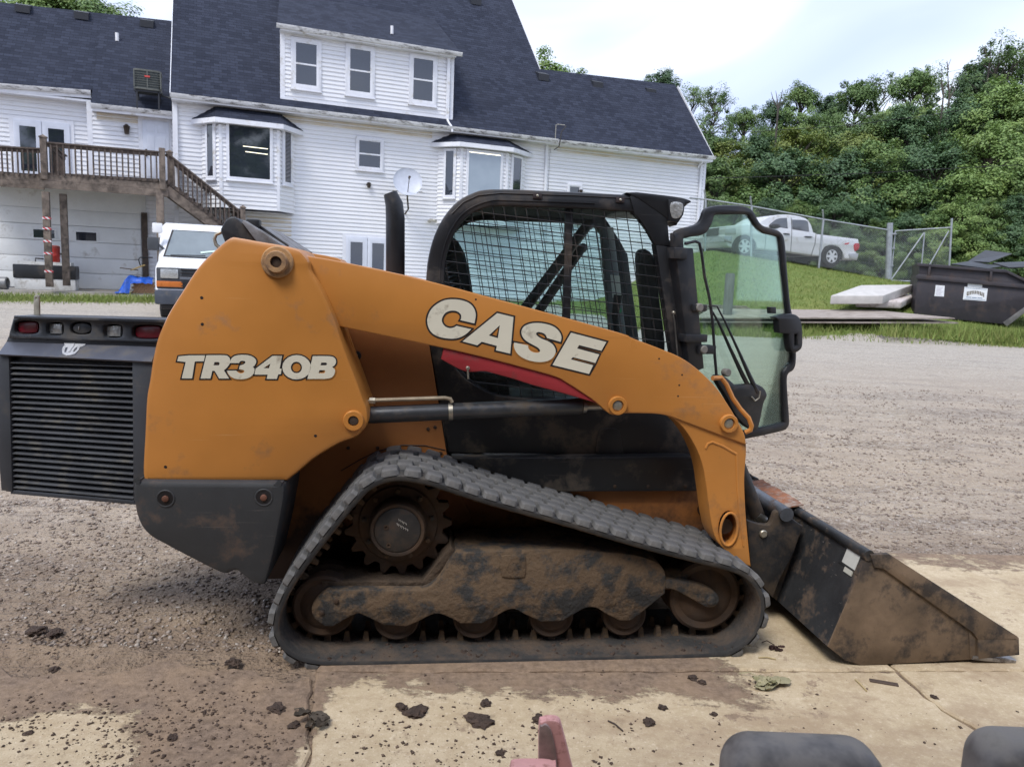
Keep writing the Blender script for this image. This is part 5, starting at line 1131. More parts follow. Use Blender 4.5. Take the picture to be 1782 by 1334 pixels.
# satellite dish
DISH = mk('dish_grey', (.5, .53, .6), .45, var=.06, vs=8, bump=.02)
ds = thing('satellite_dish', 'grey satellite dish on a bent mast fixed to the house wall', 'satellite dish', HF)
c_ = Vector(h(709, 318, -.75)); ax = Vector((-.12, -1, .32)).normalized(); rd = .46
o_ = MB(); o_.lathe(c_, ax, [(.0, .02), (.012, rd*.4), (.05, rd*.75), (.09, rd), (.10, rd*1.02), (.08, rd*1.01), (.035, rd*.75), (-.01, rd*.38), (-.03, .04)], 40); o_.build('reflector', DISH, ds)
f0 = c_-Vector((0, 0, rd*.95))+ax*.05; f1 = c_+ax*.52-Vector((0, 0, .05)); MB().tube([f0, f1], .012, 6).build('feed_arm', BRZ, ds); MB().lathe(f1, -ax, [(-.05, .04), (.06, .03)], 10).build('feed_horn', BRZ, ds)
b_ = Vector(h(705, 372, -.02)); MB().tube([c_-ax*.03, c_-ax*.12-Vector((0, 0, .2)), Vector((b_.x, -.45, b_.z+.12)), b_], .028, 8).build('mast', BRZ, ds)
MB().tube([h(683, 332, -.5), h(735, 334, -.5)], .008, 5).build('brace_wire', BRZ, ds)
# roof vents and pipes
def on_roof(px, py):
    n = HF.ey*(-K)+Vector((0, 0, 1)); p0 = HF.w((0, -.45, EZ)); d = ray(px, py); p = CAM+d*((p0-CAM).dot(n)/d.dot(n)); return HF.loc(p)
VENT = mk('vent_black', (.022, .024, .03), .5, var=.1)
def rvent(q):
    m = MB(); x, y, z = q; m.add([(x-.22, y-.2, z-.18), (x+.22, y-.2, z-.18), (x+.22, y-.22, z+.06), (x-.22, y-.22, z+.06), (x-.2, y+.2, z+.22), (x+.2, y+.2, z+.22)], [(0, 1, 2, 3), (3, 2, 5, 4), (0, 3, 4), (1, 5, 2), (0, 4, 5, 1)]); m.build('roof_vent', VENT, HT, ang=0)
for px, py in ((943, 134), (1037, 148), (1129, 160), (826, 3)): rvent(on_roof(px, py))
WPIPE = mk('white_pipe', (.75, .75, .76), .5, var=.05)
sl_d = (DRZ-de)/(DRY-YD+.28); d = ray(682, 60); n = HF.ey*(-sl_d)+Vector((0, 0, 1)); p0 = HF.w((0, YD-.28, de)); q = Vector(HF.loc(CAM+d*((p0-CAM).dot(n)/d.dot(n))))
MB().lathe(q, (0, 0, 1), [(0, .05), (.26, .05)], 12).build('vent_pipe', WPIPE, HT)
# service mast with drooping conductors on the eave
p = Vector(h(966, 250, -.5)); MB().tube([p, p+Vector((.0, 0, .62)), p+Vector((.06, 0, .66)), p+Vector((.3, -.1, .64))], .016, 6).build('service_mast', ZINC, HT)
MB().tube([p+Vector((.35, -.1, .62)), p+Vector((.18, -.1, .4)), p+Vector((.12, -.08, -.1)), p+Vector((-.05, -.05, -.22))], .02, 6).build('service_cable', INK, HT)
# ------------------------------------------------------------------ left wing
YM, YL = .75, 1.25                           # wall planes of the middle bay and the far-left bay
LW = link('house_wing', None); LW.location = HF.O; LW.rotation_euler = (0, 0, R(22)); tag(LW, 'lower white house wing with dark roof behind the raised deck', 'house')
lx0 = h(-60, 250, YL)[0]-1; lxm = h(157, 250, YM)[0]; lx1 = xL-.05
ztm = h(225, 196, YM)[2]; ztl = h(75, 168, YL)[2]
zdk = h(225, 312, YM)[2]                     # deck level
siding(lxm, lx1, zdk-.4, ztm, YM, 'siding', parent=LW); siding(lx0, lxm, zdk-.4, ztl, YL, 'siding', parent=LW)
siding(lxm+.2, lxm+1.9, ztm-.3, ztm-.02, YM-.005, 'stained_course', STAIN, LW)
MB().box((lx0, YM+.02, 0), (lx1, 5, zdk-.3)).build('wall_core', TRIM, LW); MB().box((lx0, YL+.02, zdk-.3), (lx1, 5, ztl)).build('wall_core', TRIM, LW)
MB().box((lxm-.06, YM-.03, zdk-.4), (lxm+.08, YL+.02, ztl-.1)).build('corner_board', TRIM, LW)
# wing roof: eave points and ridge from the photograph
e0 = h(158, 180, YM-.35); e1 = h(299, 195, YM-.35); f0 = h(-40, 143, YL-.35); f1 = h(157, 158, YL-.35)
rid = []
for px, py in ((-60, -2), (312, 38)):
    # same pitch as the main roof
    n = HF.ey*(-K*.92)+Vector((0, 0, 1)); p0 = HF.w(f1); d = ray(px, py); rid.append(HF.loc(CAM+d*((p0-CAM).dot(n)/d.dot(n))))
roof_poly([f0, f1, rid[1], rid[0]], .1, 'roof', SHING, LW)
_f = (f1[0]-rid[0][0])/(rid[1][0]-rid[0][0]); rm_ = tuple(Vector(rid[0]).lerp(Vector(rid[1]), _f)); roof_poly([e0, e1, (rid[1][0]+.1, rid[1][1]-.02, rid[1][2]-.015), (rm_[0], rm_[1]-.02, rm_[2]-.015)], .1, 'roof', SHING, LW)
roof_poly([(rid[0][0], rid[0][1]+4.5, rid[0][2]-4.5), (rid[1][0], rid[1][1]+4.5, rid[1][2]-4.5), rid[1], rid[0]], .1, 'roof', SHING, LW)
MB().bar((f0[0], f0[1]+.03, f0[2]-.1), (f1[0]+.01, f1[1]+.03, f1[2]-.1), .05, .22).build('fascia', TRIM, LW); MB().bar((e0[0], e0[1]+.03, e0[2]-.1), (e1[0], e1[1]+.03, e1[2]-.1), .05, .2).build('fascia', TRIM, LW); gutter(e0[0], e1[0], e0[2], e1[2], e0[1]+.01, parent=LW); gutter(f0[0], f1[0]+.02, f0[2], f1[2], f0[1]+.01, parent=LW)
MB().box((f0[0], YL-.34, f0[2]-.2), (f1[0], YL, f0[2]-.14)).build('soffit', TRIM, LW); MB().box((e0[0], YM-.34, e1[2]-.18), (e1[0], YM, e1[2]-.12)).build('soffit', TRIM, LW)
MB().add([(f1[0], f1[1], f1[2]-.02), (f1[0], YL+.0, f1[2]+.1), (f1[0], YL, f1[2]-.5), (f1[0], f1[1], f1[2]-.12)], [(0, 1, 2, 3)]).build('eave_return', TRIM, LW, ang=0)
nL = HF.ey*(-K*.92)+Vector((0, 0, 1)); pL = HF.w(f1)
def on_lroof(px, py): d = ray(px, py); return HF.loc(CAM+d*((pL-CAM).dot(nL)/d.dot(nL)))
for px, py in ((41, 16), (143, 28), (256, 42)):
    x, y, z = on_lroof(px, py); m = MB(); m.add([(x-.2, y-.2, z-.16), (x+.2, y-.2, z-.16), (x+.2, y-.22, z+.06), (x-.2, y-.22, z+.06), (x-.2, y+.2, z+.2), (x+.2, y+.2, z+.2)], [(0, 1, 2, 3), (3, 2, 5, 4), (0, 3, 4), (1, 5, 2), (0, 4, 5, 1)]); m.build('roof_vent', VENT, LW, ang=0)
for px, py in ((204, 72), (303, 46)): q = Vector(on_lroof(px, py)); MB().lathe(q, (0, 0, 1), [(0, .055), (.25, .055)], 12).build('vent_pipe', WPIPE, LW)
# upper french doors and entry door
french(23, 212, 122, 318, YL, 'french_door', PANE)
a_, b_ = h(248, 212, YM), h(303, 212, YM); z1 = (a_[2]+b_[2])/2; z0 = zdk
ed = MB().box((a_[0]-.12, YM-.05, z0), (b_[0]-.1, YM, z1+.1)).build('entry_door', TRIM, LW); MB().bbox((a_[0], YM-.09, z0+.03), (b_[0]-.15, YM-.05, z1), .008).build('door_leaf', DOORW, ed)
W_ = b_[0]-.15-a_[0]
for i in range(2):
    for (f0_, f1_) in ((.06, .42), (.50, .76), (.81, .94)):
        H_ = z1-z0; x0 = a_[0]+W_*(.14+.42*i); MB().bbox((x0, YM-.1, z0+H_*f0_), (x0+W_*.3, YM-.085, z0+H_*f1_), .006).build('door_panel', DOORW, ed)
for f in (.42, .5): MB().lathe((a_[0]+.09, YM-.09, z0+(z1-z0)*f), (0, -1, 0), [(0, .035), (.03, .03), (.05, .035), (.06, .02)], 10).build('door_knob', BRZ, ed)
p = h(221, 226, YM); o = MB().lathe((p[0], YM-.1, p[2]-.14), (0, 0, 1), [(0, .06), (.2, .085), (.22, .1), (.29, .02)], 12); o.box((p[0]-.05, YM-.1, p[2]-.05), (p[0]+.05, YM, p[2]+.1)); o.build('wall_lamp', BRZ, LW)
# garage-style lower wall and sectional door
zg = gz(-10, 22.6)+.02; gl = h(-60, 400, YM)[0]; gr_ = h(252, 400, YM)[0]
gdz = h(120, 365, YM)[2]
PANW = mk('garage_door_white', (.74, .75, .74), .55, var=.05, vs=2, dirt=(.5, .48, .44), da=.06, ds=2, bump=.05)
siding(gr_, lx1, zg, zdk-.4, YM, 'siding', parent=LW)
MB().box((lx0, YM-.05, gdz), (gr_+.05, YM, zdk-.35)).build('door_header', PANW, LW)
gdo = link('garage_door', None, LW); nsec = 5; hh = (gdz-zg)/nsec
for i in range(nsec): MB().bbox((lx0, YM-.045, zg+i*hh+.006), (gr_-.1, YM-.005, zg+(i+1)*hh-.006), .008).build('door_section', PANW, gdo)
for (l, t_, r_, b_) in ((59, 399, 95, 413), (133, 403.5, 168, 418)):
    x0, x1 = h(l, t_, YM)[0], h(r_, t_, YM)[0]; zt, zb = h(l, t_, YM)[2], h(l, b_, YM)[2]; MB().box((x0-.05, YM-.075, zb-.05), (x1+.05, YM-.047, zt+.05)).build('pane_frame', PANW, gdo); MB().box((x0, YM-.085, zb), (x1, YM-.07, zt)).build('pane', PANE, gdo)
MB().box((gr_-.08, YM-.1, zg), (gr_+.08, YM, gdz+.05)).build('door_jamb', WOODR, LW)
# condenser on a stand
AC = mk('condenser_grey', (.12, .125, .11), .5, .3, var=.15, vs=8); ACL = mk('condenser_fins', (.035, .042, .04), .5, .3, var=.2, vs=20)
ac = thing('air_conditioner', 'grey air conditioner condenser on legs on the dark wing roof', 'air conditioner', HF)
a_, b_ = h(232, 150, .05), h(281, 158, .05); x0, x1 = a_[0], b_[0]; zt = h(232, 118, .05)[2]; zb = h(256, 156, .05)[2]; D_ = .75
MB().plate(rrect(x0, .05, x1, .05+D_, .1), 0, .05, [], .005, smooth=False)
m = MB(); pl_ = [(p[0], p[1]) for p in rrect(x0, .05, x1, .05+D_, .12)]
def ring_box(pl_, za, zb_, nm, mat, par):
    n = len(pl_); m = MB(); m.add([(p[0], p[1], za) for p in pl_]+[(p[0], p[1], zb_) for p in pl_], [(i, (i+1) % n, n+(i+1) % n, n+i) for i in range(n)]+[tuple(range(n)), tuple(range(2*n-1, n-1, -1))]); return m.build(nm, mat, par)
ring_box(pl_, zb, zb+.05, 'base_pan', AC, ac); ring_box(inset(pl_, .015), zb+.05, zt-.05, 'coil_body', ACL, ac); ring_box(pl_, zt-.05, zt, 'top_cover', AC, ac)
for k in range(1, 7): z = zb+.05+(zt-zb-.1)*k/7; MB().box((x0+.02, .055, z-.006), (x1-.02, .066, z+.006)).build('guard_wire', AC, ac)
for x in (x0+.02, (x0+x1)/2, x1-.02): MB().box((x-.015, .045, zb+.05), (x+.015, .068, zt-.05)).build('guard_post', AC, ac)
MB().box((x0*.5+x1*.5-.07, .035, zt-.22), (x0*.5+x1*.5+.07, .05, zt-.17)).build('red_badge', mk('badge_red', (.5, .06, .05), .5), ac)
for x in (x0+.08, x1-.08):
    for y in (.12, .7): MB().box((x-.02, y-.02, zb-.62+(y*.6)), (x+.02, y+.02, zb)).build('stand_leg', VENT, ac)
MB().box((x0, .1, zb-.06), (x1, .14, zb)).build('stand_rail', VENT, ac); MB().tube([(x1-.1, .3, zb-.05), (x1+.25, .2, zb-.15), (x1+.5, .1, zb-.3)], .03, 6).build('line_set', VENT, ac)
# ================================================================== DECK
YF, YF2 = -1.25, -.75
dk = thing('raised_deck', 'weathered brown raised deck with railing and stairs against the house', 'deck', HF)
zd = h(180, 309, YF)[2]; xa, xb = h(70, 320, YF)[0], h(291, 330, YF)[0]; xl_ = h(-40, 320, YF2)[0]-.5
nb = 7
def boards(x0, x1, y0, y1, z):
    n = int((y1-y0)/.145)
    for i in range(n): y = y0+(y1-y0)*i/n; MB().box((x0, y+.004, z-.035), (x1, y+(y1-y0)/n-.004, z)).build('deck_board', WOODD, dk)
boards(xa, xb, YF, YM-.06, zd); boards(xl_, xa-.01, YF2, YL-.06, zd)
for (x0, x1, y) in ((xa, xb, YF), (xl_, xa, YF2)):
    MB().box((x0, y-.03, zd-.20), (x1, y+.012, zd-.037)).build('rim_board', WOODD, dk); MB().box((x0-.02, y-.05, zd-.40), (x1+.02, y-.005, zd-.205)).build('beam', WOODD, dk)
for k in range(12): x = xl_+(xb-xl_)*(k+.5)/12; MB().box((x-.02, YF2 if x < xa else YF, zd-.22), (x+.02, YM-.05, zd-.04)).build('joist', WOODR, dk)
def post(px, pt, pb, v, w=.14, nm='deck_post', cap=False):
    x = h(px, (pt+pb)/2, v)[0]; z1 = h(px, pt, v)[2]; z0 = h(px, pb, v)[2]; MB().bbox((x-w/2, v-w/2, z0), (x+w/2, v+w/2, z1), .008).build(nm, WOODD, dk)
    if cap: m = MB(); m.box((x-w*.62, v-w*.62, z1), (x+w*.62, v+w*.62, z1+.03)); m.add([(x-w*.55, v-w*.55, z1+.03), (x+w*.55, v-w*.55, z1+.03), (x+w*.55, v+w*.55, z1+.03), (x-w*.55, v+w*.55, z1+.03), (x, v, z1+.09)], [(0, 1, 4), (1, 2, 4), (2, 3, 4), (3, 0, 4)]); m.build('post_cap', WOODD, dk)
    return x, z0, z1
post(76.5, 240, 312, YF-.02, .155, 'newel_post', True); post(282.5, 258, 330, YF-.02, .155, 'newel_post', False); post(296, 266, 325, YF+.5, .14, 'newel_post', True)
xp, pz0, pz1 = post(83, 334, 499, YF-.02, .17); post(113, 338, 497, YF+.35, .17); post(280, 338, 500, YF+.0, .2); post(-30, 330, 497, YF2, .16)
TAPE = NT('striped_tape'); w_ = TAPE.n('ShaderNodeTexWave', {'Vector': TAPE.co(rot=(0, .9, 0)), 'Scale': 4.2}, wave_type='BANDS'); TAPE = TAPE.done(TAPE.bsdf(TAPE.mix(TAPE.ramp(w_.outputs[0], .48, .52), (.7, .7, .7), (.55, .03, .04)), .4))
for py in (380, 398, 420, 441, 472):
    z = h(83, py, YF-.02)[2]; MB().bbox((xp-.095, YF-.115, z-.03), (xp+.095, YF+.075, z+.03), .005).build('warning_tape', TAPE, dk)
def railing(p, q, zt0, zt1, zb0, zb1, n):
    """p,q: (x,y) ends; top and bottom rail heights at both ends; n balusters"""
    P, Q = Vector((*p, 0)), Vector((*q, 0))
    MB().bar((p[0], p[1], zt0-.02), (q[0], q[1], zt1-.02), .14, .04).build('top_rail', WOODR, dk); MB().bar((p[0], p[1], zt0-.09), (q[0], q[1], zt1-.09), .04, .09).build('upper_rail', WOODR, dk); MB().bar((p[0], p[1], zb0), (q[0], q[1], zb1), .04, .09).build('bottom_rail', WOODR, dk)
    for i in range(n):
        f = (i+.6)/n; x, y = P.lerp(Q, f).xy; MB().box((x-.019, y-.055, zb0+(zb1-zb0)*f-.03), (x+.019, y-.021, zt0+(zt1-zt0)*f-.05)).build('baluster', WOODR, dk)
a_, b_ = h(82, 247, YF), h(276, 263.5, YF); a2, b2 = h(82, 303, YF), h(276, 314, YF); railing((a_[0], YF), (b_[0], YF), a_[2], b_[2], a2[2], b2[2], 19)
a_, b_ = h(-40, 252, YF2), h(70, 258, YF2); a2, b2 = h(-40, 300, YF2), h(70, 306, YF2); railing((a_[0], YF2), (b_[0], YF2), a_[2], b_[2], a2[2], b2[2], 12)
q = h(84, 250, YF); railing((q[0]+.1, YF), (q[0]+.1, YM-.2), q[2]-.05, q[2]-.05, q[2]-.95, q[2]-.95, 9)
# stairs down to the right
s0, s1 = h(288, 263, YF), h(425, 372, YF); sx0, sx1 = s0[0], s1[0]; top_z = zd; run = sx1-sx0+.1; zgst = gz(*HF.w((sx1, YF, 0)).xy)
drop = s0[2]-s1[2]
railing((sx0, YF), (sx1, YF), s0[2], s1[2], s0[2]-.82, s1[2]-.82, 17); railing((sx0+.1, YF+1.0), (sx1, YF+1.0), s0[2]-.05, s1[2]-.05, s0[2]-.87, s1[2]-.87, 16)
for y in (YF+.02, YF+.98):
    MB().bar((sx0, y, zd-.2), (sx1+1.2, y, zd-.2-drop*(run+1.1)/run), .05, .26).build('stringer', WOODD, dk)
ns = 17
for i in range(ns):
    f = i/ns; x = sx0+.1+(run+1.0)*f; z = zd-.1-drop*(run+1.0)/run*f; MB().box((x, YF+.05, z-.04), (x+.27, YF+.95, z)).build('stair_tread', WOODD, dk)
post(423, 362, 420, YF-.02, .14, 'newel_post', True)
# ================================================================== THINGS BELOW THE DECK
def ghit(px, py):
    d = ray(px, py); t = 2.0
    while t < 400:
        p = CAM+d*t
        if p.z < gz(p.x, p.y): return p
        t *= 1.004
    return CAM+d*400
WHT = mk('old_white_paint', (.68, .68, .66), .5, var=.12, vs=4, dirt=(.35, .32, .28), da=.3, ds=4)
slab_p = HF.w((h(60, 500, -.6)[0], -.4, 0)); sz_ = gz(slab_p.x, slab_p.y)
apron = MB(); x0, x1 = h(-60, 495, -.5)[0], h(285, 500, -.5)[0]; apron.bbox((x0, -1.1, sz_-.3), (x1, YM, sz_+.05), .02)
o = apron.build('concrete_apron', mk('apron_concrete', (.32, .30, .27), .9, var=.2, vs=3, bump=.3)); o.location = HF.O; o.rotation_euler = (0, 0, R(22)); tag(o, 'low concrete apron under the deck', None, kind='structure')
ap = sz_+.05
tank = thing('stock_tank', 'long black and white trough standing under the deck', 'trough', HF)
a_, b_ = h(24, 478, -.5), h(131, 480, -.5); z1 = h(24, 459, -.5)[2]; zt = ap+.12
MB().bbox((a_[0], -.5, ap), (b_[0], .1, ap+(z1-ap)*.45), .03).build('lower_tub', WHT, tank); MB().bbox((a_[0]-.02, -.52, ap+(z1-ap)*.455), (b_[0]+.02, .12, z1), .03).build('upper_tub', BLACK, tank)
MB().box((a_[0]+.1, -.5, z1), (b_[0]-.1, .05, z1+.09)).build('tub_lid', WHT, tank); q = (a_[0]+.5, -.3, z1+.09); MB().tube([q, (q[0], q[1], q[2]+.09), (q[0]+.2, q[1], q[2]+.08)], .02, 6).build('lid_handle', BLACK, tank)
jug = thing('water_cooler', 'red round water cooler standing on the trough behind the taped post', 'cooler', HF)
p = h(95, 463, -.35); zt = h(95, 437, -.35)[2]; REDC = mk('cooler_red', (.42, .035, .025), .45, var=.1)
MB().lathe((p[0], -.35, z1+.09), (0, 0, 1), [(0, .13), (.02, .14), (.16, .145), (.17, .15), (.19, .15), (.2, .145), (.36, .15), (.38, .155), (.40, .15)], 20).build('body', REDC, jug); MB().lathe((p[0], -.35, z1+.49), (0, 0, 1), [(0, .155), (.05, .15), (.07, .1)], 20).build('lid', mk('cooler_lid', (.3, .05, .04), .5), jug)
MB().box((p[0]+.16, -.4, z1+.3), (p[0]+.3, -.3, z1+.36)).build('handle', BLACK, jug)
brl = MB(); p = h(6, 485, -.9); brl.lathe((p[0]-.35, -.9, ap+.17), (1, -.15, 0), [(0, .16), (.02, .17), (.45, .17), (.47, .15), (.46, .14), (.3, .13)], 20); o = brl.build('metal_bucket', mk('bucket_grey', (.22, .22, .22), .5, .4, var=.2)); o.location = HF.O; o.rotation_euler = (0, 0, R(22)); tag(o, 'grey metal pail lying on its side left of the trough', 'pail')
# bricks under a blue tarp
bp = thing('brick_pile', 'stack of tan bricks beneath the blue tarp', 'brick stack', HF)
BRICK = island_mat('tan_bricks', [srgb(176, 138, 108), srgb(196, 160, 128), srgb(160, 122, 96)])
a_, b_ = h(229, 500, -1.0), h(268, 500, -1.0); zb_ = gz(*HF.w((a_[0], -1.0, 0)).xy)+.02; nbx = 6; wbx = (b_[0]-a_[0])/nbx; bm_ = MB(); bm_.bbox((-wbx*.47, -.05, 0), (wbx*.47, .05, .062), .004); br0 = bm_.build('brick', BRICK, bp)
for r in range(5):
    for c in range(nbx+(0 if r % 2 else 0)):
        for dpt in range(2):
            o = br0 if (r == c == dpt == 0) else link('brick', br0.data, bp); o.location = (a_[0]+wbx*(c+.5+(.5 if r % 2 else 0)), -1.0+.11*dpt, zb_+r*.066)
TARP = mk('blue_tarp', (.012, .09, .48), .4, var=.25, vs=7, bump=.5, bs=12, bd=.03)
tm = MB(); nx, ny = 26, 16; tx0, tx1 = h(200, 500, -1.1)[0], h(266, 500, -1.1)[0]; top = zb_+.5; rng = random.Random(2); vs_ = []
from mathutils import noise as mnz
for j in range(ny+1):
    for i in range(nx+1):
        f, g = i/nx, j/ny; x = tx0+(tx1-tx0)*f; y = -1.28+.75*g
        zz = zb_+.01+(top-zb_)*ss((f-.02)/.38)*(1-.12*f)*(ss(g/.12) if f < .4 else .62+.38*ss(g/.25)); zz += .05*mnz.noise(Vector((x*6, y*6, 1)))+.03*mnz.noise(Vector((x*15, y*13, 4)))
        vs_.append((x, y+.04*mnz.noise(Vector((x*7, y*3, 9))), max(zb_+.005, zz)))
fs_ = [(j*(nx+1)+i, j*(nx+1)+i+1, (j+1)*(nx+1)+i+1, (j+1)*(nx+1)+i) for j in range(ny) for i in range(nx)]
o = tm.add(vs_, fs_).build('blue_tarp', TARP, ang=60); o.location = HF.O; o.rotation_euler = (0, 0, R(22)); tag(o, 'crumpled bright blue tarp over bricks beside the van', 'tarp')
for i, (l, t_, r_, b2, lab) in enumerate(((209, 466, 240, 470, 'dark board poking out left on top of the blue tarp'), (228, 470, 252, 461, 'short yellowish board lying crosswise on the blue tarp'))):
    P, Q = h(l, t_, -1.0), h(r_, b2, -.9); o = MB().bar(P, Q, .12, .03).build('scrap_board', [WOODD, mk('yellow_board', (.35, .25, .1), .8, var=.2)][i]); o.location = HF.O; o.rotation_euler = (0, 0, R(22)); tag(o, lab, 'board')
ht = MB().tube([h(245, 464, -.6), h(241, 452, -.6), h(244, 448, -.6), h(266, 448, -.6)], .016, 6).build('hand_truck', BLACK); ht.location = HF.O; ht.rotation_euler = (0, 0, R(22)); tag(ht, 'bent black tube handle behind the blue tarp', 'handle')
# ================================================================== VAN
vp_ = aty(271, 557, 15.6); VZ = gz(vp_.x, 15.6)
VF = Frame((vp_.x, 15.6, VZ), 20)
VANW = mk('van_white', (.80, .81, .82), .3, var=.03, vs=1.5, dirt=(.5, .48, .43), da=.16, ds=3, bump=.0)
vn = thing('white_van', 'white work van facing the camera, half hidden by the loader tower', 'van', VF)
W2 = 1.0
prof = [(.10,.42,1),(.03,.50),(.02,.66),(.04,.80,1),(.10,1.06),(.20,1.18),(.45,1.25),(.78,1.33,1),(1.42,1.98),(1.62,2.08),(2.2,2.12),(5.4,2.12),(5.6,2.0),(5.66,1.0),(5.6,.42,1)]
bd_ = MB().plate(prof, -2.0, 0.0, [], .09).build('body', VANW, vn); bd_.rotation_euler = (0, 0, R(90))
def vq(x, z0, z1, y, w, t, nm, mat, bev=.01, par=vn): return MB().bbox((x-w/2, y-t, z0), (x+w/2, y, z1), bev).build(nm, mat, par)
# windshield follows the slanted face
n_ws = Vector((0, -(1.98-1.33), (1.42-.78))).normalized()
def slant(pts, off, nm, mat):
    # pts (x, f): f 0 at the base of the glass, 1 at its top
    base, top = Vector((0, .78, 1.33)), Vector((0, 1.42, 1.98)); P = [base.lerp(top, f)+Vector((x, 0, 0))+n_ws*off for x, f in pts]; n = len(P)
    return MB().add(P+[p-n_ws*.05 for p in P], [tuple(range(n)), tuple(range(2*n-1, n-1, -1))]+[(i, (i+1) % n, n+(i+1) % n, n+i) for i in range(n)]).build(nm, mat, vn, ang=30)
slant([(.10, .0), (1.90, .0), (1.76, .93), (.24, .93)], .012, 'windshield_seal', INK)
WSH = NT('windshield'); WSH = WSH.done(WSH.bsdf(WSH.mix(WSH.noise(2.2, 3), (.10, .125, .14), (.21, .25, .27)), .05, 0, None, 1.0, coat=.6))
slant([(.14, .03), (1.86, .03), (1.72, .90), (.28, .90)], .018, 'windshield', WSH)
MB().bar((.25, .72, 1.37), (.95, .76, 1.39), .02, .02).build('wiper', INK, vn); MB().bar((1.0, .72, 1.36), (1.6, .76, 1.39), .02, .02).build('wiper', INK, vn)
MB().bar((.85, .86, 1.455), (1.25, .93, 1.52), .05, .006, (0, -.7, .7)).build('dash_paper', mk('paper_green', (.6, .75, .68), .8), vn)
GRB = mk('van_trim_grey', (.05, .055, .062), .55, var=.1)
vq(1.0, .66, 1.10, .06, 1.94, .06, 'grille_surround', GRB, .03)
for k in range(5): vq(1.0, .72+.07*k+(.06 if k > 1 else 0), .745+.07*k+(.06 if k > 1 else 0), .0, 1.0, .03, 'grille_bar', INK, .004)
vq(1.0, .86, .92, -.005, 1.05, .03, 'grille_band', mk('band_grey', (.12, .13, .15), .4), .01)
for sx in (.28, 1.72): 
    vq(sx, .88, 1.07, .0, .34, .03, 'headlight', LENS, .02); vq(sx, .70, .82, .0, .50, .03, 'turn_signal', mk('amber', (.55, .16, .03), .3, var=.1), .012)
vq(1.0, .34, .64, .03, 2.0, .16, 'bumper', mk('bumper_slate', (.055, .065, .085), .45, var=.12, dirt=(.12, .11, .1), da=.25), .04); vq(1.0, .24, .36, .1, 1.8, .1, 'air_dam', INK, .03)
def wheel_y(x, y, r, w, nm='wheel', par=vn):
    t = MB().lathe((x-w/2, y, r), (1, 0, 0), [(0, r*.6), (.0, r*.9), (.03, r), (w-.03, r), (w, r*.9), (w, r*.6)], 28).build(nm, mk('tyre', (.025, .025, .026), .85, var=.2, bump=.3, bs=60) if 'tyre' not in bpy.data.materials else bpy.data.materials['tyre'], par); return t
for x in (.16, 1.84):
    for y in (.75, 4.3): wheel_y(x, y, .36, .24)
m = MB().bbox((-.12, .95, 1.84), (.08, 1.02, 2.05), .02); m.build('mirror_head', VANW, vn)
MB().bbox((-.22, .9, 1.46), (-.0, 1.06, 1.74), .03).build('mirror', GRB, vn); MB().bar((-.02, .95, 1.6), (.1, .95, 1.5), .05, .05).build('mirror_arm', GRB, vn); MB().bar((.02, .98, 1.74), (.02, .98, 1.86), .04, .04).build('mirror_stem', VANW, vn)
MB().bbox((2.0, .9, 1.46), (2.22, 1.06, 1.74), .03).build('mirror', GRB, vn)
# ================================================================== GRASS BANK THINGS
# chain-link fence along the upper lot
GALV = mk('galvanised', (.38, .40, .42), .45, .6, var=.15, vs=8)
GALVD = mk('galvanised_dull', (.3, .32, .33), .6, .4, var=.1)
FY = 27.0; FFr = Frame((0, FY, 0), 0)
fn = thing('chain_link_fence', 'galvanised chain link fence along the top of the grass bank', 'fence', FFr)
fa = lambda px, py: FFr.at(px, py, 0)
rail_px = [(1200, 344), (1228, 347), (1308, 359), (1433, 382), (1550, 401)]; base_px = [(1200, 424), (1228, 428), (1308, 443), (1425, 463), (1546, 486)]
for (x0, y0), (x1, y1) in zip(rail_px[:-1], rail_px[1:]): MB().tube([fa(x0, y0), fa(x1, y1)], .028, 8).build('top_rail', GALV, fn)
for i in (1, 2, 3):
    t_, b_ = fa(*rail_px[i]), fa(*base_px[i]); MB().tube([(b_[0], 0, b_[2]-.3), (t_[0], 0, t_[2])], .04, 8).build('fence_post', GALV, fn); MB().tube([(t_[0], 0, t_[2]), (t_[0]-.1, -.1, t_[2]+.32)], .03, 6).build('barb_arm', GALV, fn)
gpst = (fa(1553, 388), fa(1546, 488)); MB().tube([(gpst[1][0], 0, gpst[1][2]-.3), (gpst[0][0]-.08, 0, gpst[0][2])], .1, 12).build('gate_post', GALV, fn)
for f in (.25, .55, .8): z = gpst[1][2]+(gpst[0][2]-gpst[1][2])*f; MB().lathe((gpst[1][0], 0, z), (0, 0, 1), [(0, .115), (.05, .115)], 12).build('post_band', GALV, fn)
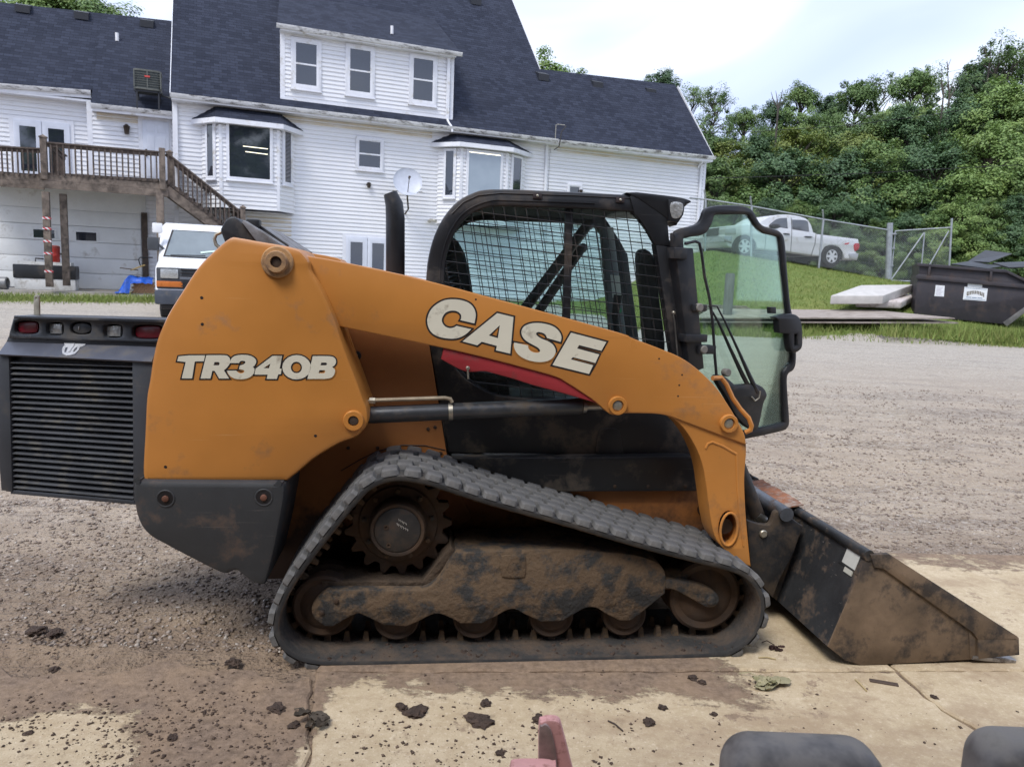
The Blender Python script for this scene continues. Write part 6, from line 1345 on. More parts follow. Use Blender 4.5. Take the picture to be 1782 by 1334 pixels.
def fabric(corners, par, pit=.075, r=.0027):
    """diamond wires between a lower and an upper polyline of 2 points each: (bl, br, tr, tl)"""
    bl, br, tr, tl = [Vector(c) for c in corners]; L = (br-bl).length; Hh = (tl-bl).length; m = MB()
    at = lambda u, v: bl.lerp(br, u/L).lerp(tl.lerp(tr, u/L), v/Hh)
    k = -Hh
    while k < L:
        for s in (1, -1):
            a_, b_ = (k, k+Hh) if s > 0 else (k+Hh, k)
            v0, v1 = 0.0, Hh; u0, u1 = a_, b_
            def clip(u0, v0, u1, v1, lim, lo):
                if (u0 < lim) == lo and (u1 < lim) == lo and u0 != lim: return None
                return 1
            # clip to 0..L
            P = [(u0, v0), (u1, v1)]; ok = True
            for lim, lo in ((0, True), (L, False)):
                out = [(p[0] < lim) if lo else (p[0] > lim) for p in P]
                if all(out): ok = False; break
                if any(out):
                    i = out.index(True); q = P[1-i]; p = P[i]; f = (lim-q[0])/(p[0]-q[0]); P[i] = (lim, q[1]+(p[1]-q[1])*f)
            if ok and abs(P[0][0]-P[1][0]) > .01: m.tube([at(*P[0]), at(*P[1])], r, 3, False)
        k += pit
    return m.build('mesh_fabric', GALVD, par, ang=0, kind='stuff')
fabric([fa(*base_px[0]), fa(*base_px[2]), fa(*rail_px[2]), fa(*rail_px[0])], fn); fabric([fa(*base_px[2]), fa(*base_px[3]), fa(*rail_px[3]), fa(*rail_px[2])], fn); fabric([fa(*base_px[3]), fa(*base_px[4]), fa(*rail_px[4]), fa(*rail_px[3])], fn)
_g = FFr.w(gpst[1]); GTF = Frame((_g.x, FY, 0), -8)
gt = thing('chain_link_gate', 'chain link gate hanging open between the thick gate post and the dumpster', 'gate', GTF)
ga = lambda px, py: GTF.at(px, py, 0)
TL, TR_, BR, BL = ga(1558, 402), ga(1654, 396), ga(1647, 492), ga(1550, 488)
for P, Q, nm in ((TL, TR_, 'gate_rail'), (BL, BR, 'gate_rail'), (TL, BL, 'gate_stile'), (ga(1609, 404), ga(1601, 490), 'gate_stile'), (BL, ga(1608, 405), 'gate_brace'), (ga(1602, 488), ga(1651, 402), 'gate_brace')): MB().tube([P, Q], .024, 8).build(nm, GALV, gt)
MB().tube([ga(1656.5, 380), ga(1650, 495)], .035, 8).build('gate_end_post', GALV, gt); fabric([BL, BR, TR_, TL], gt)
kb = [ghit(1455, 471), ghit(1530, 482), ghit(1595, 489)]; m = MB()
for a_, b_ in zip(kb[:-1], kb[1:]): m.bar((a_.x, a_.y, a_.z+.02), (b_.x, b_.y, b_.z+.02), .5, .1)
tag(m.build('kerb', mk('kerb_concrete', (.42, .41, .39), .9, var=.15, bump=.2)), 'pale concrete kerb below the fence', None, kind='structure')
# pickup truck
tp_ = aty(1447, 466, 29.3); TFr = Frame((tp_.x, tp_.y, 0), 16)
tk = thing('pickup_truck', 'silver white crew cab pickup truck parked behind the chain link fence', 'pickup truck', TFr)
ta = lambda pts, v=0: TFr.uw(pts, v)
SILV = mk('truck_silver', (.66, .67, .70), .3, .1, var=.04, vs=2, dirt=(.4, .37, .33), da=.15, ds=4, bump=0)
TD = 1.95
body_px = [(1263,398),(1268,393),(1320,390,1),(1419,405,1),(1421,407,1),(1494,416,1),(1496,428),(1490,437),(1493,442,1),(1489,452,1),(1470,450,1),(1466,438),(1459,430),(1447,427),(1435,431),(1428,446,1),(1369,438,1),(1318,433,1),(1314,420),(1306,413),(1295,410),(1283,413),(1276,423),(1274,431,1),(1266,428),(1262,415)]
MB().plate(ta(body_px), 0, TD, [], .05).build('body', SILV, tk)
cab_px = [(1318,392,1),(1333,381),(1347,375),(1365,373),(1385,374),(1405,379),(1414,388),(1420,407,1)]
MB().plate(ta(cab_px), .10, TD-.10, [], .06).build('cab_top', SILV, tk)
TGL = NT('truck_glass'); TGL = TGL.done(TGL.bsdf((.05, .055, .07), .08, 0, None, .9, coat=.5))
for w_, nm in (([(1340,394),(1346,387),(1357,380),(1372,379,1),(1374,401,1),(1347,399)], 'front_window'), ([(1381,382,1),(1404,383),(1409,388),(1411,404,1),(1382,402,1)], 'rear_window')): MB().plate(ta(w_), .09, .13, [], .004).build(nm, TGL, tk)
MB().plate(ta([(1322,391,1),(1336,381,1),(1345,377,1),(1350,378,1),(1330,393,1)]), .2, TD-.2, [], .01).build('windshield', TGL, tk)
MB().plate(ta([(1261,399,1),(1280,397,1),(1281,408,1),(1262,409,1)]), -.012, .5, [], .01).build('headlight', LENS, tk); MB().plate(ta([(1259,411,1),(1274,411,1),(1273,424,1),(1260,420,1)]), -.02, TD+.02, [], .02).build('front_bumper', mk('truck_chrome', (.5, .5, .52), .25, .8), tk)
gx = ta([(1261, 403)])[0]; MB().box((gx[0]-.03, .45, gx[1]-.12), (gx[0]+.02, TD-.45, gx[1]+.16)).build('grille', INK, tk)
MB().plate(ta([(1486,425),(1495,424),(1494,433),(1487,437)]), -.012, .1, [], .006).build('tail_light', mk('truck_tail', (.4, .02, .03), .3), tk)
MB().plate(ta([(1476,441,1),(1494,441,1),(1491,453,1),(1478,450,1)]), -.02, TD+.02, [], .02).build('rear_bumper', mk('truck_chrome2', (.42, .42, .43), .35, .6), tk)
for x0, x1, y in ((1364, 1373, 407), (1401, 1412, 412)): MB().plate(ta([(x0, y-1.2), (x1, y-.4), (x1, y+1.6), (x0, y+.9)]), -.03, .02, [], .006).build('door_handle', INK, tk)
MB().plate(ta([(1338,391),(1349,391),(1352,396),(1345,398),(1338,397)]), -.25, -.02, [], .03).build('mirror', INK, tk)
for l in ([(1377,379),(1378,402),(1376,438)], [(1420,408),(1418,425),(1411,446)], [(1330,394),(1333,412),(1331,433)]): MB().tube([(p[0], .0, p[1]) for p in ta(l)], .012, 5).build('door_seam', INK, tk)
MB().plate(ta([(1470,423.5,1),(1478,422,1),(1477,424.5,1),(1470,426,1)]), -.006, .01, [], 0).build('side_badge', mk('badge_red2', (.5, .05, .06), .5), tk)
TYRE = bpy.data.materials['tyre']
def twheel(px, py, r, v0):
    c = ta([(px, py)])[0]; o = MB().lathe((c[0], v0, c[1]), (0, 1, 0), [(0, r*.58), (-.01, r*.7), (.0, r*.93), (.04, r), (.24, r), (.28, r*.9), (.28, r*.5)], 28).build('wheel', TYRE, tk)
    if v0 < 1:
        MB().lathe((c[0], v0+.03, c[1]), (0, -1, 0), [(0, r*.58), (.035, r*.58), (.035, r*.52), (.0, r*.5)], 24).build('rim', ALU, o)
        for k in range(6): a_ = k*math.pi/3; MB().bar((c[0], v0+.01, c[1]), (c[0]+r*.54*math.cos(a_), v0+.0, c[1]+r*.54*math.sin(a_)), .09, .04, (0, 1, 0)).build('rim_spoke', ALU, o)
        MB().lathe((c[0], v0+.02, c[1]), (0, -1, 0), [(0, r*.16), (.03, r*.15)], 12).build('hub', ALU, o)
for px, py in ((1447, 446), (1295, 428.5)): twheel(px, py, .43, -.02); twheel(px, py, .43, TD-.26)
for px in (1447, 1295): c = ta([(px, 446 if px > 1400 else 428)])[0]; MB().box((c[0]-.5, .02, c[1]-.1), (c[0]+.5, TD-.02, c[1]+.36)).build('wheel_well', INK, tk)
c0, c1 = ta([(1270, 428)])[0], ta([(1488, 448)])[0]; MB().bar((c0[0], TD/2, c0[1]-.0), (c1[0], TD/2, c1[1]+.05), 1.1, .2).build('underbody', INK, tk)
# mattress and box spring
def slabpx(corn, Ys, th, nm, mat, lab, cat, bev=.03, grp=None):
    P = [aty(x, y, Y) for (x, y), Y in zip(corn, Ys)]; c = sum(P, Vector())/4; n = (P[1]-P[0]).cross(P[3]-P[0]).normalized(); n = n if n.z > 0 else -n
    bm = bmesh.new(); vs_ = [bm.verts.new(p-c) for p in P]+[bm.verts.new(p-c-n*th) for p in P]
    for f in ((0, 1, 2, 3), (7, 6, 5, 4), (0, 4, 5, 1), (1, 5, 6, 2), (2, 6, 7, 3), (3, 7, 4, 0)): bm.faces.new([vs_[i] for i in f])
    bmesh.ops.recalc_face_normals(bm, faces=bm.faces[:])
    if bev: bmesh.ops.bevel(bm, geom=bm.edges[:], offset=bev, segments=3, profile=.6, affect='EDGES')
    o = MB().bm(bm).build(nm, mat); o.location = c; return tag(o, lab, cat, grp)
slabpx([(1490,521),(1570,524),(1594,512),(1530,508)], [19.3,19.3,20.9,20.9], .20, 'mattress', mk('mattress_pink', (.58, .52, .50), .8, var=.12, vs=6, dirt=(.35, .3, .26), da=.3, ds=5, bump=.4, bs=14, bd=.02), 'pinkish quilted mattress under the box spring by the dumpster', 'mattress', .05)
slabpx([(1446,514),(1537,514),(1588,495),(1498,496)], [18.9,18.9,20.7,20.7], .22, 'box_spring', mk('box_spring_grey', (.52, .50, .47), .75, var=.1, vs=5, bump=.15), 'grey box spring lying on top of the mattress on the grass', 'box spring', .02)
# plywood sheets
PLY = mk('old_plywood', (.36, .31, .27), .85, var=.2, vs=2.5, dirt=(.22, .18, .15), da=.4, ds=3, bump=.2, scale=(1, 3, 1))
slabpx([(1215,559),(1668,561),(1560,549),(1235,546)], [17.6,17.9,19.0,18.8], .03, 'plywood_sheet', PLY, 'long weathered plywood sheet, lowest of the pair on the grass edge', 'plywood', 0, 'plywood sheets')
slabpx([(1210,552),(1662,553),(1520,539),(1235,537)], [17.55,17.9,19.3,19.0], .03, 'plywood_sheet', PLY, 'pale plywood sheet lying on top of the other sheet', 'plywood', 0, 'plywood sheets')
pal = thing('wooden_pallet', 'grey slatted wooden pallet on the grass seen through the cab door', 'pallet', None, aty(1265, 541, 18.9), 8)
for k in range(7): MB().box((-.75, -.5+k*.16, 0), (.75, -.4+k*.16, .02)).build('slat', WOODD, pal)
for x in (-.72, 0, .7): MB().box((x-.03, -.5, -.12), (x+.03, .56, -.001)).build('runner', WOODD, pal)
pal.rotation_euler.x = R(12)
p = ghit(1264, 567); o = MB().lathe((0, 0, -.2), (0, 0, 1), [(0, .115), (1.42, .112), (1.46, .09)], 14).build('wooden_bollard', mk('grey_post', (.16, .15, .145), .85, var=.25, vs=6, bump=.4, scale=(4, 4, .6))); o.location = p; tag(o, 'round grey wooden post standing in the grass behind the cab door', 'post')
# dumpster
dp = aty(1600, 549, 19.6); DMF = Frame((dp.x, 19.6, 0), -22)
du = thing('dumpster', 'dark brown steel dumpster with an open lid at the right edge', 'dumpster', DMF)
DB = mk('dumpster_brown', (.032, .028, .034), .55, var=.2, vs=3, dirt=(.07, .05, .045), da=.25, ds=4, bump=.08)
dpx = lambda pts, v=0: DMF.uw(pts, v)
ddep = 1.7
MB().plate(sharp(dpx([(1598,476),(1850,500),(1850,512),(1782,535),(1748,564),(1590,549)])), 0, ddep, [], .01, smooth=False).build('bin_body', DB, du)
MB().plate(sharp(dpx([(1600,458),(1752,469),(1850,520),(1850,500),(1600,477)])), .03, ddep-.03, [], .01, smooth=False).build('bin_upper', DB, du)
MB().plate(sharp(dpx([(1596,458),(1753,470),(1753,475),(1596,463)])), -.05, .04, [], .008, smooth=False).build('rim_channel', DB, du); MB().plate(sharp(dpx([(1752,470),(1850,518),(1850,524),(1752,475)])), -.05, .04, [], .008, smooth=False).build('rim_channel', DB, du)
MB().plate(sharp(dpx([(1594,478),(1850,502),(1850,508),(1594,485)])), -.06, .03, [], .008, smooth=False).build('belt_channel', DB, du)
for x in (1616, 1723): MB().plate(sharp(dpx([(x,463+(x-1616)*.065),(x+4,463+(x-1616)*.065),(x+2,480+(x-1616)*.09),(x-3,480+(x-1616)*.09)])), -.05, .04, [], .006, smooth=False).build('stiffener', DB, du)
GREYE = mk('dumpster_underside', (.14, .135, .13), .7, var=.25, vs=4, bump=.2)
MB().plate(sharp(dpx([(1745,561),(1783,534),(1850,512),(1850,520),(1786,542),(1752,568)])), -.02, ddep, [], .006, smooth=False).build('slanted_end', GREYE, du)
LIDM = mk('lid_plastic', (.02, .022, .026), .4, var=.15, bump=.15, bs=10)
def lid(pts, vs_, nm):
    P = [Vector(DMF.at(x, y, v)) for (x, y), v in zip(pts, vs_)]; n = (P[1]-P[0]).cross(P[2]-P[0]).normalized()*.03
    m = MB(); k = len(P); m.add(P+[p+n for p in P], [tuple(range(k)), tuple(range(2*k-1, k-1, -1))]+[(i, (i+1) % k, k+(i+1) % k, k+i) for i in range(k)]); m.build(nm, LIDM, du, ang=0)
lid([(1655,459),(1688,454),(1745,463),(1720,467)], [.0,.7,.8,.0], 'bin_lid'); lid([(1685,454),(1715,435),(1762,441),(1722,456)], [.7,1.6,1.7,.75], 'open_lid'); lid([(1728,457),(1781,455),(1850,462),(1756,465)], [.3,.9,1.0,.2], 'bin_lid')
SGN = mk('sign_white', (.74, .76, .78), .5, var=.04)
sg = MB().plate(sharp(dpx([(1678.5,499),(1719,502),(1716,524),(1675.5,521)])), -.006, 0, [], 0, smooth=False).build('sign_panel', SGN, du)
sgt = mk('sign_ink', (.10, .075, .04), .6); sgb = mk('sign_blue_ink', (.12, .2, .32), .6)
for pts in ([(1680,500.6),(1717.5,503.4),(1717.4,504.0),(1680,501.2)], [(1678,519.5),(1715,522),(1714.9,522.6),(1678,520.1)]): MB().plate(sharp(dpx(pts)), -.0085, -.003, [], 0, smooth=False).build('sign_border', sgb, du)
for k in range(11):                                   # arched row of ornate, worn letters
    f = k/10; x = 1682.5+f*28.5; y = 507.2+f*2.2-2.6*math.sin(math.pi*f); hgt = 7.2-1.6*math.sin(math.pi*f)
    MB().plate(sharp(dpx([(x, y), (x+1.7, y+.1), (x+1.5, y+hgt), (x-.2, y+hgt)])), -.009, -.003, [], 0, smooth=False).build('sign_letter', sgt, du)
    if k % 2 == 0 and k < 10: MB().plate(sharp(dpx([(x+1.6, y+hgt*(.1 if k % 4 else .75)), (x+2.9, y+hgt*(.15 if k % 4 else .8)), (x+2.9, y+hgt*(.3 if k % 4 else .95)), (x+1.6, y+hgt*(.28 if k % 4 else .92))])), -.009, -.003, [], 0, smooth=False).build('sign_letter', sgt, du)
for k in range(3): x = 1681.5+k*9.8; MB().plate(sharp(dpx([(x, 516.2+k*.75), (x+8.4, 516.8+k*.75), (x+8.3, 518+k*.75), (x-.1, 517.4+k*.75)])), -.0085, -.003, [], 0, smooth=False).build('sign_word', sgb, du)
MB().plate(sharp(dpx([(1684.5,491),(1710,492.5),(1709,500.6),(1683.5,499)])), -.005, 0, [], 0, smooth=False).build('upper_sticker', SGN, du); MB().plate(sharp(dpx([(1685,491.4),(1709.4,493),(1709.2,494.6),(1684.8,493)])), -.007, -.002, [], 0, smooth=False).build('sticker_band', mk('band_tan', (.45, .33, .2), .6), du)
MB().plate(sharp(dpx([(1628.5,496),(1644,497),(1642.5,516),(1626,515)])), -.006, 0, [], 0, smooth=False).build('white_notice', SGN, du)
for k in range(7): y = 499.2+k*2.3; MB().plate(sharp(dpx([(1630-k*.2, y), (1641.5-k*.2-(k % 3)*1.5, y+.7), (1641.4-k*.2-(k % 3)*1.5, y+1.4), (1629.9-k*.2, y+.7)])), -.008, -.003, [], 0, smooth=False).build('notice_line', mk('notice_ink', (.45, .4, .48), .7) if 'notice_ink' not in bpy.data.materials else bpy.data.materials['notice_ink'], du)
# ================================================================== FOREGROUND
PINK = mk('faded_red_paint', (.60, .31, .29), .55, var=.12, vs=12, dirt=(.25, .1, .08), da=.25, ds=25, bump=.15, bs=120)
FGF = Frame((onz(940, 1334).x, 1.75, 0), 0)
fb = thing('steel_bracket', 'faded pinkish red steel bracket with worn edges at the bottom edge', 'bracket', FGF)
fx = lambda pts, v=0: FGF.uw(pts, v)
MB().plate(fx([(938,1264),(944,1256),(953,1253,1),(972,1256),(980,1275),(998,1345,1),(1010,1480,1),(935,1480,1),(937,1330,1)]), 0, .03, [], .004).build('upright_plate', PINK, fb)
MB().plate(fx([(938,1266),(943,1258),(951,1256),(960,1270),(968,1310),(970,1345,1),(937,1345,1)]), -.012, -.001, [], .004).build('edge_plate', mk('worn_edge', (.30, .22, .2), .5, .4, var=.2, vs=30), fb)
MB().plate(fx([(884,1345,1),(888,1318),(895,1311),(930,1310),(960,1313),(968,1330),(970,1480,1),(884,1480,1)]), -.09, -.014, [], .006).build('lug_block', PINK, fb)
p0 = fx([(888, 1470)])[0]; MB().box((p0[0]-.2, -.15, -.0), (p0[0]+.45, .3, p0[1]+.0 if p0[1] > .1 else .12)).build('frame_base', PINK, fb)
SCUF = mk('scuffed_grey', (.19, .17, .15), .5, .1, var=.5, vs=9, dirt=(.22, .2, .17), da=.4, ds=9, bump=.12, bs=40)
def pad_(px0, px1, ptop, Y, lab):
    a_, b_ = aty(px0, 1334, Y), aty(px1, 1334, Y); tz = aty((px0+px1)/2, ptop, Y).z; w_ = (b_.x-a_.x); cx = (a_.x+b_.x)/2
    o = thing('padded_guard', lab, 'guard', None, (cx, Y, 0), 0, 'grey padded guards'); m = MB(); hz = .11
    bm = bmesh.new(); bmesh.ops.create_cube(bm, size=1)
    for v in bm.verts: v.co = Vector((v.co.x*w_*1.12, v.co.y*.14, v.co.z*hz*2)) + Vector((0, 0, tz-hz))
    bmesh.ops.bevel(bm, geom=bm.edges[:], offset=.058, segments=8, profile=.5, affect='EDGES'); m.bm(bm).build('pad', SCUF, o)
    MB().tube([(0, 0, .0), (0, 0, tz-hz)], .035, 12).build('stem', BLACK, o); MB().lathe((0, 0, 0), (0, 0, 1), [(0, .09), (.012, .09)], 20).build('foot', BLACK, o)
pad_(1272, 1518, 1290, 1.28, 'scuffed grey rounded pad at the bottom edge, left of the two'); pad_(1706, 1960, 1281, 1.28, 'scuffed grey rounded pad cut off by the bottom right corner')
# leaves and litter on the pad
def leaf_clump(px, py, n, size, cols, lab, name, seed, tall=.6):
    rng = random.Random(seed); p = onz(px, py); o = thing(name, lab, 'leaf', None, (p.x, p.y, 0), 0)
    mt = island_mat(name+'_mat', cols, .7)
    for k in range(n):
        m = MB(); L = size*rng.uniform(.7, 1.2); Wd = L*rng.uniform(.4, .65); a_ = rng.uniform(0, 6.28); curl = rng.uniform(-.6, 1.0); ox, oy = rng.uniform(-size*.6, size*.6), rng.uniform(-size*.45, size*.45); tz = rng.uniform(.004, size*tall*.5); tilt = rng.uniform(-.5, .5)
        nx, ny = 8, 4; vs_ = []
        for i in range(nx+1):
            for j in range(-ny, ny+1):
                f = i/nx; wf = math.sin(math.pi*min(.98, f*.93+.05))**.7; x = (f-.5)*L; y = j/ny*Wd/2*wf*(1+.12*math.sin(i*2.3+j)); z = tz+curl*(y*y/Wd*2.2)+.25*L*(f-.5)**2*curl*2+x*tilt*.4+.004*math.sin(j*3+i*2)
                vs_.append((ox+x*math.cos(a_)-y*math.sin(a_), oy+x*math.sin(a_)+y*math.cos(a_), max(.002, z)))
        w_ = 2*ny+1; m.add(vs_, [(i*w_+j, (i+1)*w_+j, (i+1)*w_+j+1, i*w_+j+1) for i in range(nx) for j in range(w_-1)]); m.build('leaf_blade', mt, o, ang=60)
    m = MB(); m.tube([(-size*.2, size*.2, .012), (-size*.8, size*.75, .02), (-size*1.25, size*.9, .006)], .0025, 5); m.build('leaf_stem', mt, o)
leaf_clump(1340, 1192, 8, .085, [(.24, .23, .11), (.34, .32, .18), (.42, .37, .24), (.19, .19, .09)], 'wilted green leaf cluster on the concrete between track and bucket', 'wilted_leaf_cluster', 4, .7)
leaf_clump(548, 1256, 5, .075, [(.05, .04, .03), (.11, .09, .07), (.07, .055, .04)], 'curled dark dead leaf near the left slab joint', 'dead_leaf', 9, .8)
leaf_clump(1352, 1128, 6, .045, [(.04, .02, .018), (.07, .035, .03)], 'dry reddish brown twig litter in front of the track', 'twig_litter', 12, .4)
p = onz(1538, 1188); o = MB().bbox((-.055, -.012, 0), (.055, .012, .006), .002).build('metal_strip', mk('strip_brown', (.11, .08, .065), .6, .3)); o.location = p; o.rotation_euler.z = R(-16); tag(o, 'short flat brown metal strip lying in front of the bucket', 'metal strip')
for i, (a_, b_, lab) in enumerate((((1488, 1183), (1508, 1203), 'thin straw stalk lying left of the metal strip'), ((1058, 1255), (1084, 1273), 'thin dark curled twig left of the ragged mud clod'), ((1320, 1145), (1350, 1148), 'pale straw stalk lying just ahead of the track'))):
    P, Q = onz(*a_), onz(*b_); o = MB().tube([Vector((0, 0, .004)), (Q-P)*.5+Vector((0, .008, .006)), (Q-P)+Vector((0, 0, .004))], .003, 6).build('straw_stalk' if i != 1 else 'dark_twig', mk('straw%d' % i, (.42, .33, .17) if i != 1 else (.05, .035, .028), .8)); o.location = P; tag(o, lab, 'stalk' if i != 1 else 'twig')

# ================================================================== GARAGE assumed behind the camera, unseen, added to shade the loader's near side
gg = thing('garage', 'unseen block garage behind the camera, added to shade the loader', 'garage', None, (0, -.4, 0), 6)
BLK = mk('painted_block', (.42, .41, .39), .85, var=.12, vs=2, bump=.3, bs=20)
MB().box((-7, -9, -.1), (-3.4, 0, 3.4)).build('bay_wall', BLK, gg); MB().box((3.4, -9, -.1), (7, 0, 3.4)).build('bay_wall', BLK, gg); MB().box((-3.398, -9, -.1), (3.398, -8.7, 3.4)).build('rear_wall', BLK, gg)
MB().box((-3.398, -.3, 2.9), (3.398, -.02, 3.4)).build('bay_lintel', BLK, gg); MB().box((-7.3, -9.3, 3.402), (7.3, .35, 3.6)).build('roof', SHING, gg)
# ================================================================== VEGETATION
def leaf_mat(name, a, b, c_):
    t = NT(name); g = t.n('ShaderNodeNewGeometry').outputs['Random Per Island']; oi = t.n('ShaderNodeObjectInfo').outputs['Random']
    k = t.mix(g, a, b); k = t.mix(t.math('MULTIPLY', t.ramp(t.noise(.55, 3), .5, .68), .75), k, c_); k = t.mix(t.math('MULTIPLY', oi, .5), k, tuple(x*.55 for x in a))
    d = t.n('ShaderNodeBsdfPrincipled', {'Base Color': k, 'Roughness': .55}); tr = t.n('ShaderNodeBsdfTranslucent', {0: k})
    return t.done(t.n('ShaderNodeMixShader', {0: .18, 1: d.outputs[0], 2: tr.outputs[0]}))
LM = [leaf_mat('leaf_mid', (.10, .19, .05), (.195, .29, .085), (.24, .31, .08)), leaf_mat('leaf_dark', (.065, .14, .055), (.14, .225, .09), (.10, .18, .075)), leaf_mat('leaf_bright', (.17, .28, .07), (.27, .38, .105), (.31, .39, .105)), leaf_mat('leaf_yellow', (.16, .22, .045), (.25, .30, .07), (.31, .32, .075))]
BARK = mk('bark', (.09, .075, .062), .9, var=.3, vs=3, bump=.6, bs=20, bd=.02, scale=(1, 1, .3))
def quads(P, Nrm, size, asp, rng):
    n = len(P); Nrm /= np.linalg.norm(Nrm, axis=1)[:, None]+1e-9; r = rng.normal(size=(n, 3)); U_ = np.cross(Nrm, r); U_ /= np.linalg.norm(U_, axis=1)[:, None]+1e-9; V_ = np.cross(Nrm, U_)
    s = size*(.6+.8*rng.random((n, 1))); return np.stack([P-U_*s, P-V_*s*asp+Nrm*s*.12, P+U_*s, P+V_*s*asp+Nrm*s*.12], 1)
def np_mesh(name, V, k, mat):
    V = V.reshape(-1, 3); n = len(V)//k; me = bpy.data.meshes.new(name); me.vertices.add(len(V)); me.vertices.foreach_set('co', V.ravel().astype(np.float32)); me.loops.add(n*k); me.loops.foreach_set('vertex_index', np.arange(n*k, dtype=np.int32)); me.polygons.add(n); me.polygons.foreach_set('loop_start', np.arange(0, n*k, k, dtype=np.int32)); me.update(calc_edges=True); me.materials.append(mat); return me
def make_tree(seed, H=10.0, cr=3.2, clumps=90, per=120, leaf=.088, base=.25, mat=None, spread=.62, cone=0.0):
    """tapered trunk with limbs and a crown of leaf clumps hung on the limb ends"""
    rng = np.random.default_rng(seed); wood = MB(); tips = []
    trunk = [Vector((0, 0, -.5))]; d = Vector((0, 0, 1))
    for i in range(8): trunk.append(Vector((rng.normal()*.1*i*.5, rng.normal()*.1*i*.5, H*.84*(i+1)/8)))
    wood.tube(trunk, [H*.018*(1-.85*i/8)+.01 for i in range(9)], 7)
    for k in range(clumps):
        f = base+(1-base)*rng.random()**.8; g_f = f*.97; i = min(7, int(g_f*8)); s = trunk[i].lerp(trunk[i+1], g_f*8-i if g_f*8-i < 1 else 1)
        prof = math.sin(math.pi*min(1, (f-base)/(1-base)*.86+.14))**.6 if not cone else (1-(f-base)/(1-base))*.95+.08
        a = rng.random()*6.283; r = cr*prof*(.3+.8*rng.random()**.4); tip = Vector((s.x+r*math.cos(a), s.y+r*math.sin(a), s.z+r*(.28 if not cone else -.05)+rng.normal()*.35+(.9 if f > .85 and not cone else 0)))
        tips.append(tip)
        if k % 2 == 0: mid = s.lerp(tip, .5)+Vector((0, 0, .12*r)); wood.tube([s, mid, tip], [.035+.012*H*.3*(1-f), .03, .012], 4, False)
    C_ = np.array([t[:] for t in tips]); n = clumps*per; idx = np.repeat(np.arange(clumps), per); sz = (spread*(.45+1.0*rng.random(clumps)))[idx][:, None]
    off = rng.normal(size=(n, 3)); off /= np.linalg.norm(off, axis=1)[:, None]; off *= rng.random((n, 1))**.45; P = C_[idx]+off*sz*np.array([1.1, 1.1, .8])
    cen = np.array([0, 0, H*.5]); ow = (P-cen)/np.array([cr, cr, H*.5]); Nr = off*.55+ow*.9+np.array([0, 0, .45])+rng.normal(size=(n, 3))*.38
    return np_mesh('crown', quads(P, Nr, leaf, .55, rng), 4, mat), wood
def tree_kind(seed, **k):
    me, wd = make_tree(seed, **k); o = wd.build('trunk', BARK, None); wm = o.data; bpy.data.objects.remove(o); return wm, me
KINDS = {'mid': tree_kind(1, clumps=210, per=170, cr=2.5, spread=.46, leaf=.07, mat=LM[0]), 'dark': tree_kind(2, clumps=220, per=170, cr=2.3, mat=LM[1], spread=.48, leaf=.068), 'bright': tree_kind(3, clumps=190, per=180, cr=2.8, mat=LM[2], spread=.5, leaf=.072), 'yellow': tree_kind(4, clumps=170, per=170, cr=2.2, mat=LM[3], spread=.44, leaf=.07),
         'airy': tree_kind(5, clumps=120, per=90, cr=2.2, mat=LM[0], spread=.42, base=.35, leaf=.065), 'spruce': tree_kind(6, clumps=130, per=150, cr=2.2, mat=LM[1], spread=.5, base=.12, cone=1.0)}
def plant(px, top, Y, kind, label, wide=1.0, name='tree', cat='tree', grp='trees on the wooded hillside', rz=0.0, sink=0.0, smin=.85):
    p = aty(px, top, Y); zb = gz(p.x, Y)-sink; Hh = max(1.5, p.z-zb); o = thing(name, label, cat, None, (p.x, Y, zb), None, grp); s = max(Hh/9.6, smin); o.location.z = p.z-9.5*s
    w_ = s*wide; o.scale = (w_, w_, s); o.rotation_euler.z = rz
    wm, cm = KINDS[kind]; link('trunk', wm, o); link('crown', cm, o); return o
DESC = {'mid': 'mid green leafy tree', 'dark': 'dark green dense tree', 'bright': 'bright green feathery tree', 'yellow': 'yellowish green small tree', 'airy': 'thin open-crowned tree', 'spruce': 'dark conical evergreen'}
NM = {'mid': 'leafy_tree', 'dark': 'dense_tree', 'bright': 'feathery_tree', 'yellow': 'young_tree', 'airy': 'slender_tree', 'spruce': 'evergreen_tree'}
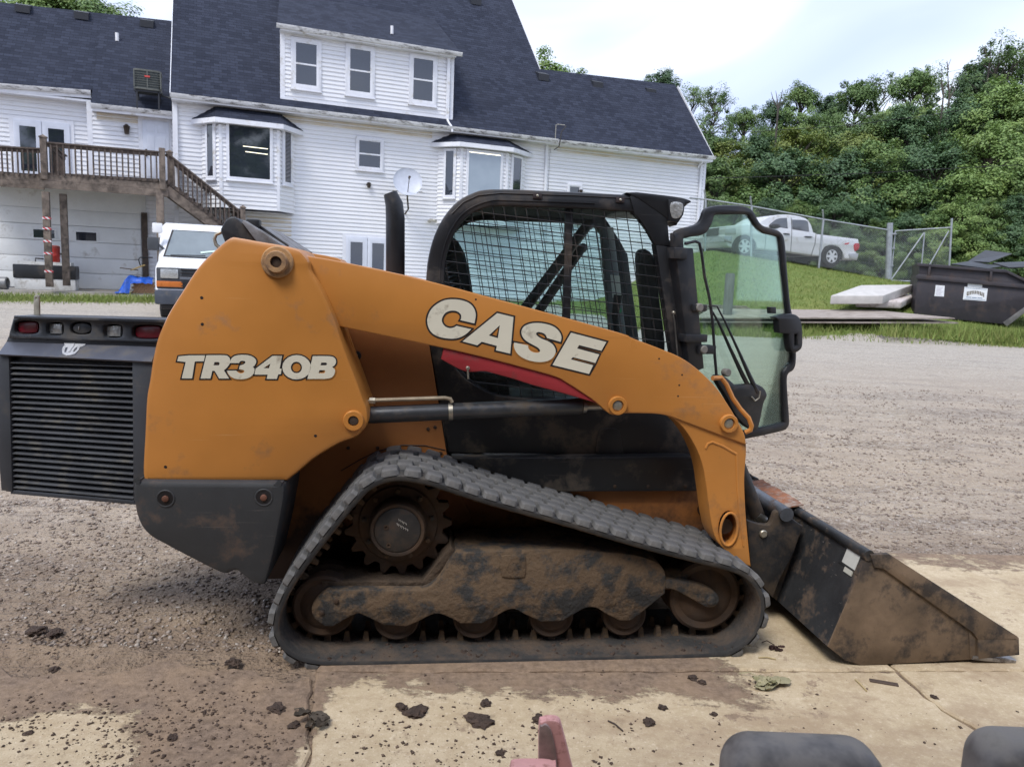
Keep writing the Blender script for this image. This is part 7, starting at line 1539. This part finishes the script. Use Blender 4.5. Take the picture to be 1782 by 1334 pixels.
rows = [
 # back row
 (1152, 128, 52, 'dark', 1.0, 'rising just behind the right end of the house ridge'), (1205, 150, 54, 'airy', 1.1, 'behind the sloping roof edge of the house'), (1245, 150, 50, 'airy', 1.0, 'peaking just right of the house roof'), (1300, 190, 54, 'mid', 1.2, 'in the low dip of the skyline right of the house'), (1350, 182, 56, 'dark', 1.2, 'at the left part of the skyline behind the pickup cab'),
 (1400, 148, 54, 'mid', 1.2, 'with a rounded top above the pickup cab'), (1448, 172, 56, 'dark', 1.1, 'on the skyline above the pickup bed'), (1492, 142, 52, 'mid', 1.25, 'highest in the middle of the skyline'), (1545, 128, 54, 'airy', 1.1, 'on the skyline left of the dead snags'), (1588, 124, 50, 'mid', 1.1, 'on the skyline directly beside the dead snags'), (1620, 114, 52, 'airy', .8, 'with sparse twigs left of the forked dead snag'),
 (1700, 118, 48, 'dark', 1.1, 'very dark on the skyline right of the dead snag'), (1738, 66, 46, 'airy', .95, 'tallest, with a see-through top at the upper right'), (1785, 76, 47, 'airy', 1.0, 'see-through at the right edge of the picture'), (1835, 90, 46, 'mid', 1.0, 'mostly cut off by the right edge'),
 # middle row
 (1225, 230, 44, 'mid', 1.2, 'close to the right wall of the house'), (1275, 250, 43, 'yellow', 1.2, 'with autumn tints right of the house corner'), (1330, 245, 44, 'dark', 1.3, 'behind the gap between cab door and pickup'), (1385, 222, 42, 'yellow', 1.2, 'yellow topped above the pickup roof'), (1432, 222, 44, 'mid', 1.3, 'in the second row above the pickup bed'), (1478, 235, 42, 'yellow', 1.15, 'yellow tinted right of the pickup tailgate'),
 (1525, 208, 43, 'mid', 1.3, 'in the second row above the gate post'), (1580, 192, 42, 'dark', 1.25, 'ivy dark below the dead snags'), (1640, 210, 42, 'spruce', 1.4, 'below the forked dead snag'), (1690, 175, 41, 'dark', 1.2, 'in the second row above the dumpster'), (1750, 150, 40, 'bright', 1.15, 'layered like ferns at the upper right'), (1805, 165, 39, 'bright', 1.1, 'fern-like and cut by the right edge'),
 # front row
 (1250, 280, 37.5, 'mid', 1.5, 'low beside the house corner behind the fence'), (1310, 316, 37, 'mid', 1.6, 'low behind the arched cab door frame'), (1365, 268, 37, 'dark', 1.6, 'low behind the pickup cab'), (1420, 306, 37, 'bright', 1.5, 'low and light behind the pickup bed'), (1470, 276, 36, 'dark', 1.6, 'low behind the pickup tailgate'), (1520, 250, 36.5, 'mid', 1.5, 'low behind the thick gate post'), (1575, 312, 35, 'mid', 1.7, 'low behind the open gate'), (1630, 258, 36, 'dark', 1.5, 'low between the gate and the dumpster'),
 (1685, 305, 34, 'bright', 1.6, 'overhanging the open dumpster lid'), (1735, 232, 35, 'bright', 1.35, 'in front at the right above the dumpster'), (1790, 300, 33.5, 'mid', 1.6, 'low above the right end of the dumpster'), (1845, 260, 34, 'mid', 1.4, 'low and almost out of frame on the right'),
 # behind the house
 (945, 106, 46, 'bright', .8, 'tip showing where the tall roof meets the lower ridge'), (985, 126, 47, 'mid', .6, 'tiny tip just above the lower house ridge'), (60, -12, 44, 'bright', 1.0, 'crown showing above the wing roof at the top left'), (130, -8, 45, 'bright', 1.0, 'crown showing above the wing roof, right of the first'), (180, 2, 44, 'airy', .9, 'thin crown end above the wing roof near the tall roof')]
for i, (px, top, Y, kd, wd, where) in enumerate(rows):
    o = plant(px, top, Y, kd, f'{DESC[kd]} {where}', (.62+.2*wd if i < 15 else .8+.2*wd), NM[kd], rz=i*2.4)
# shrubs along the fence and the foot of the wood
for i, (px, top, Y, kd, where) in enumerate([(1235, 345, 33, 'mid', 'at the house corner behind the fence'), (1275, 352, 32.5, 'bright', 'behind the fence left of the pickup hood'), (1340, 350, 34.5, 'dark', 'behind the pickup windshield'), (1400, 352, 34, 'mid', 'behind the pickup rear window'), (1450, 350, 33.5, 'dark', 'behind the pickup bed'), (1505, 360, 33, 'dark', 'behind the pickup tail light'), (1540, 385, 32, 'mid', 'behind the thick gate post'), (1585, 372, 32, 'dark', 'behind the left half of the gate'), (1630, 370, 31.5, 'mid', 'behind the right half of the gate'), (1675, 352, 31, 'bright', 'behind the left end of the dumpster'), (1720, 350, 31, 'mid', 'behind the open dumpster lid'), (1775, 345, 30.5, 'dark', 'behind the right end of the dumpster'), (1825, 350, 30, 'mid', 'right of the dumpster, out of sight mostly')]):
    plant(px, top, Y, kd, f'bushy {("mid green", "dark green", "light green")[("mid","dark","bright").index(kd)]} shrub {where}', 1.15, 'shrub', 'shrub', 'shrubs along the fence', i*1.9, .3, .42)
# dead snags
def snag(px, base, forks, lab, Y=43):
    o = thing('dead_tree', lab, 'dead tree', None, (aty(px, 200, Y).x, Y, gz(aty(px, 200, Y).x, Y)), None, 'dead trees'); m = MB(); L = o.location
    f = lambda p: aty(p[0], p[1], Y)-Vector(L)
    b = f(base); m.tube([Vector((0, 0, 0)), b], [.09, .055], 7)
    for fk in forks: m.tube([f(p) for p in fk], [.05-.04*i/max(1, len(fk)-1) for i in range(len(fk))], 6)
    m.build('trunk', BARK, o)
snag(1651, (1651, 180), [[(1651,182),(1652,160),(1650,140),(1649,118),(1655,103)], [(1650,122),(1648,106)], [(1651,165),(1656,150),(1660,138)], [(1652,160),(1647,142)], [(1652,172),(1660,158),(1664,148)]], 'bare forked dead trunk standing above the skyline')
snag(1638, (1640, 185), [[(1640,185),(1642,160),(1638,135),(1640,121)], [(1641,165),(1637,140)]], 'bare thin dead trunk just left of the forked one')
snag(1354, (1354, 190), [[(1354,190),(1352,170),(1350,158)], [(1354,188),(1360,168),(1362,155)], [(1354,190),(1345,172),(1342,160)], [(1354,190),(1367,172)]], 'fine bare dead treetop left of the pickup skyline', 50)
snag(1712, (1722, 110), [[(1722,110),(1714,90),(1709,78)], [(1716,95),(1714,82)]], 'bare dead branch tip beside the tallest tree', 46)
# overhead wires
for i, (pts_, Y, lab) in enumerate([([(1180,312),(1320,308),(1500,302),(1640,294),(1840,284)], 33, 'lowest overhead cable crossing in front of the trees'), ([(1180,233),(1320,229),(1470,219),(1600,203),(1700,188),(1840,168)], 40, 'upper cable sagging across the middle of the trees'), ([(1640,128),(1720,110),(1840,84)], 45, 'thin cable running off to the upper right'), ([(1640,146),(1720,130),(1840,108)], 45, 'second thin cable just below the one at the upper right')]):
    o = MB().tube([aty(x, y, Y) for x, y in pts_], .013 if i < 2 else .009, 5).build('overhead_cable', INK); tag(o, lab, 'cable', 'overhead cables')
# grass blades
def grass(n, sampler, hmin, hmax, mat, seed, lab):
    rng = np.random.default_rng(seed); P = np.array([sampler(rng) for _ in range(n)]); hh = hmin+(hmax-hmin)*rng.random(n)**1.8; hh *= P[:, 3] if P.shape[1] > 3 else 1
    a = rng.random(n)*6.283; w_ = .006+.006*rng.random(n); dx = np.stack([np.cos(a), np.sin(a), 0*a], 1)*w_[:, None]; lean = np.stack([rng.normal(size=n)*.35, rng.normal(size=n)*.35, np.ones(n)], 1)*hh[:, None]
    B = P[:, :3]; V = np.stack([B-dx, B+dx, B+lean*.6+dx*.6, B+lean], 1)
    me = np_mesh('grass', V, 4, mat); return tag(link('grass_blades', me), lab, None, kind='stuff')
GRM = island_mat('grass_blade_mat', [(.12, .19, .035), (.20, .26, .06), (.29, .29, .10), (.15, .22, .045), (.24, .28, .07)], .7)
def s_bank(rng):
    while True:
        X = 2.2+rng.random()*13; Y = 16.9+rng.random()**1.6*10
        if rng.random() < turf_amount(X, Y)+.05: 
            edge = 1.0 if Y < 18.3 else .45
            return (X, Y, gz(X, Y)-.01, edge)
grass(60000, s_bank, .05, .24, GRM, 3, 'tufty grass along the bank edge and lawn')
def s_left(rng):
    while True:
        x = -14+rng.random()*17; y = -4.6+rng.random()*3.3
        if rng.random() < max(.04, 1-abs(y+2.9)/1.5): p = HF.w((x, y, 0)); return (p.x, p.y, gz(p.x, p.y)-.01, 1)
grass(26000, s_left, .04, .16, GRM, 4, 'grass strip in front of the house')
def s_weed(rng):
    X = 8.5+rng.random()*6.5; return (X, 17.6+rng.normal()*.35+.1*(X-9), gz(X, 17.7)-.01, 1)
grass(5000, s_weed, .12, .42, GRM, 8, 'tall weeds at the foot of the dumpster')

# trees standing behind the garage, mirrored in the house windows
for i, (X, Y, Hh, kd, lab) in enumerate([(8, -15, 15, 'mid', 'mid green tree behind the garage roof'), (14, -17, 14, 'dark', 'dark tree behind the right end of the garage'), (-4, -19, 13, 'bright', 'light green tree behind the left half of the garage')]):
    o = thing(NM[kd], lab, 'tree', None, (X, Y, 0), None, 'trees behind the garage'); o.scale = (Hh/9.6,)*3; wm, cm = KINDS[kd]; link('trunk', wm, o); link('crown', cm, o)
